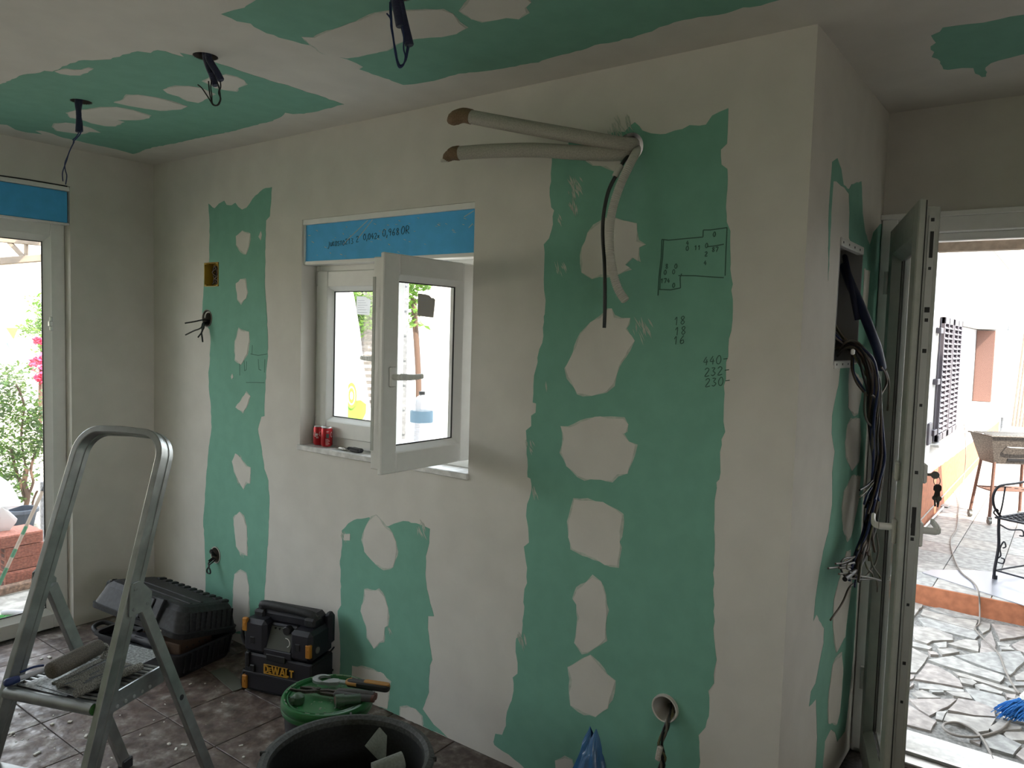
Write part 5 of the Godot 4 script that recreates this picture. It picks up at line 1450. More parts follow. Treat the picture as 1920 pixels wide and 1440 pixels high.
# stack of outlines (x, z) at heights: a lofted shell; closed at the ends on request
func loft(s: SurfaceTool, levels: Array, cap0 := true, cap1 := true, T := Transform3D()) -> void:
	for i in levels.size() - 1:
		group_no += 1
		s.set_smooth_group(group_no)
		var a: PackedVector2Array = levels[i][1]
		var b: PackedVector2Array = levels[i + 1][1]
		var ya: float = levels[i][0]
		var yb: float = levels[i + 1][0]
		for k in a.size():
			var n := (k + 1) % a.size()
			quad(s, T * Vector3(a[k].x, ya, a[k].y), T * Vector3(a[n].x, ya, a[n].y), T * Vector3(b[n].x, yb, b[n].y), T * Vector3(b[k].x, yb, b[k].y))
	s.set_smooth_group(-1)
	for e in [0, 1]:
		if (e == 0 and not cap0) or (e == 1 and not cap1):
			continue
		var q: Array = levels[0] if e == 0 else levels[-1]
		var p: PackedVector2Array = q[1]
		for k in range(1, p.size() - 1):
			if e == 0:
				tri(s, T * Vector3(p[0].x, q[0], p[0].y), T * Vector3(p[k + 1].x, q[0], p[k + 1].y), T * Vector3(p[k].x, q[0], p[k].y))
			else:
				tri(s, T * Vector3(p[0].x, q[0], p[0].y), T * Vector3(p[k].x, q[0], p[k].y), T * Vector3(p[k + 1].x, q[0], p[k + 1].y))

func build_tools() -> void:
	build_tool_case()
	build_radio_case()
	build_bucket()
	build_tub()
	build_bag_and_debris()

func build_tool_case() -> void:
	var c := thing("tool_case", "open black tool case, its dusty ribbed lid resting askew, in the corner behind the ladder", "tool case", Vector3(0.724, 0, 0.325), 0.2)
	var s := S()
	loft(s, [[0.0, rrect(0.54, 0.32, 0.03)], [0.03, rrect(0.57, 0.35, 0.04)], [0.125, rrect(0.60, 0.37, 0.045)]], true, false)
	loft(s, [[0.118, rrect(0.62, 0.39, 0.05)], [0.125, rrect(0.62, 0.39, 0.05)]], false, false)
	loft(s, [[0.012, rrect(0.52, 0.30, 0.03)], [0.03, rrect(0.56, 0.34, 0.038)], [0.125, rrect(0.588, 0.358, 0.042)]], false, false)
	var fl := rrect(0.52, 0.30, 0.03)
	prism(s, fl, 0.008, 0.012, Transform3D(Basis(Vector3.RIGHT, Vector3.BACK, Vector3.UP), Vector3.ZERO))
	var lv := [rrect(0.62, 0.39, 0.05), rrect(0.588, 0.358, 0.042)]
	for k in lv[0].size():
		var n: int = (k + 1) % lv[0].size()
		quad(s, Vector3(lv[0][k].x, 0.125, lv[0][k].y), Vector3(lv[0][n].x, 0.125, lv[0][n].y), Vector3(lv[1][n].x, 0.125, lv[1][n].y), Vector3(lv[1][k].x, 0.125, lv[1][k].y))
	M.dustyplastic.cull_mode = BaseMaterial3D.CULL_DISABLED
	M.blackplastic.cull_mode = BaseMaterial3D.CULL_DISABLED
	obj("tray", s, M.blackplastic, c)
	for k in 9:
		s = S()
		box(s, Vector3(0.2955, 0.07, -0.14 + k * 0.035), Vector3(0.010, 0.09, 0.007), 0.002, Basis(Vector3.BACK, -0.15))
		obj("tray_rib", s, M.blackplastic, c)
	# lid: tilted, sitting on what sticks out of the tray
	var lt := Node3D.new()
	lt.name = "lid"
	c.add_child(lt)
	lt.position = Vector3(-0.012, 0.232, -0.015)
	lt.basis = Basis(Vector3.BACK, -0.09) * Basis(Vector3.RIGHT, -0.22)
	s = S()
	loft(s, [[-0.045, rrect(0.63, 0.40, 0.05)], [-0.02, rrect(0.635, 0.405, 0.05)], [-0.018, rrect(0.62, 0.39, 0.05)], [0.070, rrect(0.58, 0.34, 0.06)], [0.092, rrect(0.54, 0.30, 0.05)], [0.098, rrect(0.50, 0.26, 0.04)]], false, true)
	loft(s, [[-0.045, rrect(0.615, 0.385, 0.05)], [0.086, rrect(0.54, 0.30, 0.05)]], false, true)
	obj("shell", s, M.dustyplastic, lt)
	for k in 9:
		s = S()
		box(s, Vector3(0.302, 0.028, -0.14 + k * 0.034), Vector3(0.010, 0.085, 0.005), 0.0015, Basis(Vector3.BACK, 0.2))
		obj("lid_rib", s, M.dustyplastic, lt)
	s = S()
	for k in 11:
		box(s, Vector3(-0.20 + k * 0.045, 0.098, -0.115), Vector3(0.026, 0.014, 0.05), 0.003)
	for k in 2:
		box(s, Vector3(0.02, 0.099, 0.02 + 0.07 * k), Vector3(0.44, 0.008, 0.02), 0.003)
	for x in [0.02, 0.13]:
		box(s, Vector3(x, 0.045, 0.182), Vector3(0.05, 0.12, 0.026), 0.004, Basis(Vector3.RIGHT, -0.25))
	box(s, Vector3(-0.298, 0.02, 0.08), Vector3(0.03, 0.12, 0.12), 0.006, Basis(Vector3.BACK, -0.2))
	box(s, Vector3(-0.315, -0.01, -0.03), Vector3(0.03, 0.08, 0.07), 0.005, Basis(Vector3.BACK, -0.2))
	obj("lid_mouldings", s, M.dustyplastic, lt).set_meta("kind", "stuff")
	s = S()
	box(s, Vector3(-0.314, 0.035, 0.09), Vector3(0.008, 0.10, 0.03), 0.003, Basis(Vector3.BACK, -0.2))
	box(s, Vector3(0.078, 0.04, 0.188), Vector3(0.030, 0.11, 0.012), 0.003, Basis(Vector3.RIGHT, -0.25))
	obj("latch_slot", s, mat("deepblack", lin(0.004, 0.004, 0.005), 0.5), lt)
	s = S()
	for q in [Vector3(-0.318, 0.07, 0.10), Vector3(0.01, 0.095, 0.165), Vector3(0.20, -0.03, 0.198), Vector3(0.10, -0.03, 0.2)]:
		blob_tip(s, q, Vector3(0, 0.4, 1).normalized(), 0.006)
	obj("plaster_drops", s, M.plaster, lt).set_meta("kind", "stuff")
	# brown perforated block inside, loose tool parts at the left
	s = S()
	var bd := thing("perforated_block", "brown perforated block showing between the tray and lid of the open black case", "block", Vector3(0.80, 0.014, 0.32), 0.2)
	box(s, Vector3(0, 0.062, 0), Vector3(0.30, 0.124, 0.20), 0.004)
	obj("body", s, mat("brownblock", lin(0.085, 0.05, 0.03), 0.8), bd)
	s = S()
	for k in 14:
		var q := Vector3(0.1505, 0.04 + 0.028 * (k % 3) + 0.004 * (k % 2), -0.08 + 0.0125 * k)
		tube(s, PackedVector3Array([q, q + Vector3(0.0008, 0, 0)]), 0.0045, 8)
	obj("holes", s, M.gasket, bd)
	var pt := thing("tool_insert", "dark ribbed plastic tool insert lying at the left end of the open black case", "tool insert", Vector3(0.52, 0.075, 0.44), 0.35)
	s = S()
	loft(s, [[0.0, rrect(0.22, 0.12, 0.02)], [0.035, rrect(0.24, 0.14, 0.02)]], true, false)
	loft(s, [[0.035, rrect(0.225, 0.125, 0.016)], [0.01, rrect(0.20, 0.10, 0.016)]], false, true)
	for k in 3:
		box(s, Vector3(-0.07 + 0.07 * k, 0.02, 0), Vector3(0.006, 0.03, 0.11), 0.001)
	obj("tray", s, M.dustyplastic, pt)
	s = S()
	tube(s, smooth_path([Vector3(-0.11, 0.02, 0.05), Vector3(-0.16, 0.04, 0.03), Vector3(-0.16, 0.045, -0.03), Vector3(-0.11, 0.03, -0.05)], 4), 0.012, 10)
	obj("handle", s, M.dustyplastic, pt)
	var gr := thing("tool_grip", "dark grey moulded tool grip lying in the open black case behind the ladder", "tool", Vector3(0.74, 0.10, 0.46), 0.35)
	s = S()
	tube(s, smooth_path([Vector3(-0.12, 0.02, 0), Vector3(-0.04, 0.035, 0.0), Vector3(0.04, 0.03, 0.01), Vector3(0.13, 0.02, 0.02)], 4), [0.016, 0.02, 0.024, 0.026, 0.026, 0.024, 0.022, 0.022, 0.024, 0.026, 0.024, 0.02, 0.014], 12)
	obj("grip", s, mat("gripgrey", lin(0.05, 0.05, 0.06), 0.55), gr)
	s = S()
	box(s, Vector3(0.05, 0.045, 0.0), Vector3(0.14, 0.012, 0.05), 0.004, Basis(Vector3.BACK, -0.1))
	obj("cover", s, M.gripgrey, gr)

func build_radio_case() -> void:
	var c := thing("tool_box", "black tool box with orange latches, a top handle and yellow lettering, standing by the wall", "tool box", Vector3(1.352, 0, 0.299), 0.29)
	# local frame: x along the front, y up, z towards the room; origin at the lower left front corner
	mat("darkbody", lin(0.012, 0.012, 0.018), 0.45)
	mat("orange", lin(0.42, 0.17, 0.012), 0.5)
	mat("yellow", lin(0.50, 0.26, 0.02), 0.5)
	var w := 0.372
	var d := 0.175
	var s := S()
	boxab(s, Vector3(0.004, 0.0144, -d), Vector3(w, 0.1860, -0.002), 0.008)
	boxab(s, Vector3(0.010, 0.0048, -d + 0.01), Vector3(w - 0.01, 0.0240, -0.012), 0.004)
	boxab(s, Vector3(0.0, 0.0900, -d), Vector3(w + 0.003, 0.0996, 0.002), 0.002)
	obj("base", s, M.darkbody, c)
	s = S()
	# upper body in five blocks round the recessed front panel
	boxab(s, Vector3(0.0, 0.1896, -d), Vector3(0.125, 0.3456, 0.004), 0.018)
	boxab(s, Vector3(0.255, 0.1896, -d), Vector3(w, 0.3300, 0.004), 0.018)
	boxab(s, Vector3(0.115, 0.1896, -d), Vector3(0.265, 0.3264, -0.045), 0.008)
	boxab(s, Vector3(0.115, 0.1896, -0.06), Vector3(0.265, 0.2220, 0.002), 0.004)
	boxab(s, Vector3(0.02, 0.3144, -d), Vector3(w - 0.03, 0.3816, -0.06), 0.02)
	obj("upper_body", s, M.darkbody, c)
	s = S()
	quad(s, Vector3(0.126, 0.2232, -0.004), Vector3(0.126, 0.3144, -0.044), Vector3(0.254, 0.3144, -0.044), Vector3(0.254, 0.2232, -0.004))
	obj("dusty_panel", s, mat("paneldust", lin(0.075, 0.08, 0.068), 0.8), c)
	s = S()
	var X90 := Transform3D(Basis(Vector3.RIGHT, PI / 2), Vector3(0.228, 0.3144, -0.030))
	lathe(s, [Vector2(0, -0.01), Vector2(0.020, -0.01), Vector2(0.020, 0.016), Vector2(0.017, 0.019), Vector2(0, 0.019)], 24, X90)
	obj("knob", s, M.deepblack, c)
	s = S()
	var p := PackedVector3Array()
	for i in 12:
		var a := -1.2 + 2.9 * i / 11.0
		p.append(Vector3(0.228 + 0.0205 * cos(a), 0.262 + 0.0205 * sin(a), -0.011))
	tube(s, p, 0.0016, 6)
	obj("chrome_arc", s, M.pvc, c)
	s = S()
	for k in 3:
		tube(s, PackedVector3Array([Vector3(0.15 + 0.022 * k, 0.3072, -0.044), Vector3(0.15 + 0.022 * k, 0.3072, -0.038)]), 0.005, 10)
	obj("small_knob", s, M.deepblack, c)
	# handle
	s = S()
	tube(s, smooth_path([Vector3(0.045, 0.30, -0.075), Vector3(0.05, 0.375, -0.075), Vector3(0.075, 0.395, -0.075), Vector3(0.30, 0.385, -0.075), Vector3(0.325, 0.365, -0.075), Vector3(0.33, 0.29, -0.075)], 5), 0.019, 12)
	for x in [0.05, 0.325]:
		boxab(s, Vector3(x - 0.03, 0.33, -0.11), Vector3(x + 0.03, 0.375, -0.045), 0.01)
	obj("handle", s, M.dustyplastic, c)
	# front lip, hinges and the like
	s = S()
	boxab(s, Vector3(0.13, 0.1680, -0.01), Vector3(0.235, 0.2016, 0.005), 0.004)
	for q in [[0.055, 0.195], [0.30, 0.200], [0.055, 0.085]]:
		boxab(s, Vector3(q[0] - 0.012, (q[1]) * 1.2, -0.01), Vector3(q[0] + 0.014, (q[1] + 0.028) * 1.2, 0.0075), 0.003)
	boxab(s, Vector3(0.02, 0.1200, -0.01), Vector3(0.038, 0.1896, 0.006), 0.003)
	obj("front_catches", s, M.deepblack, c)
	s = S()
	for q in [[0.0, 0.265, 0.0], [0.0, 0.04, 0.0], [w - 0.028, 0.205, 0.0]]:
		boxab(s, Vector3(q[0] - 0.002, (q[1] - 0.026) * 1.2, -0.012), Vector3(q[0] + 0.026, (q[1] + 0.026) * 1.2, 0.007), 0.004)
		box(s, Vector3(q[0] + 0.012, (q[1] + 0.004) * 1.2, 0.0075), Vector3(0.010, 0.0120, 0.003), 0.001)
	obj("orange_latch", s, M.orange, c)
	s = S()
	for q in [0.27, 0.045]:
		var a := []
		for i in 10:
			a.append(Vector3(-0.004 - 0.012 * sin(PI * i / 9.0), q - 0.055 + 0.105 * i / 9.0, -0.02 + 0.004 * sin(PI * i / 9.0)))
		tube(s, smooth_path(a, 2), 0.009, 8)
	obj("corner_guard", s, M.dustyplastic, c)
	# logo plate: letters between two thin yellow rules
	s = S()
	boxab(s, Vector3(0.118, 0.106, 0.0), Vector3(0.250, 0.110, 0.0035), 0.0005)
	boxab(s, Vector3(0.118, 0.148, 0.0), Vector3(0.250, 0.150, 0.0035), 0.0005)
	obj("plate_rule", s, M.yellow, c)
	var fnt := SystemFont.new()
	fnt.font_names = PackedStringArray(["Droid Sans"])
	fnt.font_weight = 800
	var x := 0.120
	for q in [["D", 1.0], ["E", 0.78], ["W", 1.0], ["A", 1.0], ["L", 1.0], ["T", 1.0]]:
		var tm := TextMesh.new()
		tm.text = q[0]
		tm.font = fnt
		tm.font_size = 64
		tm.pixel_size = 0.00072 * q[1]
		tm.depth = 0.004
		var o := MeshInstance3D.new()
		o.name = "letter"
		o.mesh = tm
		o.material_override = M.yellow
		var bb := tm.get_aabb()
		o.position = Vector3(x - bb.position.x, 0.1135 - bb.position.y, 0.0035)
		o.scale = Vector3(1, 1.0, 1)
		c.add_child(o, true)
		x += bb.size.x + 0.0015
	# right-hand end with its carrying strap and round badge
	s = S()
	tube(s, smooth_path([Vector3(w + 0.002, 0.1884, 0.0), Vector3(w + 0.004, 0.1848, -0.05), Vector3(w + 0.004, 0.1896, -0.12), Vector3(w + 0.003, 0.2040, -d)], 3), 0.004, 6)
	tube(s, PackedVector3Array([Vector3(w + 0.003, 0.1860, 0.002), Vector3(w + 0.003, 0.0240, 0.002)]), 0.0025, 6)
	obj("edge_trim", s, M.dustyplastic, c)
	s = S()
	tube(s, PackedVector3Array([Vector3(w - 0.001, 0.2400, -0.045), Vector3(w + 0.004, 0.2400, -0.045)]), 0.0145, 18)
	obj("round_badge", s, mat("badge", lin(0.20, 0.19, 0.18), 0.7), c)
	s = S()
	boxab(s, Vector3(w - 0.03, 0.2280, -d - 0.004), Vector3(w + 0.012, 0.3780, -d + 0.045), 0.015)
	obj("end_lug", s, M.darkbody, c)

func build_bucket() -> void:
	var b := thing("bucket", "round plastic bucket with a speckled green lid, in front of the black tool box", "bucket", Vector3(2.243, 0, 0.545))
	mat("lidgreen", lin(0.012, 0.12, 0.03), 0.4)
	mat("buckdark", lin(0.012, 0.012, 0.02), 0.4)
	mat("buckwhite", lin(0.62, 0.63, 0.64), 0.45)
	var s := S()
	lathe(s, [Vector2(0, 0), Vector2(0.132, 0), Vector2(0.135, 0.006), Vector2(0.147, 0.245)], 48)
	obj("body", s, M.buckwhite, b)
	s = S()
	lathe(s, [Vector2(0.147, 0.243), Vector2(0.1485, 0.246), Vector2(0.153, 0.335)], 48)
	obj("dark_band", s, M.buckdark, b)
	s = S()
	lathe(s, [Vector2(0.153, 0.312), Vector2(0.162, 0.314), Vector2(0.1635, 0.325), Vector2(0.1605, 0.330), Vector2(0.1640, 0.334), Vector2(0.1640, 0.350), Vector2(0.160, 0.358), Vector2(0.153, 0.360), Vector2(0.150, 0.357), Vector2(0.146, 0.349), Vector2(0.142, 0.356), Vector2(0.139, 0.357), Vector2(0.137, 0.348), Vector2(0.0, 0.349)], 56)
	obj("lid", s, M.lidgreen, b)
	s = S()
	for k in 60:
		var a := R.randf() * TAU
		var r := 0.13 * sqrt(R.randf())
		var q := Vector3(r * cos(a), 0.3488, r * sin(a))
		box(s, q, Vector3(R.randf_range(0.002, 0.008), 0.002, R.randf_range(0.002, 0.006)), 0.0008, Basis(Vector3.UP, a))
	for k in 26:
		var a := R.randf() * TAU
		box(s, Vector3(0.1505 * cos(a), 0.3585, 0.1505 * sin(a)), Vector3(0.004, 0.002, R.randf_range(0.006, 0.03)), 0.0006, Basis(Vector3.UP, -a))
	obj("plaster_specks", s, mat("speck", lin(0.25, 0.27, 0.22), 0.9), b).set_meta("kind", "stuff")
	# things lying on the lid; local frame of the bucket
	var y := 0.3625
	mat("gripblack", lin(0.02, 0.02, 0.018), 0.6)
	mat("griporange", lin(0.33, 0.155, 0.025), 0.55)
	mat("jaws", lin(0.32, 0.34, 0.34), 0.4, 0.7)
	nmat("oldsteel", lin(0.10, 0.085, 0.07), 0.55, 0.05, 0.4, 10.0, 0.0, 0.6)
	var dirv := Vector3(0.92, 0, -0.39).normalized()
	var side := Vector3(dirv.z, 0, -dirv.x)    # away from the camera
	var F := func(u: float, v: float, h: float) -> Vector3: return Vector3(2.243, 0, 0.545) + dirv * u + side * v * -1.0 + Vector3(0, h, 0)
	# local basis: x along the tool, z towards the camera
	var B := Basis(dirv, Vector3.UP, dirv.cross(Vector3.UP))
	var wr := thing("hook_wrench", "adjustable hook wrench with an orange and black grip on the green bucket lid", "wrench", Vector3(2.213, y, 0.475))
	wr.basis = B
	s = S()
	var jaw := []
	for i in 15:
		var a := 0.9 + 4.3 * i / 14.0
		jaw.append_array([-0.062 + 0.036 * cos(a), 0.033 * sin(a)])
	for i in 13:
		var a := 4.6 - 3.4 * i / 12.0
		jaw.append_array([-0.056 + 0.022 * cos(a), 0.004 + 0.02 * sin(a)])
	var Tf := Transform3D(Basis(Vector3.RIGHT, Vector3.FORWARD, Vector3.UP), Vector3.ZERO)
	prism(s, v2(jaw), 0.002, 0.012, Tf)
	prism(s, v2([-0.05, -0.031, -0.02, -0.028, 0.01, -0.016, 0.014, 0.0, 0.0, 0.012, -0.02, 0.010, -0.036, -0.004]), 0.001, 0.013, Tf)
	obj("jaw", s, M.jaws, wr)
	s = S()
	boxab(s, Vector3(0.0, 0.003, -0.012), Vector3(0.055, 0.012, 0.010), 0.002)
	obj("shaft", s, M.jaws, wr)
	s = S()
	loft(s, [[-0.002, rrect(0.165, 0.030, 0.012)], [0.004, rrect(0.17, 0.034, 0.014)], [0.016, rrect(0.17, 0.034, 0.014)], [0.021, rrect(0.160, 0.026, 0.012)]], true, true, Transform3D(Basis(), Vector3(0.125, 0.002, 0)))
	obj("grip", s, M.gripblack, wr)
	s = S()
	loft(s, [[0.012, rrect(0.105, 0.029, 0.012)], [0.0235, rrect(0.10, 0.025, 0.011)], [0.0245, rrect(0.09, 0.018, 0.008)]], true, true, Transform3D(Basis(), Vector3(0.158, 0.002, -0.002)))
	tube(s, smooth_path([Vector3(0.085, 0.014, 0.018), Vector3(0.05, 0.014, 0.016), Vector3(0.042, 0.016, 0.0), Vector3(0.055, 0.018, -0.012)], 4), 0.0065, 8)
	tag(obj("grip_inlay", s, M.griporange, wr), "orange grip inlay", "")
	var pl := thing("water_pump_pliers", "old pliers with dark grips lying in front of the hook wrench on the green lid", "pliers", Vector3(2.240, y, 0.560))
	pl.basis = B * Basis(Vector3.UP, 0.03)
	s = S()
	prism(s, v2([-0.10, 0.012, -0.07, 0.022, -0.03, 0.018, 0.0, 0.004, 0.06, -0.004, 0.06, -0.014, -0.005, -0.012, -0.03, -0.002, -0.055, 0.010, -0.08, 0.008]), 0.0, 0.010, Tf)
	prism(s, v2([-0.125, -0.014, -0.10, -0.018, -0.06, -0.014, -0.02, 0.006, 0.01, 0.014, 0.06, 0.014, 0.06, 0.006, 0.01, 0.003, -0.03, -0.012, -0.06, -0.024, -0.10, -0.024, -0.122, -0.020]), 0.004, 0.014, Tf)
	tube(s, PackedVector3Array([Vector3(-0.022, 0.001, -0.003), Vector3(-0.022, 0.018, -0.003)]), 0.008, 12)
	obj("jaws", s, M.oldsteel, pl)
	for k in 2:
		s = S()
		var v := 0.010 if k == 0 else -0.012
		tube(s, smooth_path([Vector3(0.045, 0.008, v * 1.0), Vector3(0.06, 0.009, v), Vector3(0.12, 0.010 + 0.004 * k, v * 1.1), Vector3(0.19, 0.011 + 0.004 * k, v * 0.9)], 4), [0.006, 0.010, 0.0125, 0.0135, 0.0135, 0.0135, 0.013, 0.013, 0.0128, 0.0125, 0.0125, 0.0122, 0.012], 10)
		obj("grip", s, mat("gripdusty", lin(0.055, 0.055, 0.052), 0.7), pl)
	s = S()
	for v in [0.009, -0.011]:
		tube(s, PackedVector3Array([Vector3(0.188, 0.011, v), Vector3(0.198, 0.011, v)]), 0.0125, 10)
	obj("grip_end", s, mat("gripred", lin(0.11, 0.04, 0.028), 0.7), pl)
	# two green pipe fittings
	nmat("fitting", lin(0.045, 0.10, 0.05), 0.5, 0.05, 0.25, 10.0)
	for k in 2:
		var ft := thing("pipe_fitting", ["green plastic pipe elbow at the left edge of the bucket lid", "green plastic pipe coupling with a copper-coloured bore at the right of the bucket lid"][k], "pipe fitting", [Vector3(2.205, 0.349, 0.645), Vector3(2.335, 0.349, 0.548)][k], 0.4, "green pipe fittings on the lid")
		s = S()
		if k == 0:
			lathe(s, [Vector2(0.0, 0.0), Vector2(0.020, 0.001), Vector2(0.0225, 0.012), Vector2(0.0215, 0.026), Vector2(0.012, 0.035), Vector2(0.0, 0.036)], 20)
			tube(s, PackedVector3Array([Vector3(0, 0.017, 0), Vector3(-0.022, 0.017, 0.022)]), 0.0135, 14, false)
			tube(s, PackedVector3Array([Vector3(-0.022, 0.017, 0.022), Vector3(-0.016, 0.017, 0.016)]), 0.0085, 14)
		else:
			tube(s, PackedVector3Array([Vector3(-0.014, 0.021, 0.02), Vector3(0.055, 0.021, -0.02)]), 0.017, 18)
			tube(s, PackedVector3Array([Vector3(-0.020, 0.021, 0.024), Vector3(0.006, 0.021, 0.008)]), 0.0215, 18)
		obj("body", s, M.fitting, ft)
		s = S()
		if k == 0:
			tube(s, PackedVector3Array([Vector3(-0.0223, 0.017, 0.0223), Vector3(-0.0200, 0.017, 0.0200)]), 0.0075, 14)
			obj("bore", s, M.deepblack, ft)
		else:
			tube(s, PackedVector3Array([Vector3(-0.0205, 0.021, 0.0245), Vector3(-0.018, 0.021, 0.022)]), 0.0165, 18)
			obj("bore", s, mat("rustybore", lin(0.075, 0.035, 0.018), 0.7), ft)

func build_tub() -> void:
	var c := Vector3(2.612, 0, 0.772)
	var t := thing("mortar_tub", "large round black mortar tub full of rubbish at the front of the floor", "tub", c)
	nmat("tubblack", lin(0.022, 0.024, 0.024), 0.5, 0.04, 0.4, 4.0)
	nmat("tubrim", lin(0.075, 0.08, 0.075), 0.6, 0.04, 0.4, 4.0)
	var s := S()
	lathe(s, [Vector2(0, 0.0), Vector2(0.205, 0.0), Vector2(0.212, 0.008), Vector2(0.245, 0.335)], 56)
	lathe(s, [Vector2(0.240, 0.345), Vector2(0.208, 0.014), Vector2(0, 0.014)], 56)
	obj("shell", s, M.tubblack, t)
	s = S()
	lathe(s, [Vector2(0.245, 0.325), Vector2(0.266, 0.335), Vector2(0.270, 0.348), Vector2(0.266, 0.357), Vector2(0.252, 0.360), Vector2(0.240, 0.352), Vector2(0.238, 0.335)], 64)
	obj("rim", s, M.tubrim, t)
	s = S()
	for a in [2.55, 3.9, 5.6]:
		box(s, Vector3(0.262 * cos(a), 0.352, 0.262 * sin(a)), Vector3(0.03, 0.016, 0.008), 0.002, Basis(Vector3.UP, -a))
	obj("rim_nick", s, M.tubrim, t)
	# rubbish
	nmat("rubbish", lin(0.045, 0.035, 0.025), 0.95, 0.05, 0.6, 8.0, 0.6)
	s = S()
	var n := 26
	var g := []
	for i in n + 1:
		var row := []
		for j in 37:
			var r := 0.225 * i / n
			var a := TAU * j / 36.0
			var q := Vector3(r * cos(a), 0, r * sin(a))
			q.y = 0.16 + 0.03 * sin(q.x * 31 + 1) * cos(q.z * 27) + 0.015 * sin(q.x * 83) * sin(q.z * 71 + 2) + 0.05 * exp(-((q.x + 0.08) * (q.x + 0.08) + (q.z + 0.06) * (q.z + 0.06)) * 90)
			row.append(q)
		g.append(row)
	group_no += 1
	s.set_smooth_group(group_no)
	for i in n:
		for j in 36:
			quad(s, g[i][j], g[i][j + 1], g[i + 1][j + 1], g[i + 1][j])
	M.rubbish.cull_mode = BaseMaterial3D.CULL_DISABLED
	var rb := obj("debris", s, M.rubbish)
	rb.position = c
	tag(rb, "dark crumbly building debris filling the black tub", "debris", "", "stuff")
	var cl := thing("cable_coil", "coil of thin black cable lying in the black tub", "cable", c + Vector3(-0.03, 0.20, 0.02))
	for k in 5:
		s = S()
		var p := PackedVector3Array()
		for i in 33:
			var a := TAU * i / 32.0
			p.append(Vector3((0.10 + 0.006 * k) * cos(a), 0.012 * k + 0.012 * sin(a * 2 + k), (0.075 + 0.006 * k) * sin(a)))
		tube(s, p, 0.004, 6, false)
		obj("loop", s, M.wire_black, cl)
	s = S()
	var sh: Vector3 = Vector3(2.694, 0.404, 0.735)
	var q0: Array = [Vector3(2.636, 0.414, 0.665), Vector3(2.656, 0.388, 0.652), Vector3(2.7, 0.347, 0.698), Vector3(2.696, 0.359, 0.724), Vector3(2.662, 0.4, 0.747)]
	for k in [0.0, 1.0]:
		var o := Vector3(0, 0, -0.006 * k)
		for i in range(1, 4):
			if k == 0.0:
				tri(s, q0[0], q0[i], q0[i + 1])
			else:
				tri(s, q0[0] + o, q0[i + 1] + o, q0[i] + o)
	for i in 5:
		var o := Vector3(0, 0, -0.006)
		quad(s, q0[i], q0[i] + o, q0[(i + 1) % 5] + o, q0[(i + 1) % 5])
	nmat("offcut", lin(0.22, 0.24, 0.21), 0.85, 0.04, 0.15, 5.0)
	M.offcut.cull_mode = BaseMaterial3D.CULL_DISABLED
	tag(obj("board_offcut", s, M.offcut), "pale pointed board offcut standing up in the black tub", "offcut")
	s = S()
	var pa: Vector3 = Vector3(2.773, 0.392, 0.814)
	var pb: Vector3 = Vector3(2.814, 0.406, 0.733)
	tube(s, PackedVector3Array([pa, pb]), 0.024, 24)
	tag(obj("white_pipe_piece", s, M.offcut), "short pale pipe piece lying in the black tub", "pipe")
	s = S()
	for k in 16:
		var a := R.randf() * TAU
		var r := R.randf_range(0.03, 0.19)
		var q := c + Vector3(r * cos(a), 0.185 + R.randf() * 0.03, r * sin(a))
		box(s, q, Vector3(R.randf_range(0.02, 0.06), R.randf_range(0.006, 0.02), R.randf_range(0.015, 0.04)), 0.004, Basis.from_euler(Vector3(R.randf_range(-0.5, 0.5), a, R.randf_range(-0.5, 0.5))))
	tag(obj("mortar_lumps", s, mat("lump", lin(0.11, 0.095, 0.06), 0.95)), "brownish mortar lumps on top of the debris in the tub", "rubble", "", "stuff")

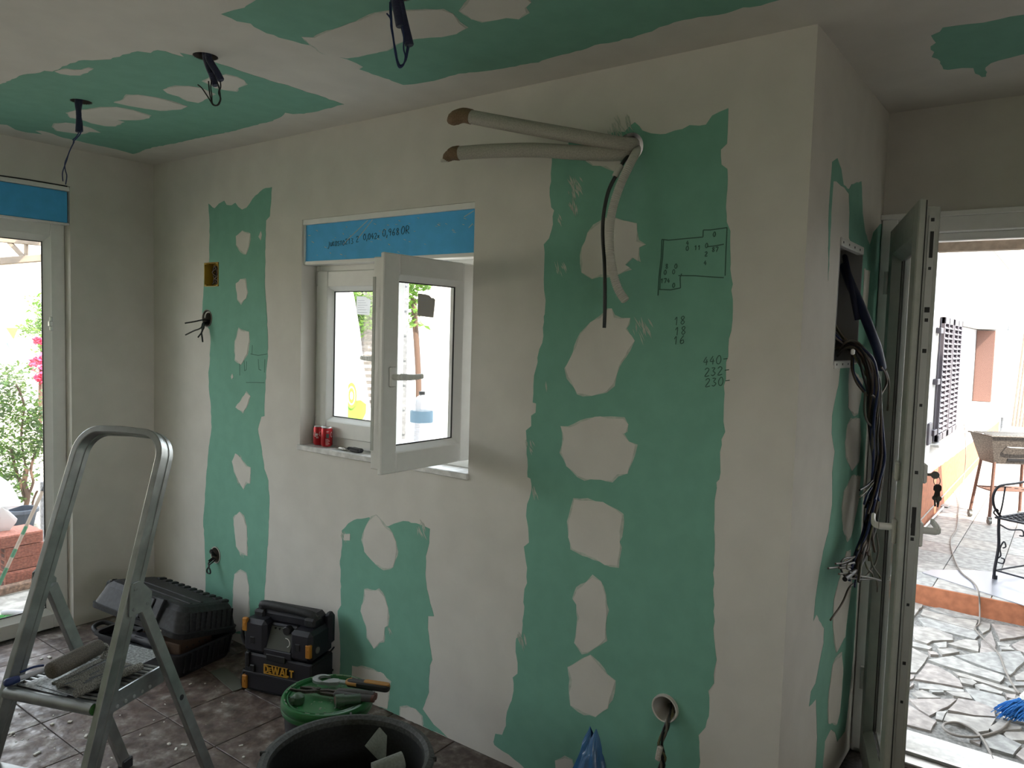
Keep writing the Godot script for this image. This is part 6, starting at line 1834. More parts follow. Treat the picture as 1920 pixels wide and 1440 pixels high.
func build_bag_and_debris() -> void:
	# blue plastic bag, crumpled to a peak
	var apex: Vector3 = Vector3(3.081, 0.305, 0.07)
	var c := Vector3(apex.x + 0.02, 0, 0.115)
	var s := S()
	var n := 40
	var rows := 12
	var g := []
	for i in rows + 1:
		var t := float(i) / rows
		var row := []
		for k in n:
			var a := TAU * k / n
			var r := (0.010 + 0.085 * pow(t, 0.85)) * (1.0 + (0.10 + 0.12 * t) * sin(a * 7 + t * 2.5) + 0.06 * sin(a * 13 - t * 6))
			var q := apex.lerp(Vector3(c.x, 0.002, c.z), t) + Vector3(cos(a) * r * 1.15, 0.010 * sin(a * 5 + t * 9) * t * (1 - t), sin(a) * r * 0.8)
			if i < 3:
				q += Vector3(0.004 * sin(a * 3 + i), 0.02 * sin(a * 2 + 1) * (1 - t), 0)
			q.z = maxf(q.z, 0.006)
			row.append(q)
		g.append(row)
	for i in rows:
		for k in n:
			var k2 := (k + 1) % n
			quad(s, g[i][k], g[i][k2], g[i + 1][k2], g[i + 1][k])
	var m := mat("bagblue", lin(0.03, 0.13, 0.30), 0.22)
	m.cull_mode = BaseMaterial3D.CULL_DISABLED
	m.clearcoat_enabled = true
	m.clearcoat = 0.6
	tag(obj("plastic_bag", s, m), "crumpled glossy blue plastic bag slumped against the foot of the wall", "bag")
	# flat strip by the tool box, crumbs of plaster on the tiles
	s = S()
	bar(s, Vector3(1.078, 0.003, 0.256), Vector3(1.338, 0.003, 0.298), 0.075, 0.005, Vector3.UP, 0.001)
	tag(obj("board_strip", s, mat("strip", lin(0.10, 0.105, 0.085), 0.9)), "flat grey strip lying on the tiles between the two black cases", "strip")
	s = S()
	for k in 420:
		var q := Vector3(R.randf_range(0.2, 3.4), 0.0, R.randf_range(0.05, 2.2))
		if R.randf() < 0.4:
			q = Vector3(R.randfn(1.3, 0.35), 0, R.randfn(1.35, 0.35))
		q.z = maxf(q.z, 0.03)
		q.x = maxf(q.x, 0.05)
		var z := R.randf_range(0.003, 0.011) * (0.6 if k % 3 else 1.3)
		box(s, q + Vector3(0, z * 0.25, 0), Vector3(z * R.randf_range(0.8, 2.4), z * 0.5, z), z * 0.12, Basis(Vector3.UP, R.randf() * TAU))
	tag(obj("plaster_crumbs", s, M.plaster), "scattered crumbs of white plaster on the tiled floor", "debris", "", "stuff")

# ---------------------------------------------------------------- outside
func outdoor_materials() -> void:
	nmat("earth", lin(0.62, 0.55, 0.44), 0.95, 0.02, 0.4, 0.5, 0.6)
	nmat("concrete", lin(0.42, 0.40, 0.36), 0.9, 0.02, 0.25, 0.8, 0.1)
	nmat("bouncepaving", lin(0.62, 0.58, 0.52), 0.9, 0.02, 0.15, 0.8)  # ground of the added yards, pale to bounce light indoors
	nmat("stucco", lin(0.80, 0.79, 0.76), 0.9, 0.03, 0.08, 1.0, 0.1)
	nmat("terracotta", lin(0.40, 0.145, 0.10), 0.85, 0.03, 0.25, 3.0)
	mat("terracotta_shade", lin(0.08, 0.025, 0.02), 0.9)  # darker terracotta: shade inside the block cells put into colour
	nmat("apricot", lin(0.46, 0.17, 0.085), 0.85, 0.02, 0.12, 1.2)
	nmat("plank", lin(0.25, 0.15, 0.10), 0.8, 0.03, 0.4, 2.0)
	nmat("weatheredwood", lin(0.30, 0.24, 0.19), 0.85, 0.02, 0.12, 1.0)
	mat("leaf_dark", lin(0.022, 0.055, 0.010), 0.5)
	mat("leaf_light", lin(0.08, 0.18, 0.02), 0.5)
	for k in ["leaf_dark", "leaf_light"]:
		M[k].cull_mode = BaseMaterial3D.CULL_DISABLED
		M[k].backlight_enabled = true
		M[k].backlight = Color(0.35, 0.45, 0.15)
	mat("petal", lin(0.70, 0.06, 0.16), 0.6)
	nmat("bark", lin(0.16, 0.09, 0.06), 0.9, 0.05, 0.4, 6.0)
	mat("whitesheet", lin(0.74, 0.75, 0.78), 0.6)
	M.whitesheet.cull_mode = BaseMaterial3D.CULL_DISABLED
	mat("bluecloth", lin(0.15, 0.42, 0.68), 0.8)
	mat("potplastic", lin(0.03, 0.04, 0.06), 0.6)
	mat("greenbristle", lin(0.03, 0.30, 0.04), 0.6)
	mat("bluebristle", lin(0.02, 0.18, 0.52), 0.6)
	mat("creamplastic", lin(0.68, 0.66, 0.58), 0.5)
	nmat("steelgrey", lin(0.34, 0.35, 0.37), 0.55, 0.03, 0.25, 2.0, 0.0, 0.4)
	mat("shutterpaint", lin(0.10, 0.09, 0.11), 0.5)
	nmat("grillmetal", lin(0.22, 0.19, 0.17), 0.6, 0.03, 0.4, 4.0, 0.0, 0.5)
	nmat("rustleg", lin(0.25, 0.13, 0.10), 0.7, 0.04, 0.3, 5.0)
	mat("wroughtiron", lin(0.015, 0.015, 0.02), 0.5, 0.5)
	mat("cordgrey", lin(0.20, 0.18, 0.16), 0.6)
	nmat("mortar", lin(0.27, 0.265, 0.25), 0.95, 0.04, 0.25, 2.0, 0.1)
	for i in 4:
		var c: Color = [lin(0.40, 0.38, 0.35), lin(0.43, 0.42, 0.395), lin(0.385, 0.345, 0.32), lin(0.36, 0.36, 0.345)][i]
		nmat("stone%d" % i, c, 0.55, 0.015, 0.22, 1.5 + i * 0.2)
	mat("sheetmetal", lin(0.40, 0.41, 0.46), 0.3, 0.6)
	mat("flaggreen", lin(0.20, 0.42, 0.04), 0.7)
	mat("tealcloth", lin(0.25, 0.62, 0.62), 0.8)
	nmat("corrugated", lin(0.36, 0.32, 0.30), 0.7, 0.03, 0.3, 2.0)
	mat("paper", lin(0.48, 0.46, 0.43), 0.9)
	mat("bottle", Color(0.92, 0.95, 0.98, 0.35), 0.15)
	M.bottle.transparency = BaseMaterial3D.TRANSPARENCY_ALPHA
	mat("bottlelabel", lin(0.16, 0.27, 0.36), 0.6)
	mat("palegrey", lin(0.45, 0.45, 0.47), 0.7)

func leaf_mesh(l: float, w: float) -> ArrayMesh:
	var s := S()
	var b := Vector3(0, 0, 0)
	var t := Vector3(0, 0.1 * l, l)
	var m0 := Vector3(-w / 2, 0.12 * l, l * 0.45)
	var m1 := Vector3(w / 2, 0.12 * l, l * 0.45)
	var c := Vector3(0, 0.02 * l, l * 0.5)
	tri(s, b, m0, c)
	tri(s, b, c, m1)
	tri(s, m0, t, c)
	tri(s, c, t, m1)
	s.generate_normals()
	return s.commit()

func leaves(parent: Node, called: String, m: Material, spots: Array, n: int, l: float, w: float, seed_: int) -> void:
	var r := RandomNumberGenerator.new()
	r.seed = seed_
	var mm := MultiMesh.new()
	mm.transform_format = MultiMesh.TRANSFORM_3D
	mm.mesh = leaf_mesh(l, w)
	mm.instance_count = n
	for i in n:
		var q: Array = spots[r.randi() % spots.size()]
		var c: Vector3 = q[0]
		var d: Vector3 = Vector3(r.randfn(0, 1), r.randfn(0, 1), r.randfn(0, 1)).normalized() * pow(r.randf(), 0.45) * float(q[1])
		d.y *= 0.85
		var b := Basis.from_euler(Vector3(r.randf_range(-0.9, 0.7), r.randf() * TAU, r.randf_range(-0.6, 0.6))) * r.randf_range(0.6, 1.25)
		mm.set_instance_transform(i, Transform3D(b, c + d))
	var o := MultiMeshInstance3D.new()
	o.name = called
	o.multimesh = mm
	o.material_override = m
	o.set_meta("kind", "stuff")
	parent.add_child(o, true)

func build_outside_left() -> void:
	var s := S()
	var gx := [-60.0, -40.0, -25.0, -18.0, -12.0, -8.0, -5.0, -3.0, -0.25]
	var gy := [7.0, 6.0, 4.2, 2.2, 0.6, -0.02, -0.08, -0.12, -0.12]
	for i in gx.size() - 1:
		for j in 10:
			var z0 := -40.0 + 8.0 * j
			quad(s, Vector3(gx[i], gy[i], z0), Vector3(gx[i + 1], gy[i + 1], z0), Vector3(gx[i + 1], gy[i + 1], z0 + 8), Vector3(gx[i], gy[i], z0 + 8))
	tag(obj("ground", s, M.earth), "pale dry garden ground rising to a bare slope", "", "", "structure")
	s = S()
	boxab(s, Vector3(-1.10, -0.3, -0.6), Vector3(-0.29, -0.09, 3.2), 0.01)
	tag(obj("step_slab", s, M.concrete), "grey concrete step outside the garden door", "", "", "structure")
	# added yard out of view: ground bounces light indoors, hedge blocks low sky
	s = S()
	boxab(s, Vector3(-3, -0.3, RZ + 0.31), Vector3(9, -0.1, 11.5))
	tag(obj("added_rear_yard", s, M.bouncepaving), "added pale ground behind the room that bounces light indoors", "", "", "structure")
	s = S()
	for i in 25:
		for j in 8:
			var q := []
			for k in [[0, 0], [1, 0], [1, 1], [0, 1]]:
				var u: float = i + k[0]
				var v: float = j + k[1]
				q.append(Vector3(-6 + u * 0.7, -0.1 + v * 0.6, 11.5 + 0.25 * sin(u * 2.3 + v * 1.7) + 0.02 * v * v))
			quad(s, q[0], q[3], q[2], q[1])
	tag(obj("added_rear_hedge", s, M.leaf_dark), "added dark hedge out of view that blocks low sky", "", "", "structure")
	s = S()
	boxab(s, Vector3(-0.5, 2.42, RZ + 0.31), Vector3(RX + 0.5, 2.5, RZ + 3.0))  # added roof out of view, keeps sky off the lower walls
	tag(obj("added_rear_canopy", s, M.weatheredwood), "added canopy behind the room that shades the rear opening", "", "", "structure")
	s = S()
	boxab(s, Vector3(RX + 0.31, 2.42, AZ - 0.3), Vector3(RX + 3.0, 2.5, RZ + 3.0))  # added roof, keeps direct sun out of the right opening
	tag(obj("added_side_canopy", s, M.weatheredwood), "added canopy along the side that keeps sun out of the right opening", "", "", "structure")
	s = S()
	boxab(s, Vector3(RX + 0.31, -0.3, AZ - 0.3), Vector3(16, -0.1, RZ + 0.3))  # added bright ground, bounces light through the right opening
	tag(obj("added_side_yard", s, M.bouncepaving), "added pale side ground that bounces light indoors", "", "", "structure")
	s = S()
	boxab(s, Vector3(-1.65, -0.3, 1.0), Vector3(-1.40, 0.95, 5.5), 0.02)  # added blocker, cuts low light coming through the garden door
	tag(obj("added_garden_wall", s, M.concrete), "added low wall out of view that shades the lower main wall", "", "", "structure")
	# clay blocks
	var rows := [[-0.09, 0.365, 0.14, -1.20], [0.025, 0.36, 0.135, -1.205], [0.105, 0.36, 0.13, -1.20], [0.19, 0.50, 0.14, -1.19]]
	for k in 4:
		var q: Array = rows[k]
		var y0: float = q[0]
		var hh := 0.078 if k > 0 else 0.11
		var b := thing("clay_block", ["red hollow clay block at the bottom of the stack outside the garden door", "red hollow clay block second from the bottom of the outdoor stack", "red hollow clay block directly under the topmost one of the outdoor stack", "topmost red clay block of the stack, under the white sheet"][k], "brick", Vector3(q[3], y0, (q[1] + q[2]) / 2), 0.0, "clay blocks stacked outside")
		var ln: float = q[1] - q[2]
		s = S()
		box(s, Vector3(-0.125, hh / 2, 0), Vector3(0.246, hh, ln), 0.003)
		obj("body", s, M.terracotta, b)
		s = S()
		for i in 9:
			box(s, Vector3(0.0005, hh * (i + 0.7) / 10.0, 0), Vector3(0.005, hh * 0.05, ln * 0.97), 0.001)
		for i in 12:
			box(s, Vector3(-0.02 - 0.018 * i, hh / 2, ln / 2), Vector3(0.006, hh * 0.9, 0.003), 0.001)
		obj("ribs", s, M.terracotta, b)
		s = S()
		for i in 3:
			for j in 2:
				box(s, Vector3(-0.05 - 0.075 * i, hh * (0.28 + 0.44 * j), ln / 2), Vector3(0.055, hh * 0.3, 0.004), 0.001)
		obj("cell_hole", s, M.terracotta_shade, b)
	s = S()
	bar(s, Vector3(-1.08, -0.062, 0.75), Vector3(-1.13, -0.058, 0.05), 0.06, 0.05, Vector3.UP, 0.006)
	tag(obj("timber_plank", s, M.plank), "reddish-brown timber edge lying in front of the clay blocks", "plank")
	# white sheet
	s = S()
	var sheet := [Vector3(-1.413, 0.629, 0.314), Vector3(-1.358, 0.588, 0.277), Vector3(-1.319, 0.517, 0.254), Vector3(-1.282, 0.436, 0.233), Vector3(-1.355, 0.404, 0.29), Vector3(-1.3, 0.345, 0.253), Vector3(-1.307, 0.32, 0.26), Vector3(-1.385, 0.181, 0.33), Vector3(-1.468, 0.134, 0.396), Vector3(-1.526, 0.6, 0.401)]
	var cen: Vector3 = Vector3(-1.281, 0.449, 0.356)
	for i in sheet.size():
		tri(s, cen, sheet[i], sheet[(i + 1) % sheet.size()])
	tag(obj("plastic_sheet", s, M.whitesheet), "crumpled white plastic sheet lying on the clay blocks outside", "sheet")
	# pole leaning outside
	var p := thing("broom_pole", "weathered painted pole leaning across the clay blocks outside", "pole")
	var pa: Vector3 = Vector3(-0.989, -0.008, 0.488)
	var pb: Vector3 = Vector3(-1.058, 0.591, 0.178)
	s = S()
	tube(s, PackedVector3Array([pa, pb]), 0.0115, 10)
	obj("shaft", s, M.weatheredwood, p)
	s = S()
	for q in [[0.30, 0.38], [0.52, 0.60], [0.04, 0.2]]:
		tube(s, PackedVector3Array([pa.lerp(pb, q[0]), pa.lerp(pb, q[1])]), 0.0122, 10)
	tag(obj("paint_band", s, mat("bandgreen", lin(0.03, 0.12, 0.06), 0.7), p), "dark green paint band", "")
	s = S()
	tube(s, PackedVector3Array([pa.lerp(pb, 0.95), pa.lerp(pb, 1.02)]), 0.0135, 10)
	obj("end_cap", s, M.blackplastic, p)
	# metal post and plant pot
	s = S()
	var mp: Vector3 = Vector3(-1.696, 0.074, -0.054)
	boxab(s, Vector3(mp.x - 0.012, -0.12, mp.z - 0.012), Vector3(mp.x + 0.012, 0.50, mp.z + 0.012), 0.002)
	tag(obj("steel_post", s, M.steelgrey), "short grey steel post standing by the garden door", "post")
	var po: Vector3 = Vector3(-2.932, -0.103, -0.369)
	var pot := thing("plant_pot", "dark plastic pot at the foot of the leafy shrub outside", "pot", Vector3(po.x, -0.12, po.z))
	s = S()
	lathe(s, [Vector2(0, 0), Vector2(0.09, 0), Vector2(0.12, po.y + 0.24), Vector2(0.135, po.y + 0.24), Vector2(0.135, po.y + 0.27), Vector2(0.115, po.y + 0.27), Vector2(0.11, po.y + 0.2), Vector2(0, po.y + 0.2)], 24)
	obj("body", s, M.potplastic, pot)
	# shrub
	var b0: Vector3 = Vector3(-3.342, -0.21, -0.554)
	var shrub := thing("garden_shrub", "leafy dark green shrub with a bare forked trunk seen through the garden door", "shrub", Vector3.ZERO)
	s = S()
	tube(s, smooth_path([Vector3(b0.x, -0.12, b0.z), Vector3(-3.358, -0.087, -0.553), Vector3(-3.343, 0.062, -0.576), Vector3(-3.375, 0.184, -0.562), Vector3(-3.367, 0.308, -0.578)]), 0.022, 8)
	tube(s, smooth_path([Vector3(-3.35, 0.037, -0.569), Vector3(-3.312, 0.186, -0.61), Vector3(-3.335, 0.309, -0.602), Vector3(-3.313, 0.458, -0.631)]), 0.012, 6)
	tube(s, smooth_path([Vector3(-3.36, 0.012, -0.559), Vector3(-3.406, 0.183, -0.539), Vector3(-3.446, 0.305, -0.519), Vector3(-3.497, 0.5, -0.497)]), 0.013, 6)
	tube(s, smooth_path([Vector3(-3.364, -0.247, -0.598), Vector3(-3.356, -0.122, -0.614), Vector3(-3.355, 0.002, -0.624), Vector3(-3.33, 0.102, -0.652)]), 0.010, 6)
	tube(s, smooth_path([Vector3(-3.365, 0.283, -0.578), Vector3(-3.425, 0.601, -0.559), Vector3(-3.423, 0.898, -0.584), Vector3(-3.495, 1.092, -0.547)]), 0.010, 6)
	obj("trunk", s, M.bark, shrub)
	var sp := []
	for q in [Vector3(-3.581, 0.892, -0.466), Vector3(-3.566, 1.09, -0.494), Vector3(-3.499, 1.166, -0.55), Vector3(-3.572, 0.547, -0.445), Vector3(-3.434, 0.749, -0.564), Vector3(-3.32, 0.827, -0.656), Vector3(-3.342, 0.555, -0.617), Vector3(-3.268, 0.508, -0.668), Vector3(-3.505, 0.303, -0.475), Vector3(-3.535, 0.153, -0.44), Vector3(-3.439, 0.206, -0.516), Vector3(-3.674, 0.79, -0.389), Vector3(-3.672, 0.445, -0.362), Vector3(-3.448, 0.033, -0.495), Vector3(-3.304, 0.704, -0.657), Vector3(-3.423, 0.454, -0.548), Vector3(-3.219, 0.609, -0.713), Vector3(-3.729, 1.034, -0.368)]:
		sp.append([q, 0.17])
	for q in [Vector3(-3.639, 0.958, -0.553), Vector3(-3.685, 0.731, -0.501), Vector3(-3.494, 0.888, -0.656), Vector3(-3.398, 0.441, -0.691), Vector3(-3.643, 0.382, -0.503)]:
		sp.append([q, 0.24])
	leaves(shrub, "foliage", M.leaf_dark, sp, 2600, 0.055, 0.03, 5)
	leaves(shrub, "young_foliage", M.leaf_light, sp, 700, 0.05, 0.028, 6)
	var y0: Vector3 = Vector3(-8.817, 1.358, -2.853)
	var tr := thing("garden_tree", "bright yellow-green sapling behind the shrub", "tree")
	s = S()
	tube(s, smooth_path([Vector3(y0.x, -0.1, y0.z), Vector3(y0.x + 0.05, 0.8, y0.z), y0]), 0.03, 6)
	obj("trunk", s, M.bark, tr)
	sp = []
	for q in [Vector3(-8.887, 1.609, -2.821), Vector3(-8.811, 1.485, -2.867), Vector3(-8.938, 1.565, -2.779), Vector3(-8.79, 1.697, -2.9), Vector3(-8.936, 1.962, -2.813), Vector3(-8.845, 1.822, -2.869), Vector3(-8.811, 1.273, -2.85), Vector3(-9.002, 1.503, -2.726)]:
		sp.append([q, 0.16])
	leaves(tr, "foliage", M.leaf_light, sp, 420, 0.09, 0.05, 8)
	var f0: Vector3 = Vector3(-7.707, 0.998, -2.4)
	var fl := thing("flowering_bush", "bush covered in bright pink flowers beside the garden door glass", "bush")
	s = S()
	tube(s, smooth_path([Vector3(f0.x, -0.1, f0.z), Vector3(f0.x - 0.05, 0.4, f0.z), f0]), 0.02, 6)
	tube(s, smooth_path([Vector3(f0.x, 0.2, f0.z), Vector3(f0.x + 0.1, 0.6, f0.z), f0 + Vector3(0.1, 0.1, 0)]), 0.015, 6)
	obj("stems", s, M.bark, fl)
	leaves(fl, "flowers", M.petal, [[f0, 0.14], [Vector3(-7.75, 1.089, -2.375), 0.10], [Vector3(-7.697, 0.828, -2.394), 0.08], [Vector3(-7.756, 1.384, -2.395), 0.04]], 420, 0.07, 0.06, 9)
	# fabric hung on a line, timber frame of the pergola
	s = S()
	var cl := [Vector3(-10.646, 1.515, -2.752), Vector3(-10.47, 1.521, -2.884), Vector3(-10.383, 1.314, -2.932), Vector3(-10.33, 1.169, -2.959), Vector3(-10.382, 1.057, -2.912), Vector3(-10.448, 1.174, -2.872), Vector3(-10.633, 1.305, -2.745)]
	for i in range(1, cl.size() - 1):
		tri(s, cl[0], cl[i], cl[i + 1])
		tri(s, cl[0] + Vector3(-0.02, 0, 0), cl[i + 1] + Vector3(-0.02, 0, 0), cl[i] + Vector3(-0.02, 0, 0))
	tag(obj("hanging_cloth", s, M.bluecloth), "light blue cloth hanging on the garden line", "cloth")
	s = S()
	cl = [Vector3(-10.185, 1.544, -2.848), Vector3(-10.026, 1.55, -2.967), Vector3(-10.072, 1.359, -2.917)]
	tri(s, cl[0], cl[1], cl[2])
	tri(s, cl[0] + Vector3(-0.02, 0, 0), cl[2] + Vector3(-0.02, 0, 0), cl[1] + Vector3(-0.02, 0, 0))
	tag(obj("hanging_cloth", s, M.flaggreen), "small green triangular cloth hanging on the garden line", "cloth")
	s = S()
	tube(s, PackedVector3Array([Vector3(-10.942, 1.55, -2.534), Vector3(-10.133, 1.543, -3.137), Vector3(-9.545, 1.546, -3.575)]), 0.006, 5)
	tag(obj("washing_line", s, M.cordgrey), "thin line strung across the garden", "line")
	var pg := thing("pergola", "weathered timber pergola frame high outside the garden door", "pergola")
	for q in [[Vector3(-2.738, 2.115, 0.055), Vector3(-2.233, 2.184, -0.326), 0.055], [Vector3(-2.752, 2.334, 0.048), Vector3(-2.24, 2.298, -0.33), 0.05], [Vector3(-2.521, 2.338, -0.124), Vector3(-2.382, 2.174, -0.215), 0.03], [Vector3(-2.381, 2.331, -0.228), Vector3(-2.372, 2.175, -0.222), 0.025]]:
		s = S()
		bar(s, q[0], q[1], q[2], q[2], Vector3.UP, 0.004)
		obj("beam", s, M.weatheredwood, pg)
	var pp: Vector3 = Vector3(-2.739, 2.136, 0.055)
	s = S()
	boxab(s, Vector3(pp.x - 0.04, -0.12, pp.z - 0.04), Vector3(pp.x + 0.04, pp.y + 0.3, pp.z + 0.04), 0.004)
	obj("post", s, M.weatheredwood, pg)
	var pp2: Vector3 = Vector3(-2.2, 2.198, -0.352)
	s = S()
	boxab(s, Vector3(pp2.x - 0.04, -0.12, pp2.z - 0.04), Vector3(pp2.x + 0.04, pp2.y + 0.3, pp2.z + 0.04), 0.004)
	obj("post", s, M.weatheredwood, pg)
	for k in 8:
		s = S()
		bar(s, Vector3(-0.75 - 0.4 * k, 2.83 - 0.014 * k, -1.2), Vector3(-0.75 - 0.4 * k, 2.83 - 0.014 * k, 6.0), 0.15, 0.018, Vector3.UP, 0.002)  # boards out of view, placed to screen sky from the garden door
		obj("unseen_roof_board", s, M.weatheredwood, pg)
	# hand brush on the step
	var hb: Vector3 = Vector3(-0.634, -0.085, 0.539)
	var br := thing("hand_brush", "small green-bristled hand brush with a grey handle outside the garden door", "brush", hb, 0.5)
	s = S()
	for k in 60:
		var a := Vector3(R.randf_range(-0.05, 0.03), 0.02, R.randf_range(-0.02, 0.02))
		tube(s, PackedVector3Array([a, a + Vector3(R.randf_range(-0.02, 0.0), -0.018, R.randf_range(0.01, 0.05))]), 0.002, 4)
	obj("bristles", s, M.greenbristle, br).set_meta("kind", "stuff")
	s = S()
	tube(s, smooth_path([Vector3(-0.05, 0.025, 0), Vector3(0.0, 0.034, 0), Vector3(0.06, 0.032, -0.01), Vector3(0.14, 0.03, -0.03)]), 0.017, 10)
	obj("handle", s, M.palegrey, br)

func build_outside_window() -> void:
	# yard wall, corrugated sheet, banner, post, bottle
	var s := S()
	boxab(s, Vector3(-12, -0.3, -6.3), Vector3(3.1, 1.9, -6.1))
	tag(obj("yard_wall", s, M.stucco), "white sunlit yard wall behind the small window", "", "", "structure")
	s = S()
	boxab(s, Vector3(-12, -0.32, -9.0), Vector3(3.35, -0.14, -0.36))
	tag(obj("yard_ground", s, M.concrete), "pale concrete yard behind the small window", "", "", "structure")
	var c := thing("corrugated_fence", "brownish corrugated metal sheet behind the white banner", "fence")
	s = S()
	var f0: Vector3 = Vector3(-0.647, 1.673, -1.966)
	var f1: Vector3 = Vector3(-0.358, 1.683, -2.182)
	var d: Vector3 = (f1 - f0).normalized()
	var nrm: Vector3 = d.cross(Vector3.UP)
	for k in 26:
		var ya := 2.02 - 0.055 * k
		for j in 4:
			var a0 := TAU * j / 4.0
			var a1 := TAU * (j + 1) / 4.0
			var q0 := Vector3(f0.x, ya - 0.055 * j / 4.0, f0.z) + nrm * 0.012 * cos(a0)
			var q1 := Vector3(f0.x, ya - 0.055 * (j + 1) / 4.0, f0.z) + nrm * 0.012 * cos(a1)
			quad(s, q0 + d * -0.05, q0 + d * 0.44, q1 + d * 0.44, q1 + d * -0.05)
	M.corrugated.cull_mode = BaseMaterial3D.CULL_DISABLED
	obj("sheet", s, M.corrugated, c)
	s = S()
	var fb: Vector3 = f0 + d * 0.42 + nrm * 0.03
	boxab(s, Vector3(fb.x - 0.03, -0.16, fb.z - 0.03), Vector3(fb.x + 0.03, 1.95, fb.z + 0.03), 0.004)
	obj("post", s, M.steelgrey, c)
	var vine := thing("climbing_vine", "bright green vine hanging over the corrugated sheet", "vine")
	var sp := []
	for q in [Vector3(-0.462, 1.788, -1.988), Vector3(-0.397, 1.768, -2.035), Vector3(-0.364, 1.813, -2.063), Vector3(-0.415, 1.714, -2.017), Vector3(-0.33, 1.837, -2.09), Vector3(-0.29, 1.772, -2.115), Vector3(-0.485, 1.933, -1.982), Vector3(-0.372, 1.946, -2.068), Vector3(-0.404, 1.879, -2.039)]:
		sp.append([q, 0.10])
	s = S()
	tube(s, smooth_path([f0 + Vector3(0, 0.12, 0) + d * 0.1, f0 + Vector3(0, 0.3, 0) + d * 0.4, f0 + Vector3(0, 0.25, 0) + d * 0.5]), 0.008, 5)
	obj("stem", s, M.bark, vine)
	leaves(vine, "foliage", M.leaf_light, sp, 420, 0.06, 0.04, 14)
	var t2: Vector3 = Vector3(-0.955, 2.008, -3.139)
	var tree := thing("yard_tree", "light green tree seen through the open sash beside the grey post", "tree")
	s = S()
	tube(s, smooth_path([Vector3(t2.x, -0.15, t2.z), Vector3(t2.x + 0.1, 1.0, t2.z), t2]), 0.03, 6)
	obj("trunk", s, M.bark, tree)
	sp = []
	for q in [Vector3(-0.969, 2.034, -3.13), Vector3(-0.92, 2.142, -3.175), Vector3(-0.971, 1.928, -3.12), Vector3(-0.941, 1.797, -3.131), Vector3(-0.88, 2.169, -3.207), Vector3(-1.003, 2.112, -3.111)]:
		sp.append([q, 0.13])
	leaves(tree, "foliage", M.leaf_light, sp, 260, 0.08, 0.05, 15)
	# banner
	var bn := thing("banner", "tall white feather banner with a green foot leaning outside the small window", "banner")
	s = S()
	var bp := [Vector3(0.133, 1.979, -1.322), Vector3(0.176, 1.98, -1.354), Vector3(0.193, 1.905, -1.361), Vector3(0.238, 1.678, -1.376), Vector3(0.279, 1.413, -1.384), Vector3(0.334, 1.11, -1.401), Vector3(0.366, 0.997, -1.415), Vector3(0.367, 0.883, -1.407), Vector3(0.202, 0.877, -1.284)]
	var off: Vector3 = Vector3(0.01, 0, 0.012)
	for i in range(1, bp.size() - 1):
		tri(s, bp[0], bp[i], bp[i + 1])
		tri(s, bp[0] - off, bp[i + 1] - off, bp[i] - off)
	obj("fabric", s, mat("bannerwhite", lin(0.78, 0.78, 0.76), 0.7), bn)
	s = S()
	var gp := [Vector3(0.198, 1.167, -1.292), Vector3(0.259, 1.162, -1.337), Vector3(0.282, 1.185, -1.356), Vector3(0.317, 1.156, -1.38), Vector3(0.318, 1.092, -1.375), Vector3(0.303, 1.049, -1.36), Vector3(0.205, 1.046, -1.287)]
	for i in range(1, gp.size() - 1):
		tri(s, gp[0], gp[i], gp[i + 1])
	obj("green_print", s, M.flaggreen, bn)
	for rr in [[1.0, "flaggreen"], [0.72, "bannerwhite"], [0.6, "flaggreen"], [0.3, "bannerwhite"]]:
		s = S()
		var ec: Vector3 = Vector3(0.236, 1.215, -1.312)
		var er: Vector3 = Vector3(0.266, 1.216, -1.334) - ec
		var eu: Vector3 = Vector3(0.23, 1.309, -1.315) - ec
		ec -= (ec - Vector3(4.352, 1.682, 2.307)).normalized() * (1.0 - rr[0]) * 0.004
		for k in 20:
			tri(s, ec, ec + (er * cos(TAU * (k + 1) / 20) + eu * sin(TAU * (k + 1) / 20)) * rr[0], ec + (er * cos(TAU * k / 20) + eu * sin(TAU * k / 20)) * rr[0])
		obj("emblem_ring", s, M[rr[1]], bn)
	s = S()
	var bu: Vector3 = (Vector3(0.216, 1.677, -1.335) - Vector3(0.186, 1.675, -1.312)).normalized()
	for q in [["N", Vector3(0.181, 1.706, -1.311)], ["2", Vector3(0.186, 1.721, -1.316)], ["8", Vector3(0.184, 1.611, -1.305)], ["0", Vector3(0.188, 1.543, -1.303)], ["5", Vector3(0.191, 1.505, -1.301)], ["8", Vector3(0.193, 1.463, -1.3)], ["5", Vector3(0.193, 1.418, -1.296)]]:
		scribble(s, q[0], Transform3D(Basis(bu * 0.035, Vector3.UP * 0.04, bu.cross(Vector3.UP) * 0.03), q[1]), 0.003)
	obj("grey_print", s, M.palegrey, bn)
	s = S()
	var b0: Vector3 = Vector3(0.107, 1.96, -1.326)
	tube(s, PackedVector3Array([Vector3(b0.x, -0.14, b0.z), Vector3(b0.x, 2.3, b0.z)]), 0.008, 8)
	obj("pole", s, M.palegrey, bn)
	s = S()
	var aw: Vector3 = Vector3(-0.941, 2.043, -2.527)
	box(s, aw, Vector3(0.36, 0.09, 0.3), 0.02, Basis(Vector3.UP, 0.7))
	tag(obj("awning", s, M.tealcloth), "pale teal awning above the yard behind the closed sash", "awning")
	# grey steel post
	s = S()
	var g0: Vector3 = Vector3(1.061, 1.751, -0.995)
	var gb := thing("steel_post", "grey steel post with bolts outside the open sash", "post", Vector3(g0.x, -0.14, g0.z), 0.7)
	boxab(s, Vector3(-0.023, 0, -0.023), Vector3(0.023, 2.9, 0.023), 0.003)
	obj("tube", s, M.steelgrey, gb)
	s = S()
	for k in 12:
		tube(s, PackedVector3Array([Vector3(0.012, 0.9 + k * 0.15, 0.02), Vector3(0.012, 0.9 + k * 0.15, 0.03)]), 0.006, 8)
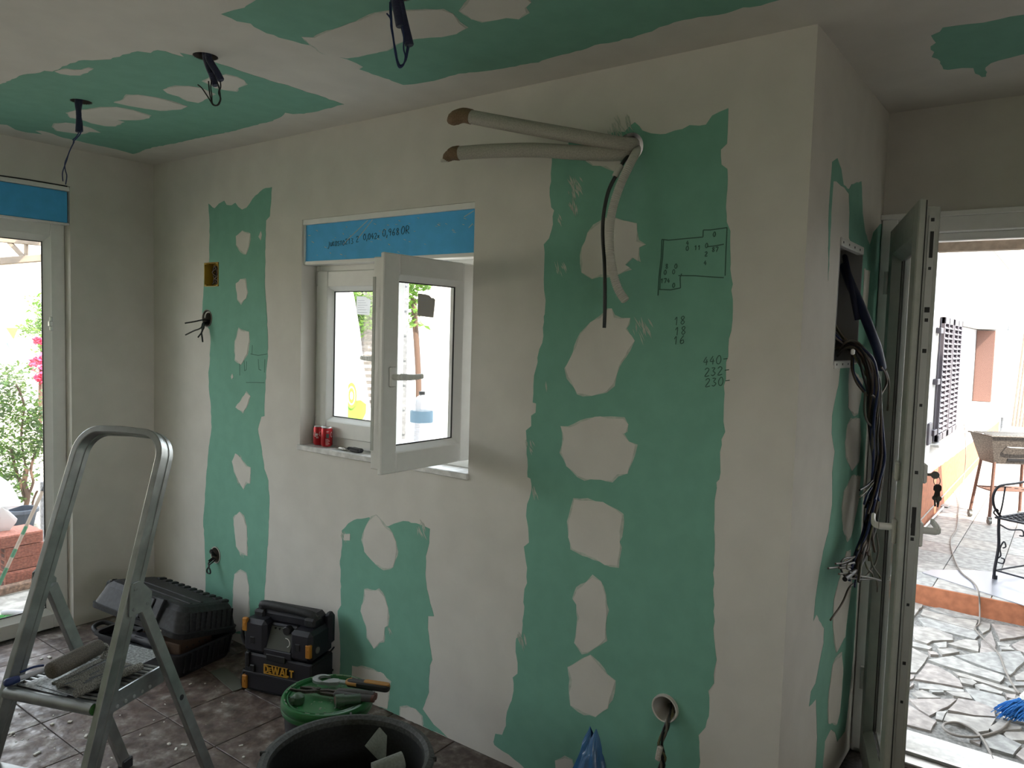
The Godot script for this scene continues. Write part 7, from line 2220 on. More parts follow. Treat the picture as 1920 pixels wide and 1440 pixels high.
	obj("bolt", s, M.metal, gb)
	# water bottle on the outer sill
	s = S()
	boxab(s, Vector3(1.30, 1.10, -0.46), Vector3(2.5, 1.13, -0.30), 0.003)
	tag(obj("outer_sill", s, M.marble), "white stone outer sill of the small window", "", "", "structure")
	var bt := thing("water_bottle", "big clear water bottle with a blue-grey label standing on the outer sill", "bottle", Vector3(1.80, 1.13, -0.385))
	s = S()
	var prof := [Vector2(0, 0.0), Vector2(0.052, 0.0), Vector2(0.056, 0.006)]
	for k in 9:
		prof.append(Vector2(0.056, 0.012 + k * 0.011))
		prof.append(Vector2(0.0535, 0.0175 + k * 0.011))
	prof.append_array([Vector2(0.056, 0.115), Vector2(0.056, 0.17), Vector2(0.052, 0.195), Vector2(0.042, 0.218), Vector2(0.024, 0.235), Vector2(0.014, 0.242), Vector2(0.014, 0.25)])
	lathe(s, prof, 28)
	obj("body", s, M.bottle, bt)
	s = S()
	lathe(s, [Vector2(0.0565, 0.112), Vector2(0.0568, 0.113), Vector2(0.0568, 0.168), Vector2(0.0565, 0.169)], 28)
	obj("wrap_label", s, M.bottlelabel, bt)
	s = S()
	lathe(s, [Vector2(0, 0.246), Vector2(0.0155, 0.246), Vector2(0.0155, 0.262), Vector2(0, 0.263)], 20)
	obj("cap", s, M.blackplastic, bt)
	# stickers left on the two panes
	s = S()
	var st := v2([0.0, 0.004, 0.088, 0.0, 0.093, 0.035, 0.096, 0.07, 0.084, 0.076, 0.078, 0.074, 0.062, 0.084, 0.04, 0.087, 0.0, 0.088])
	prism(s, st, 0, 0.0006, Transform3D(Basis(Vector3(0, 0, -1), Vector3.UP, Vector3.RIGHT), Vector3(2.388 - 0.0355, 1.738, 0.232)))
	var pl := obj("paper_label", s, M.paper)
	tag(pl, "torn grey paper label stuck on the open window sash's pane", "label")
	s = S()
	for k in 7:
		bar(s, Vector3(2.3532, 1.755 + k * 0.009, 0.215), Vector3(2.3532, 1.755 + k * 0.009, 0.215 - 0.06 + (k % 3) * 0.012), 0.0003, 0.0016 if k < 5 else 0.004)
	obj("print", s, M.palegrey, pl)
	s = S()
	prism(s, st, 0, 0.0006, Transform3D(Basis(Vector3(1, 0, 0), Vector3.UP, Vector3.BACK), Vector3(1.63, 1.752, -0.1085)))
	pl = obj("paper_label", s, mat("paperlit", lin(0.7, 0.7, 0.68), 0.9))  # paler paper copy: light from behind put into its colour
	M.paperlit.backlight_enabled = true
	M.paperlit.backlight = Color(0.9, 0.9, 0.9)
	tag(pl, "paper label coloured pale as if lit from behind, stuck on the closed window sash's pane", "label")
	s = S()
	for k in 6:
		bar(s, Vector3(1.64, 1.765 + k * 0.011, -0.1078), Vector3(1.705 - (k % 3) * 0.01, 1.765 + k * 0.011, -0.1078), 0.0003, 0.0016)
	obj("print", s, M.palegrey, pl)

func build_outside_right() -> void:
	var s := S()
	boxab(s, Vector3(3.0, -0.3, -3.31), Vector3(9.5, -0.032, AZ - 0.3))
	var pav := obj("ground", s, M.mortar)
	tag(pav, "crazy paving of pale stones just outside the open door", "", "", "structure")
	var T := Transform3D(Basis(Vector3.RIGHT, Vector3.BACK, Vector3.UP), Vector3.ZERO)
	var stones := [
		[3.569, -3.278, 3.636, -3.264, 3.629, -2.923, 3.593, -2.923], [3.68, -3.216, 3.731, -3.277, 3.847, -3.26, 3.959, -3.258, 3.96, -3.195, 3.828, -3.144, 3.744, -3.17], [3.647, -3.187, 3.746, -3.155, 3.95, -3.186, 3.957, -2.978, 3.804, -3.012, 3.654, -3.057],
		[3.65, -2.973, 3.686, -3.004, 3.806, -2.998, 3.959, -2.964, 3.995, -2.937, 3.973, -2.806, 3.865, -2.824, 3.71, -2.838], [3.639, -2.783, 3.748, -2.841, 3.861, -2.793, 3.874, -2.706, 3.78, -2.611, 3.763, -2.543, 3.696, -2.566], [3.791, -2.58, 3.847, -2.656, 3.859, -2.559, 3.827, -2.531],
		[3.858, -2.625, 3.93, -2.768, 3.989, -2.792, 4.009, -2.61, 3.903, -2.61], [3.82, -2.499, 3.887, -2.565, 3.925, -2.539, 3.854, -2.427], [3.666, -2.519, 3.763, -2.516, 3.794, -2.503, 3.786, -2.457, 3.679, -2.443],
		[3.669, -2.413, 3.699, -2.434, 3.796, -2.364, 3.778, -2.079, 3.725, -2.033], [3.783, -2.429, 3.824, -2.439, 3.839, -2.407, 3.803, -2.383], [4.003, -2.803, 4.038, -3.033, 4.077, -2.813, 4.083, -2.674, 4.017, -2.604],
		[3.974, -3.175, 4.02, -3.169, 4.026, -3.052, 4, -2.956, 3.971, -3.034], [4.027, -3.175, 4.204, -3.221, 4.21, -3.08, 4.091, -2.907, 4.059, -3.051], [4.081, -2.857, 4.144, -2.857, 4.14, -2.814, 4.092, -2.799],
		[4.098, -2.777, 4.146, -2.819, 4.17, -2.774, 4.11, -2.736], [4.151, -2.863, 4.212, -3.039, 4.285, -2.939, 4.217, -2.776, 4.182, -2.798], [3.913, -2.465, 4.03, -2.615, 4.196, -2.784, 4.229, -2.662, 4.173, -2.371, 4.115, -2.377, 4.02, -2.412],
		[3.802, -2.296, 3.901, -2.442, 4.024, -2.368, 4.15, -2.34, 4.138, -2.233, 3.996, -2.253, 3.881, -2.269], [3.805, -2.251, 3.858, -2.238, 3.932, -2.177, 3.971, -2.123, 3.995, -2.04, 3.893, -2.015, 3.786, -1.987], [3.927, -2.217, 3.986, -2.223, 4.215, -2.175, 4.211, -2.145, 4.093, -2.164, 3.958, -2.177],
		[3.967, -2.152, 4.024, -2.168, 4.045, -2.144, 4.031, -2.094, 3.981, -2.089], [3.809, -1.944, 3.896, -1.996, 4.001, -2.014, 4.004, -1.986, 3.821, -1.882], [4.039, -2.107, 4.07, -2.144, 4.159, -2.107, 4.155, -2.075, 4.064, -2.067],
		[4.005, -2.037, 4.065, -2.058, 4.165, -2.063, 4.183, -2.011, 4.159, -1.926, 4.123, -1.868, 4.06, -1.917], [3.801, -1.805, 3.836, -1.874, 3.922, -1.839, 3.833, -1.764], [3.865, -1.889, 3.923, -1.928, 3.926, -1.905, 3.881, -1.867],
		[3.933, -1.926, 4.023, -1.983, 4.048, -1.916, 3.97, -1.899], [3.802, -1.719, 3.986, -1.873, 3.962, -1.76, 3.906, -1.597, 3.858, -1.637], [3.968, -1.711, 3.991, -1.878, 4.067, -1.904, 4.14, -1.873, 4.15, -1.784, 4.071, -1.735],
		[3.801, -1.67, 3.902, -1.585, 3.94, -1.565, 3.932, -1.448, 3.838, -1.439], [3.926, -1.667, 3.966, -1.709, 3.96, -1.591, 3.934, -1.586], [3.966, -1.587, 3.967, -1.674, 4.072, -1.719, 4.153, -1.77, 4.138, -1.616, 4.098, -1.566, 4.051, -1.592],
		[4.135, -1.646, 4.171, -1.767, 4.254, -1.762, 4.25, -1.726, 4.159, -1.618], [4.194, -1.623, 4.2, -1.652, 4.272, -1.712, 4.276, -1.622, 4.216, -1.579], [4.108, -1.512, 4.171, -1.611, 4.263, -1.566, 4.247, -1.493, 4.239, -1.443, 4.151, -1.443],
		[4.158, -2.261, 4.244, -2.334, 4.246, -2.283, 4.176, -2.223], [4.192, -2.376, 4.236, -2.503, 4.243, -2.354, 4.201, -2.319], [4.169, -2.096, 4.212, -2.123, 4.21, -2.062, 4.18, -2.057],
		[3.728, -2.014, 3.777, -2.045, 3.779, -1.992, 3.745, -1.91], [3.769, -1.807, 3.786, -1.945, 3.793, -1.899], [4.08, -1.466, 4.12, -1.506, 4.119, -1.453], [4.249, -1.451, 4.279, -1.564, 4.331, -1.548, 4.286, -1.412], [4.193, -2.048, 4.252, -2.156, 4.279, -1.816, 4.18, -1.801, 4.15, -1.9]]
	for q in stones:
		stone(pav, v2(q), T)
	# the paving beyond the part that shows through the door
	for i in 18:
		for j in 7:
			var c := Vector2(3.15 + 0.29 * i, -3.2 + 0.29 * j)
			if c.x > 3.44 and c.x < 4.36:
				continue
			var q := PackedVector2Array()
			for k in [[0, 0], [1, 0], [1, 1], [0, 1]]:
				q.append(Vector2(c.x + 0.29 * k[0] + 0.07 * sin((i + k[0]) * 5.1 + (j + k[1]) * 3.3), c.y + 0.27 * k[1] + 0.07 * sin((i + k[0]) * 2.7 + (j + k[1]) * 7.9)))
			var m := (q[0] + q[1] + q[2] + q[3]) / 4
			for k in 4:
				q[k] = m + (q[k] - m) * 0.93
			stone(pav, q, T)
	s = S()
	boxab(s, Vector3(3.6, -0.2, -1.36), Vector3(4.75, -0.006, -1.13), 0.006)
	tag(obj("door_step", s, M.marble), "worn white marble step outside the open door", "", "", "structure")
	# raised patio
	s = S()
	boxab(s, Vector3(2.9, -0.3, -26), Vector3(9.5, 0.085, -3.33))
	var pat := obj("patio", s, M.mortar)
	tag(pat, "raised patio of square pale stone tiles with an apricot riser", "", "", "structure")
	s = S()
	boxab(s, Vector3(2.9, -0.3, -3.34), Vector3(9.5, 0.098, -3.30), 0.004)
	obj("riser", s, M.apricot, pat)
	for i in 9:
		for j in 22:
			if i > 4 and j > 12:
				continue
			s = S()
			boxab(s, Vector3(3.352 + 0.33 * i, 0.07, -3.305 - 0.33 * j), Vector3(3.352 + 0.33 * i + 0.325, 0.1 + R.randf_range(-0.0008, 0.0008), -3.305 - 0.33 * j - 0.325), 0.002)
			obj("tile", s, M["stone%d" % (R.randi() % 4)], pat)
	s = S()
	boxab(s, Vector3(3.352, 0.07, -26), Vector3(6.4, 0.0995, -10.57))
	obj("far_tiles", s, M.stone1, pat)
	s = S()
	boxab(s, Vector3(6.6, -0.3, -9.5), Vector3(6.8, 2.6, AZ - 0.35))  # added out of view to cut sky light on the paving
	tag(obj("added_patio_wall", s, M.stucco), "added wall out of view that shades the patio and paving", "", "", "structure")
	# neighbouring house
	var hs := thing("house", "white rendered house with an apricot base and slatted shutters beyond the door", "building", Vector3.ZERO)
	s = S()
	boxab(s, Vector3(3.0, -0.3, -7.0), Vector3(3.35, 3.0, -3.6))
	boxab(s, Vector3(3.0, -0.3, -11.3), Vector3(3.35, 0.86, -7.0))
	boxab(s, Vector3(3.0, 1.97, -11.3), Vector3(3.35, 3.0, -7.0))
	boxab(s, Vector3(3.0, -0.3, -13), Vector3(3.35, 3.0, -11.3))
	boxab(s, Vector3(2.0, -0.3, -13), Vector3(3.05, 3.0, -3.6))
	obj("wall", s, M.stucco, hs)
	s = S()
	prism(s, ragged(v2([-12.95, 0.10, -3.62, 0.10, -3.62, 0.56, -5.0, 0.55, -6.6, 0.52, -9, 0.49, -12.4, 0.45, -12.95, 0.45]), 0.006, 0.1, 5), 0, 0.004, Transform3D(Basis(Vector3.BACK, Vector3.UP, Vector3.RIGHT), Vector3(3.35, 0, 0)))
	obj("painted_base", s, M.apricot, hs)
	s = S()
	for k in 28:
		boxab(s, Vector3(3.35, 0.098, -3.7 - 0.33 * k), Vector3(3.36, 0.19, -3.7 - 0.33 * k - 0.326), 0.002)
	obj("skirting_tiles", s, M.apricot, hs)
	s = S()
	bar(s, Vector3(3.361, 0.195, -3.6), Vector3(3.361, 0.195, -12.9), 0.006, 0.012)
	obj("skirting_line", s, M.stone0, hs)
	s = S()
	boxab(s, Vector3(3.05, 0.84, -11.3), Vector3(3.40, 0.865, -7.0), 0.004)
	boxab(s, Vector3(3.30, 0.79, -6.75), Vector3(3.42, 0.815, -5.3), 0.004)
	obj("window_sill", s, M.marble, hs)
	s = S()
	boxab(s, Vector3(3.10, 0.87, -11.29), Vector3(3.34, 1.95, -11.22), 0.004)
	obj("brown_frame", s, M.rustleg, hs)
	s = S()
	boxab(s, Vector3(3.09, 0.87, -11.2), Vector3(3.095, 1.96, -7.02))
	obj("pane", s, M.palegrey, hs)
	for q in [[-5.38, -5.98], [-6.04, -6.66]]:
		var sh := Node3D.new()
		sh.name = "shutter"
		hs.add_child(sh, true)
		s = S()
		var z0: float = q[0]
		var z1: float = q[1]
		for zz in [z0, (z0 + z1) / 2 + 0.02, z1 + 0.045]:
			boxab(s, Vector3(3.355, 0.83, zz), Vector3(3.395, 1.95, zz - 0.045), 0.003)
		for yy in [0.83, 1.89]:
			boxab(s, Vector3(3.355, yy, z0), Vector3(3.395, yy + 0.06, z1), 0.003)
		obj("shutter_frame", s, M.shutterpaint, sh)
		for k in 21:
			s = S()
			box(s, Vector3(3.382, 0.92 + 0.047 * k, (z0 + z1) / 2), Vector3(0.044, 0.007, absf(z1 - z0) - 0.06), 0.001, Basis(Vector3.BACK, -0.62))
			obj("slat", s, M.shutterpaint, sh)
	s = S()
	for yy in [0.9, 1.35, 1.8]:
		boxab(s, Vector3(3.352, yy, -5.2), Vector3(3.39, yy + 0.05, -5.36), 0.003)
	boxab(s, Vector3(3.352, 0.83, -5.05), Vector3(3.37, 1.02, -5.2), 0.003)
	tube(s, PackedVector3Array([Vector3(3.375, 0.84, -5.27), Vector3(3.375, 1.94, -5.27)]), 0.007, 8)
	obj("shutter_hinge", s, M.shutterpaint, hs)
	# eaves of the house and a lean-to behind
	s = S()
	bar(s, Vector3(3.2, 3.05, -3.5), Vector3(3.2, 3.05, -13.3), 0.9, 0.08)
	obj("eaves", s, M.stucco, hs)
	var nb := thing("outbuilding", "sunlit outbuilding with a sloping tiled eave beyond the patio", "building")
	var e0: Vector3 = Vector3(2.687, 2.471, -14.011)
	var e1: Vector3 = Vector3(3.782, 3.063, -14.875)
	s = S()
	bar(s, e0, e1, 0.06, 0.10)
	obj("eave_board", s, M.steelgrey, nb)
	s = S()
	bar(s, e0 + Vector3(0, 0.25, -0.6), e1 + Vector3(0, 0.25, -0.6), 1.3, 0.08, Vector3(0, 1, 0.4))
	for k in 14:
		var a: Vector3 = e0.lerp(e1, (k + 0.5) / 14.0) + Vector3(0, 0.33, -0.6)
		tube(s, PackedVector3Array([a + Vector3(0, -0.22, 0.6), a + Vector3(0, 0.28, -0.6)]), 0.07, 8)
	obj("roof", s, M.stucco, nb)
	s = S()
	boxab(s, Vector3(e0.x + 0.4, -0.3, e0.z - 2.2), Vector3(e0.x + 6, e0.y, e0.z - 0.4))
	obj("wall", s, M.stucco, nb)
	s = S()
	tube(s, PackedVector3Array([Vector3(3.242, 2.812, -13.828), Vector3(3.411, 2.933, -13.963)]), 0.07, 12)
	obj("gutter_pipe", s, M.palegrey, nb)
	s = S()
	tube(s, smooth_path([Vector3(2.883, 2.695, -7.928), Vector3(2.947, 2.653, -7.972), Vector3(3.068, 2.594, -8.057), Vector3(3.159, 2.527, -8.119), Vector3(3.255, 2.454, -8.185), Vector3(3.335, 2.394, -8.239), Vector3(3.332, 2.356, -8.234)]), 0.006, 6)
	tag(obj("overhead_cable", s, M.cordgrey), "thin cable drooping in front of the bright sky outside", "cable")
	# canopy over the paving, its unseen depth set to shade it
	mat("paleboard", lin(0.62, 0.52, 0.38), 0.8)
	var cn := thing("canopy", "pale boarded canopy with timber rafters over the paving outside the door", "canopy")
	s = S()
	bar(s, Vector3(3.36, 2.53, -4.95), Vector3(6.6, 2.53, -4.95), 0.07, 0.12, Vector3.UP, 0.006)
	obj("edge_beam", s, M.weatheredwood, cn)
	for k in 5:
		s = S()
		bar(s, Vector3(3.62 + 0.66 * k, 2.70, -1.34), Vector3(3.62 + 0.66 * k, 2.62, -5.05), 0.06, 0.09, Vector3.UP, 0.005)
		obj("rafter", s, M.weatheredwood, cn)
	for k in 28:
		s = S()
		bar(s, Vector3(3.36, 2.762 - 0.0029 * k, -1.4 - 0.135 * k), Vector3(6.7, 2.762 - 0.0029 * k, -1.4 - 0.135 * k), 0.13, 0.016, Vector3.UP, 0.002)
		obj("board", s, M.paleboard, cn)
	# barbecue
	var g: Vector3 = Vector3(3.747, 0.1, -5.84)
	var bq := thing("barbecue", "rusty trough-shaped charcoal barbecue on four long legs with castors", "barbecue", Vector3(g.x + 0.16, 0.1, g.z - 0.1), 0.62)
	s = S()
	var rim := 0.80
	for sd in 4:
		var nx := [[-1, -1], [1, -1], [1, 1], [-1, 1]]
		var a: Array = nx[sd]
		var b: Array = nx[(sd + 1) % 4]
		var tp := Vector2(0.27, 0.17)
		var bt := Vector2(0.20, 0.11)
		quad(s, Vector3(a[0] * bt.x, 0.55, a[1] * bt.y), Vector3(b[0] * bt.x, 0.55, b[1] * bt.y), Vector3(b[0] * tp.x, rim, b[1] * tp.y), Vector3(a[0] * tp.x, rim, a[1] * tp.y))
		quad(s, Vector3(a[0] * (bt.x - 0.01), 0.56, a[1] * (bt.y - 0.01)), Vector3(a[0] * (tp.x - 0.01), rim, a[1] * (tp.y - 0.01)), Vector3(b[0] * (tp.x - 0.01), rim, b[1] * (tp.y - 0.01)), Vector3(b[0] * (bt.x - 0.01), 0.56, b[1] * (bt.y - 0.01)))
	boxab(s, Vector3(-0.2, 0.545, -0.11), Vector3(0.2, 0.562, 0.11), 0.003)
	M.grillmetal.cull_mode = BaseMaterial3D.CULL_DISABLED
	frame_ring(s, 0.285, 0.185, rim, 0.02, 0.012)
	obj("trough", s, M.grillmetal, bq)
	s = S()
	tube(s, smooth_path([Vector3(-0.12, 0.71, 0.152), Vector3(-0.11, 0.705, 0.18), Vector3(0.11, 0.705, 0.18), Vector3(0.12, 0.71, 0.152)], 3), 0.006, 6)
	obj("handle", s, M.metal, bq)
	s = S()
	boxab(s, Vector3(-0.09, 0.575, 0.118), Vector3(0.09, 0.60, 0.125), 0.002)
	obj("ash_slot", s, M.blackplastic, bq)
	for k in [[-1, -1], [1, -1], [1, 1], [-1, 1]]:
		s = S()
		tube(s, PackedVector3Array([Vector3(k[0] * 0.19, 0.56, k[1] * 0.10), Vector3(k[0] * 0.23, 0.055, k[1] * 0.15)]), 0.014, 8)
		var lg := obj("leg", s, M.rustleg, bq)
		s = S()
		tube(s, PackedVector3Array([Vector3(k[0] * 0.23 - 0.012, 0.026, k[1] * 0.15), Vector3(k[0] * 0.23 + 0.012, 0.026, k[1] * 0.15)]), 0.025, 14)
		box(s, Vector3(k[0] * 0.23, 0.052, k[1] * 0.15), Vector3(0.034, 0.03, 0.03), 0.003)
		obj("caster", s, M.galv, lg)
	s = S()
	for k in 6:
		tube(s, PackedVector3Array([Vector3(-0.2, 0.30, -0.11 + k * 0.044), Vector3(0.2, 0.30, -0.11 + k * 0.044)]), 0.005, 6)
	for k in [-1, 1]:
		tube(s, smooth_path([Vector3(k * 0.2, 0.33, -0.13), Vector3(k * 0.205, 0.30, -0.1), Vector3(k * 0.205, 0.30, 0.1), Vector3(k * 0.2, 0.33, 0.13)]), 0.007, 6)
	obj("shelf_rack", s, M.rustleg, bq)
	s = S()
	for k in 17:
		tube(s, PackedVector3Array([Vector3(-0.24 + k * 0.03, rim + 0.006, -0.17), Vector3(-0.24 + k * 0.03, rim + 0.006, 0.17)]), 0.004, 6)
	for k in [-0.16, 0.0, 0.16]:
		tube(s, PackedVector3Array([Vector3(-0.26, rim + 0.001, k), Vector3(0.26, rim + 0.001, k)]), 0.004, 6)
	obj("grate", s, M.metal, bq)
	# garden chair of wrought iron
	var cf: Vector3 = Vector3(3.992, 0.1, -3.781)
	var ch := thing("garden_chair", "black wrought iron garden chair with scrolled legs and a pierced seat", "chair", Vector3(cf.x, 0.1062, cf.z), -0.42)
	for k in [[0.0, 0.0, 1.0], [0.46, 0.0, 1.0], [0.03, -0.42, -1.0], [0.43, -0.42, -1.0]]:
		s = S()
		var o := Vector3(k[0], 0, k[1])
		tube(s, smooth_path([o + Vector3(0, 0, 0), o + Vector3(0.0, 0.06, 0.01 * k[2]), o + Vector3(0, 0.22, -0.02 * k[2]), o + Vector3(0, 0.34, -0.005 * k[2]), o + Vector3(0, 0.42, 0.0)]), 0.010, 8)
		tube(s, PackedVector3Array([o, o + Vector3(0, 0.025, 0)]), 0.016, 10)
		var lg := obj("leg", s, M.wroughtiron, ch)
		if k[2] > 0:
			s = S()
			var w := 0.035 if k[0] < 0.2 else -0.035
			tube(s, smooth_path([o + Vector3(0, 0.14, -0.01), o + Vector3(w * 0.8, 0.17, 0), o + Vector3(w * 0.6, 0.22, 0), o + Vector3(w * 1.2, 0.27, 0), o + Vector3(w * 1.6, 0.24, 0), o + Vector3(w * 1.1, 0.225, 0)]), 0.005, 6)
			tube(s, smooth_path([o + Vector3(w * 0.2, 0.12, 0), o + Vector3(w * 1.3, 0.12, 0), o + Vector3(w * 1.5, 0.15, 0), o + Vector3(w * 0.9, 0.155, 0)]), 0.005, 6)
			tube(s, smooth_path([o + Vector3(0, 0.385, 0), o + Vector3(w * 2, 0.36, 0), o + Vector3(w * 4.2, 0.375, 0), o + Vector3(w * 4.6, 0.34, 0), o + Vector3(w * 3.9, 0.335, 0)]), 0.005, 6)
			obj("scroll", s, M.wroughtiron, lg)
	s = S()
	for k in 2:
		tube(s, PackedVector3Array([Vector3(0.0 + 0.46 * k, 0.06, 0.0), Vector3(0.03 + 0.40 * k, 0.06, -0.42)]), 0.006, 6)
	tube(s, PackedVector3Array([Vector3(0.0, 0.06, 0.0), Vector3(0.46, 0.06, 0.0)]), 0.006, 6)
	obj("stretcher", s, M.wroughtiron, ch)
	s = S()
	frame_ring_at(s, Vector3(0.23, 0.425, -0.21), 0.25, 0.23, 0.02, 0.014)
	for i in 9:
		for j in 8:
			var c := Vector3(0.02 + 0.0525 * i, 0.425, -0.40 + 0.054 * j)
			var p := PackedVector3Array()
			for k in 9:
				p.append(c + Vector3(cos(TAU * k / 8), 0, sin(TAU * k / 8)) * 0.022)
			tube(s, p, 0.0045, 5, false)
	obj("seat", s, M.wroughtiron, ch)
	for k in [0.0, 0.46]:
		s = S()
		tube(s, smooth_path([Vector3(k, 0.43, -0.02), Vector3(k - 0.02, 0.50, 0.03), Vector3(k - 0.02, 0.58, 0.05), Vector3(k, 0.645, 0.02), Vector3(k, 0.65, -0.2), Vector3(k, 0.66, -0.45)]), 0.0085, 8)
		tube(s, smooth_path([Vector3(k, 0.43, 0.0), Vector3(k + 0.02, 0.52, 0.01), Vector3(k + 0.01, 0.64, -0.03)]), 0.006, 6)
		tube(s, smooth_path([Vector3(k, 0.43, 0.01), Vector3(k - 0.015, 0.46, 0.04), Vector3(k - 0.01, 0.485, 0.02), Vector3(k, 0.47, 0.01)]), 0.005, 6)
		obj("armrest", s, M.wroughtiron, ch)
	s = S()
	tube(s, smooth_path([Vector3(0.0, 0.43, -0.43), Vector3(-0.01, 0.7, -0.50), Vector3(0.04, 0.92, -0.53), Vector3(0.23, 0.98, -0.54), Vector3(0.42, 0.92, -0.53), Vector3(0.47, 0.7, -0.50), Vector3(0.46, 0.43, -0.43)]), 0.009, 8)
	for k in 5:
		tube(s, smooth_path([Vector3(0.08 + 0.075 * k, 0.43, -0.43), Vector3(0.07 + 0.08 * k, 0.65, -0.485), Vector3(0.08 + 0.075 * k, 0.92, -0.53)]), 0.005, 6)
	obj("backrest", s, M.wroughtiron, ch)
	# loose metal sheet on the patio edge
	s = S()
	prism(s, v2([3.575, -3.60, 3.9, -3.43, 4.18, -3.28, 4.9, -2.95, 5.6, -4.2, 4.9, -4.4, 4.15, -4.05, 3.86, -3.92, 3.62, -3.72]), 0.101, 0.106, Transform3D(Basis(Vector3.RIGHT, Vector3.BACK, Vector3.UP), Vector3.ZERO))
	tag(obj("metal_sheet", s, M.sheetmetal), "smooth blue-grey metal sheet lying on the patio under the chair", "sheet")
	# grey cable across patio and paving
	s = S()
	tube(s, smooth_path([Vector3(3.365, 0.9, -7.3), Vector3(3.406, 0.817, -7.289), Vector3(3.438, 0.526, -7.289), Vector3(3.438, 0.292, -7.27), Vector3(3.448, 0.144, -6.89), Vector3(3.533, 0.113, -5.993), Vector3(3.603, 0.113, -5.242), Vector3(3.613, 0.113, -4.783), Vector3(3.674, 0.113, -4.323), Vector3(3.783, 0.113, -3.805), Vector3(3.887, 0.113, -3.56), Vector3(3.938, 0.136, -3.29), Vector3(3.952, 0.047, -3.285), Vector3(3.968, -0.013, -3.113), Vector3(3.957, -0.013, -2.991), Vector3(4.017, -0.013, -2.831), Vector3(4.102, -0.013, -2.64), Vector3(4.154, -0.013, -2.378), Vector3(4.204, -0.013, -2.185), Vector3(4.227, -0.013, -2.13)]), 0.005, 8)
	tag(obj("power_cable", s, M.cordgrey), "long grey cable trailing from the house across patio and paving", "cable")
	s = S()
	tube(s, smooth_path([Vector3(4.207, -0.011, -1.759), Vector3(4.184, -0.011, -1.648), Vector3(4.136, -0.011, -1.544), Vector3(4.082, -0.011, -1.476), Vector3(4.024, -0.011, -1.451), Vector3(3.979, -0.011, -1.483), Vector3(3.977, -0.011, -1.536), Vector3(4.02, -0.011, -1.584), Vector3(4.078, -0.011, -1.565), Vector3(4.124, -0.011, -1.494), Vector3(4.16, -0.011, -1.387), Vector3(4.177, -0.011, -1.323)]), 0.006, 8)
	tag(obj("cable_loop", s, M.cordgrey), "loop of grey-brown cable lying on the paving by the blue broom", "cable")
	# broom
	var bp: Vector3 = Vector3(4.205, -0.018, -1.774)
	var bro := thing("broom", "broom with blue bristles and a cream head lying on the paving", "broom", bp + Vector3(0.03, 0, 0))
	s = S()
	for k in 260:
		var a := Vector3(0.045, 0.075, -0.075) + Vector3(R.randf_range(-0.05, 0.05), R.randf_range(-0.016, 0.016), R.randf_range(-0.022, 0.022))
		var dd := Vector3(-0.075, -0.05, 0.085) * R.randf_range(0.75, 1.0) + Vector3(R.randf_range(-0.03, 0.03), R.randf_range(-0.01, 0.014), R.randf_range(-0.02, 0.02))
		var e := a + dd
		e.y = maxf(e.y, 0.003)
		tube(s, PackedVector3Array([a, a + (e - a) * 0.6 + Vector3(0, 0.008, 0), e]), 0.0022, 4)
	obj("bristles", s, M.bluebristle, bro).set_meta("kind", "stuff")
	s = S()
	box(s, Vector3(0.065, 0.095, -0.10), Vector3(0.13, 0.06, 0.055), 0.02, Basis(Vector3.UP, 0.35) * Basis(Vector3.RIGHT, -0.5))
	obj("head", s, M.creamplastic, bro)
	s = S()
	tube(s, PackedVector3Array([Vector3(0.075, 0.10, -0.12), Vector3(0.55, 0.42, -0.62)]), 0.012, 10)
	obj("handle", s, M.creamplastic, bro)
	# rod with a foot plate by the house
	var rd := thing("steel_rod", "bright steel rod with a foot plate lying along the foot of the house wall", "rod")
	s = S()
	tube(s, PackedVector3Array([Vector3(3.397, 0.13, -6.038), Vector3(3.38, 0.12, -4.875)]), 0.011, 8)
	obj("shaft", s, M.metal, rd)
	s = S()
	var fp: Vector3 = Vector3(3.391, 0.105, -6.246)
	box(s, fp + Vector3(0, 0.004, 0), Vector3(0.07, 0.006, 0.12), 0.002)
	obj("foot_plate", s, M.galv, rd)
	# closed parasol and reed blind far back
	var pr: Vector3 = Vector3(3.324, 0.011, -14.035)
	pr.y = 0.1
	var pa := thing("closed_parasol", "tall closed pale grey parasol standing far back on the patio", "parasol", pr)
	s = S()
	var prof := []
	for k in 9:
		prof.append(Vector2(lerpf(0.20, 0.03, pow(k / 8.0, 0.8)), 0.35 + 1.55 * k / 8.0))
	lathe(s, prof, 9, Transform3D(), false)
	obj("canopy", s, M.palegrey, pa)
	s = S()
	tube(s, PackedVector3Array([Vector3(0, 0, 0), Vector3(0, 2.0, 0)]), 0.02, 8)
	obj("pole", s, M.steelgrey, pa)
	s = S()
	lathe(s, [Vector2(0, 0), Vector2(0.22, 0), Vector2(0.22, 0.05), Vector2(0.04, 0.08), Vector2(0, 0.08)], 16)
	obj("base", s, M.concrete, pa)
	var rb := thing("reed_blind", "brown reed blind hanging at the right edge of the patio", "blind")
	var r0: Vector3 = Vector3(3.532, 1.268, -13.293)
	for k in 12:
		s = S()
		var x := r0.x + k * 0.05
		tube(s, PackedVector3Array([Vector3(x, 0.35, r0.z), Vector3(x + 0.10, 2.4, r0.z)]), 0.024, 6)
		obj("reed", s, M.weatheredwood, rb)

func stone(parent: Node, p: PackedVector2Array, T: Transform3D) -> void:
	var s := S()
	var q := ragged(p, 0.004, 0.05, R.randi() % 9999)
	if not prism(s, q, -0.05, -0.02 + R.randf_range(-0.003, 0.003), T):
		s = S()
		prism(s, p, -0.05, -0.02, T)
	obj("paving_stone", s, M["stone%d" % (R.randi() % 4)], parent)

# rectangular ring lying flat, centred at height y
func frame_ring(s: SurfaceTool, hx: float, hz: float, y: float, w: float, th: float) -> void:
	frame_ring_at(s, Vector3(0, y, 0), hx, hz, w, th)

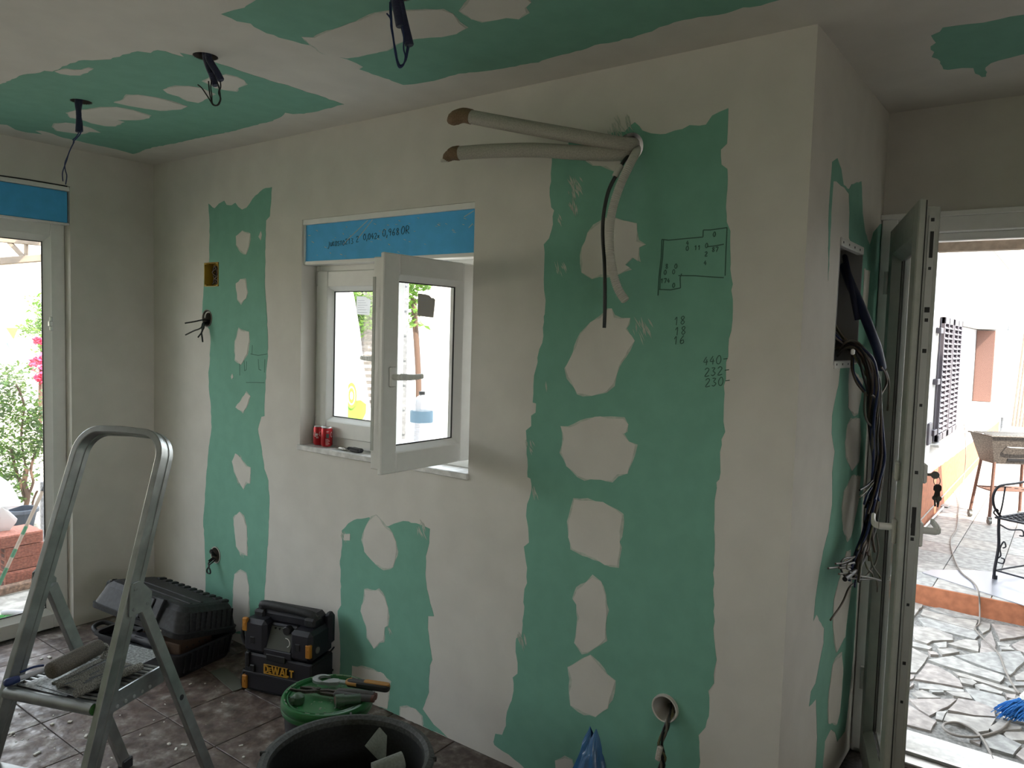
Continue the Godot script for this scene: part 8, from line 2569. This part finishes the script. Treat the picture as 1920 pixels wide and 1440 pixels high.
func frame_ring_at(s: SurfaceTool, c: Vector3, hx: float, hz: float, w: float, th: float) -> void:
	for k in [-1.0, 1.0]:
		box(s, c + Vector3(0, 0, k * (hz - w / 2)), Vector3(hx * 2, th, w), 0.003)
		box(s, c + Vector3(k * (hx - w / 2), 0, 0), Vector3(w, th, hz * 2 - 2 * w), 0.003)
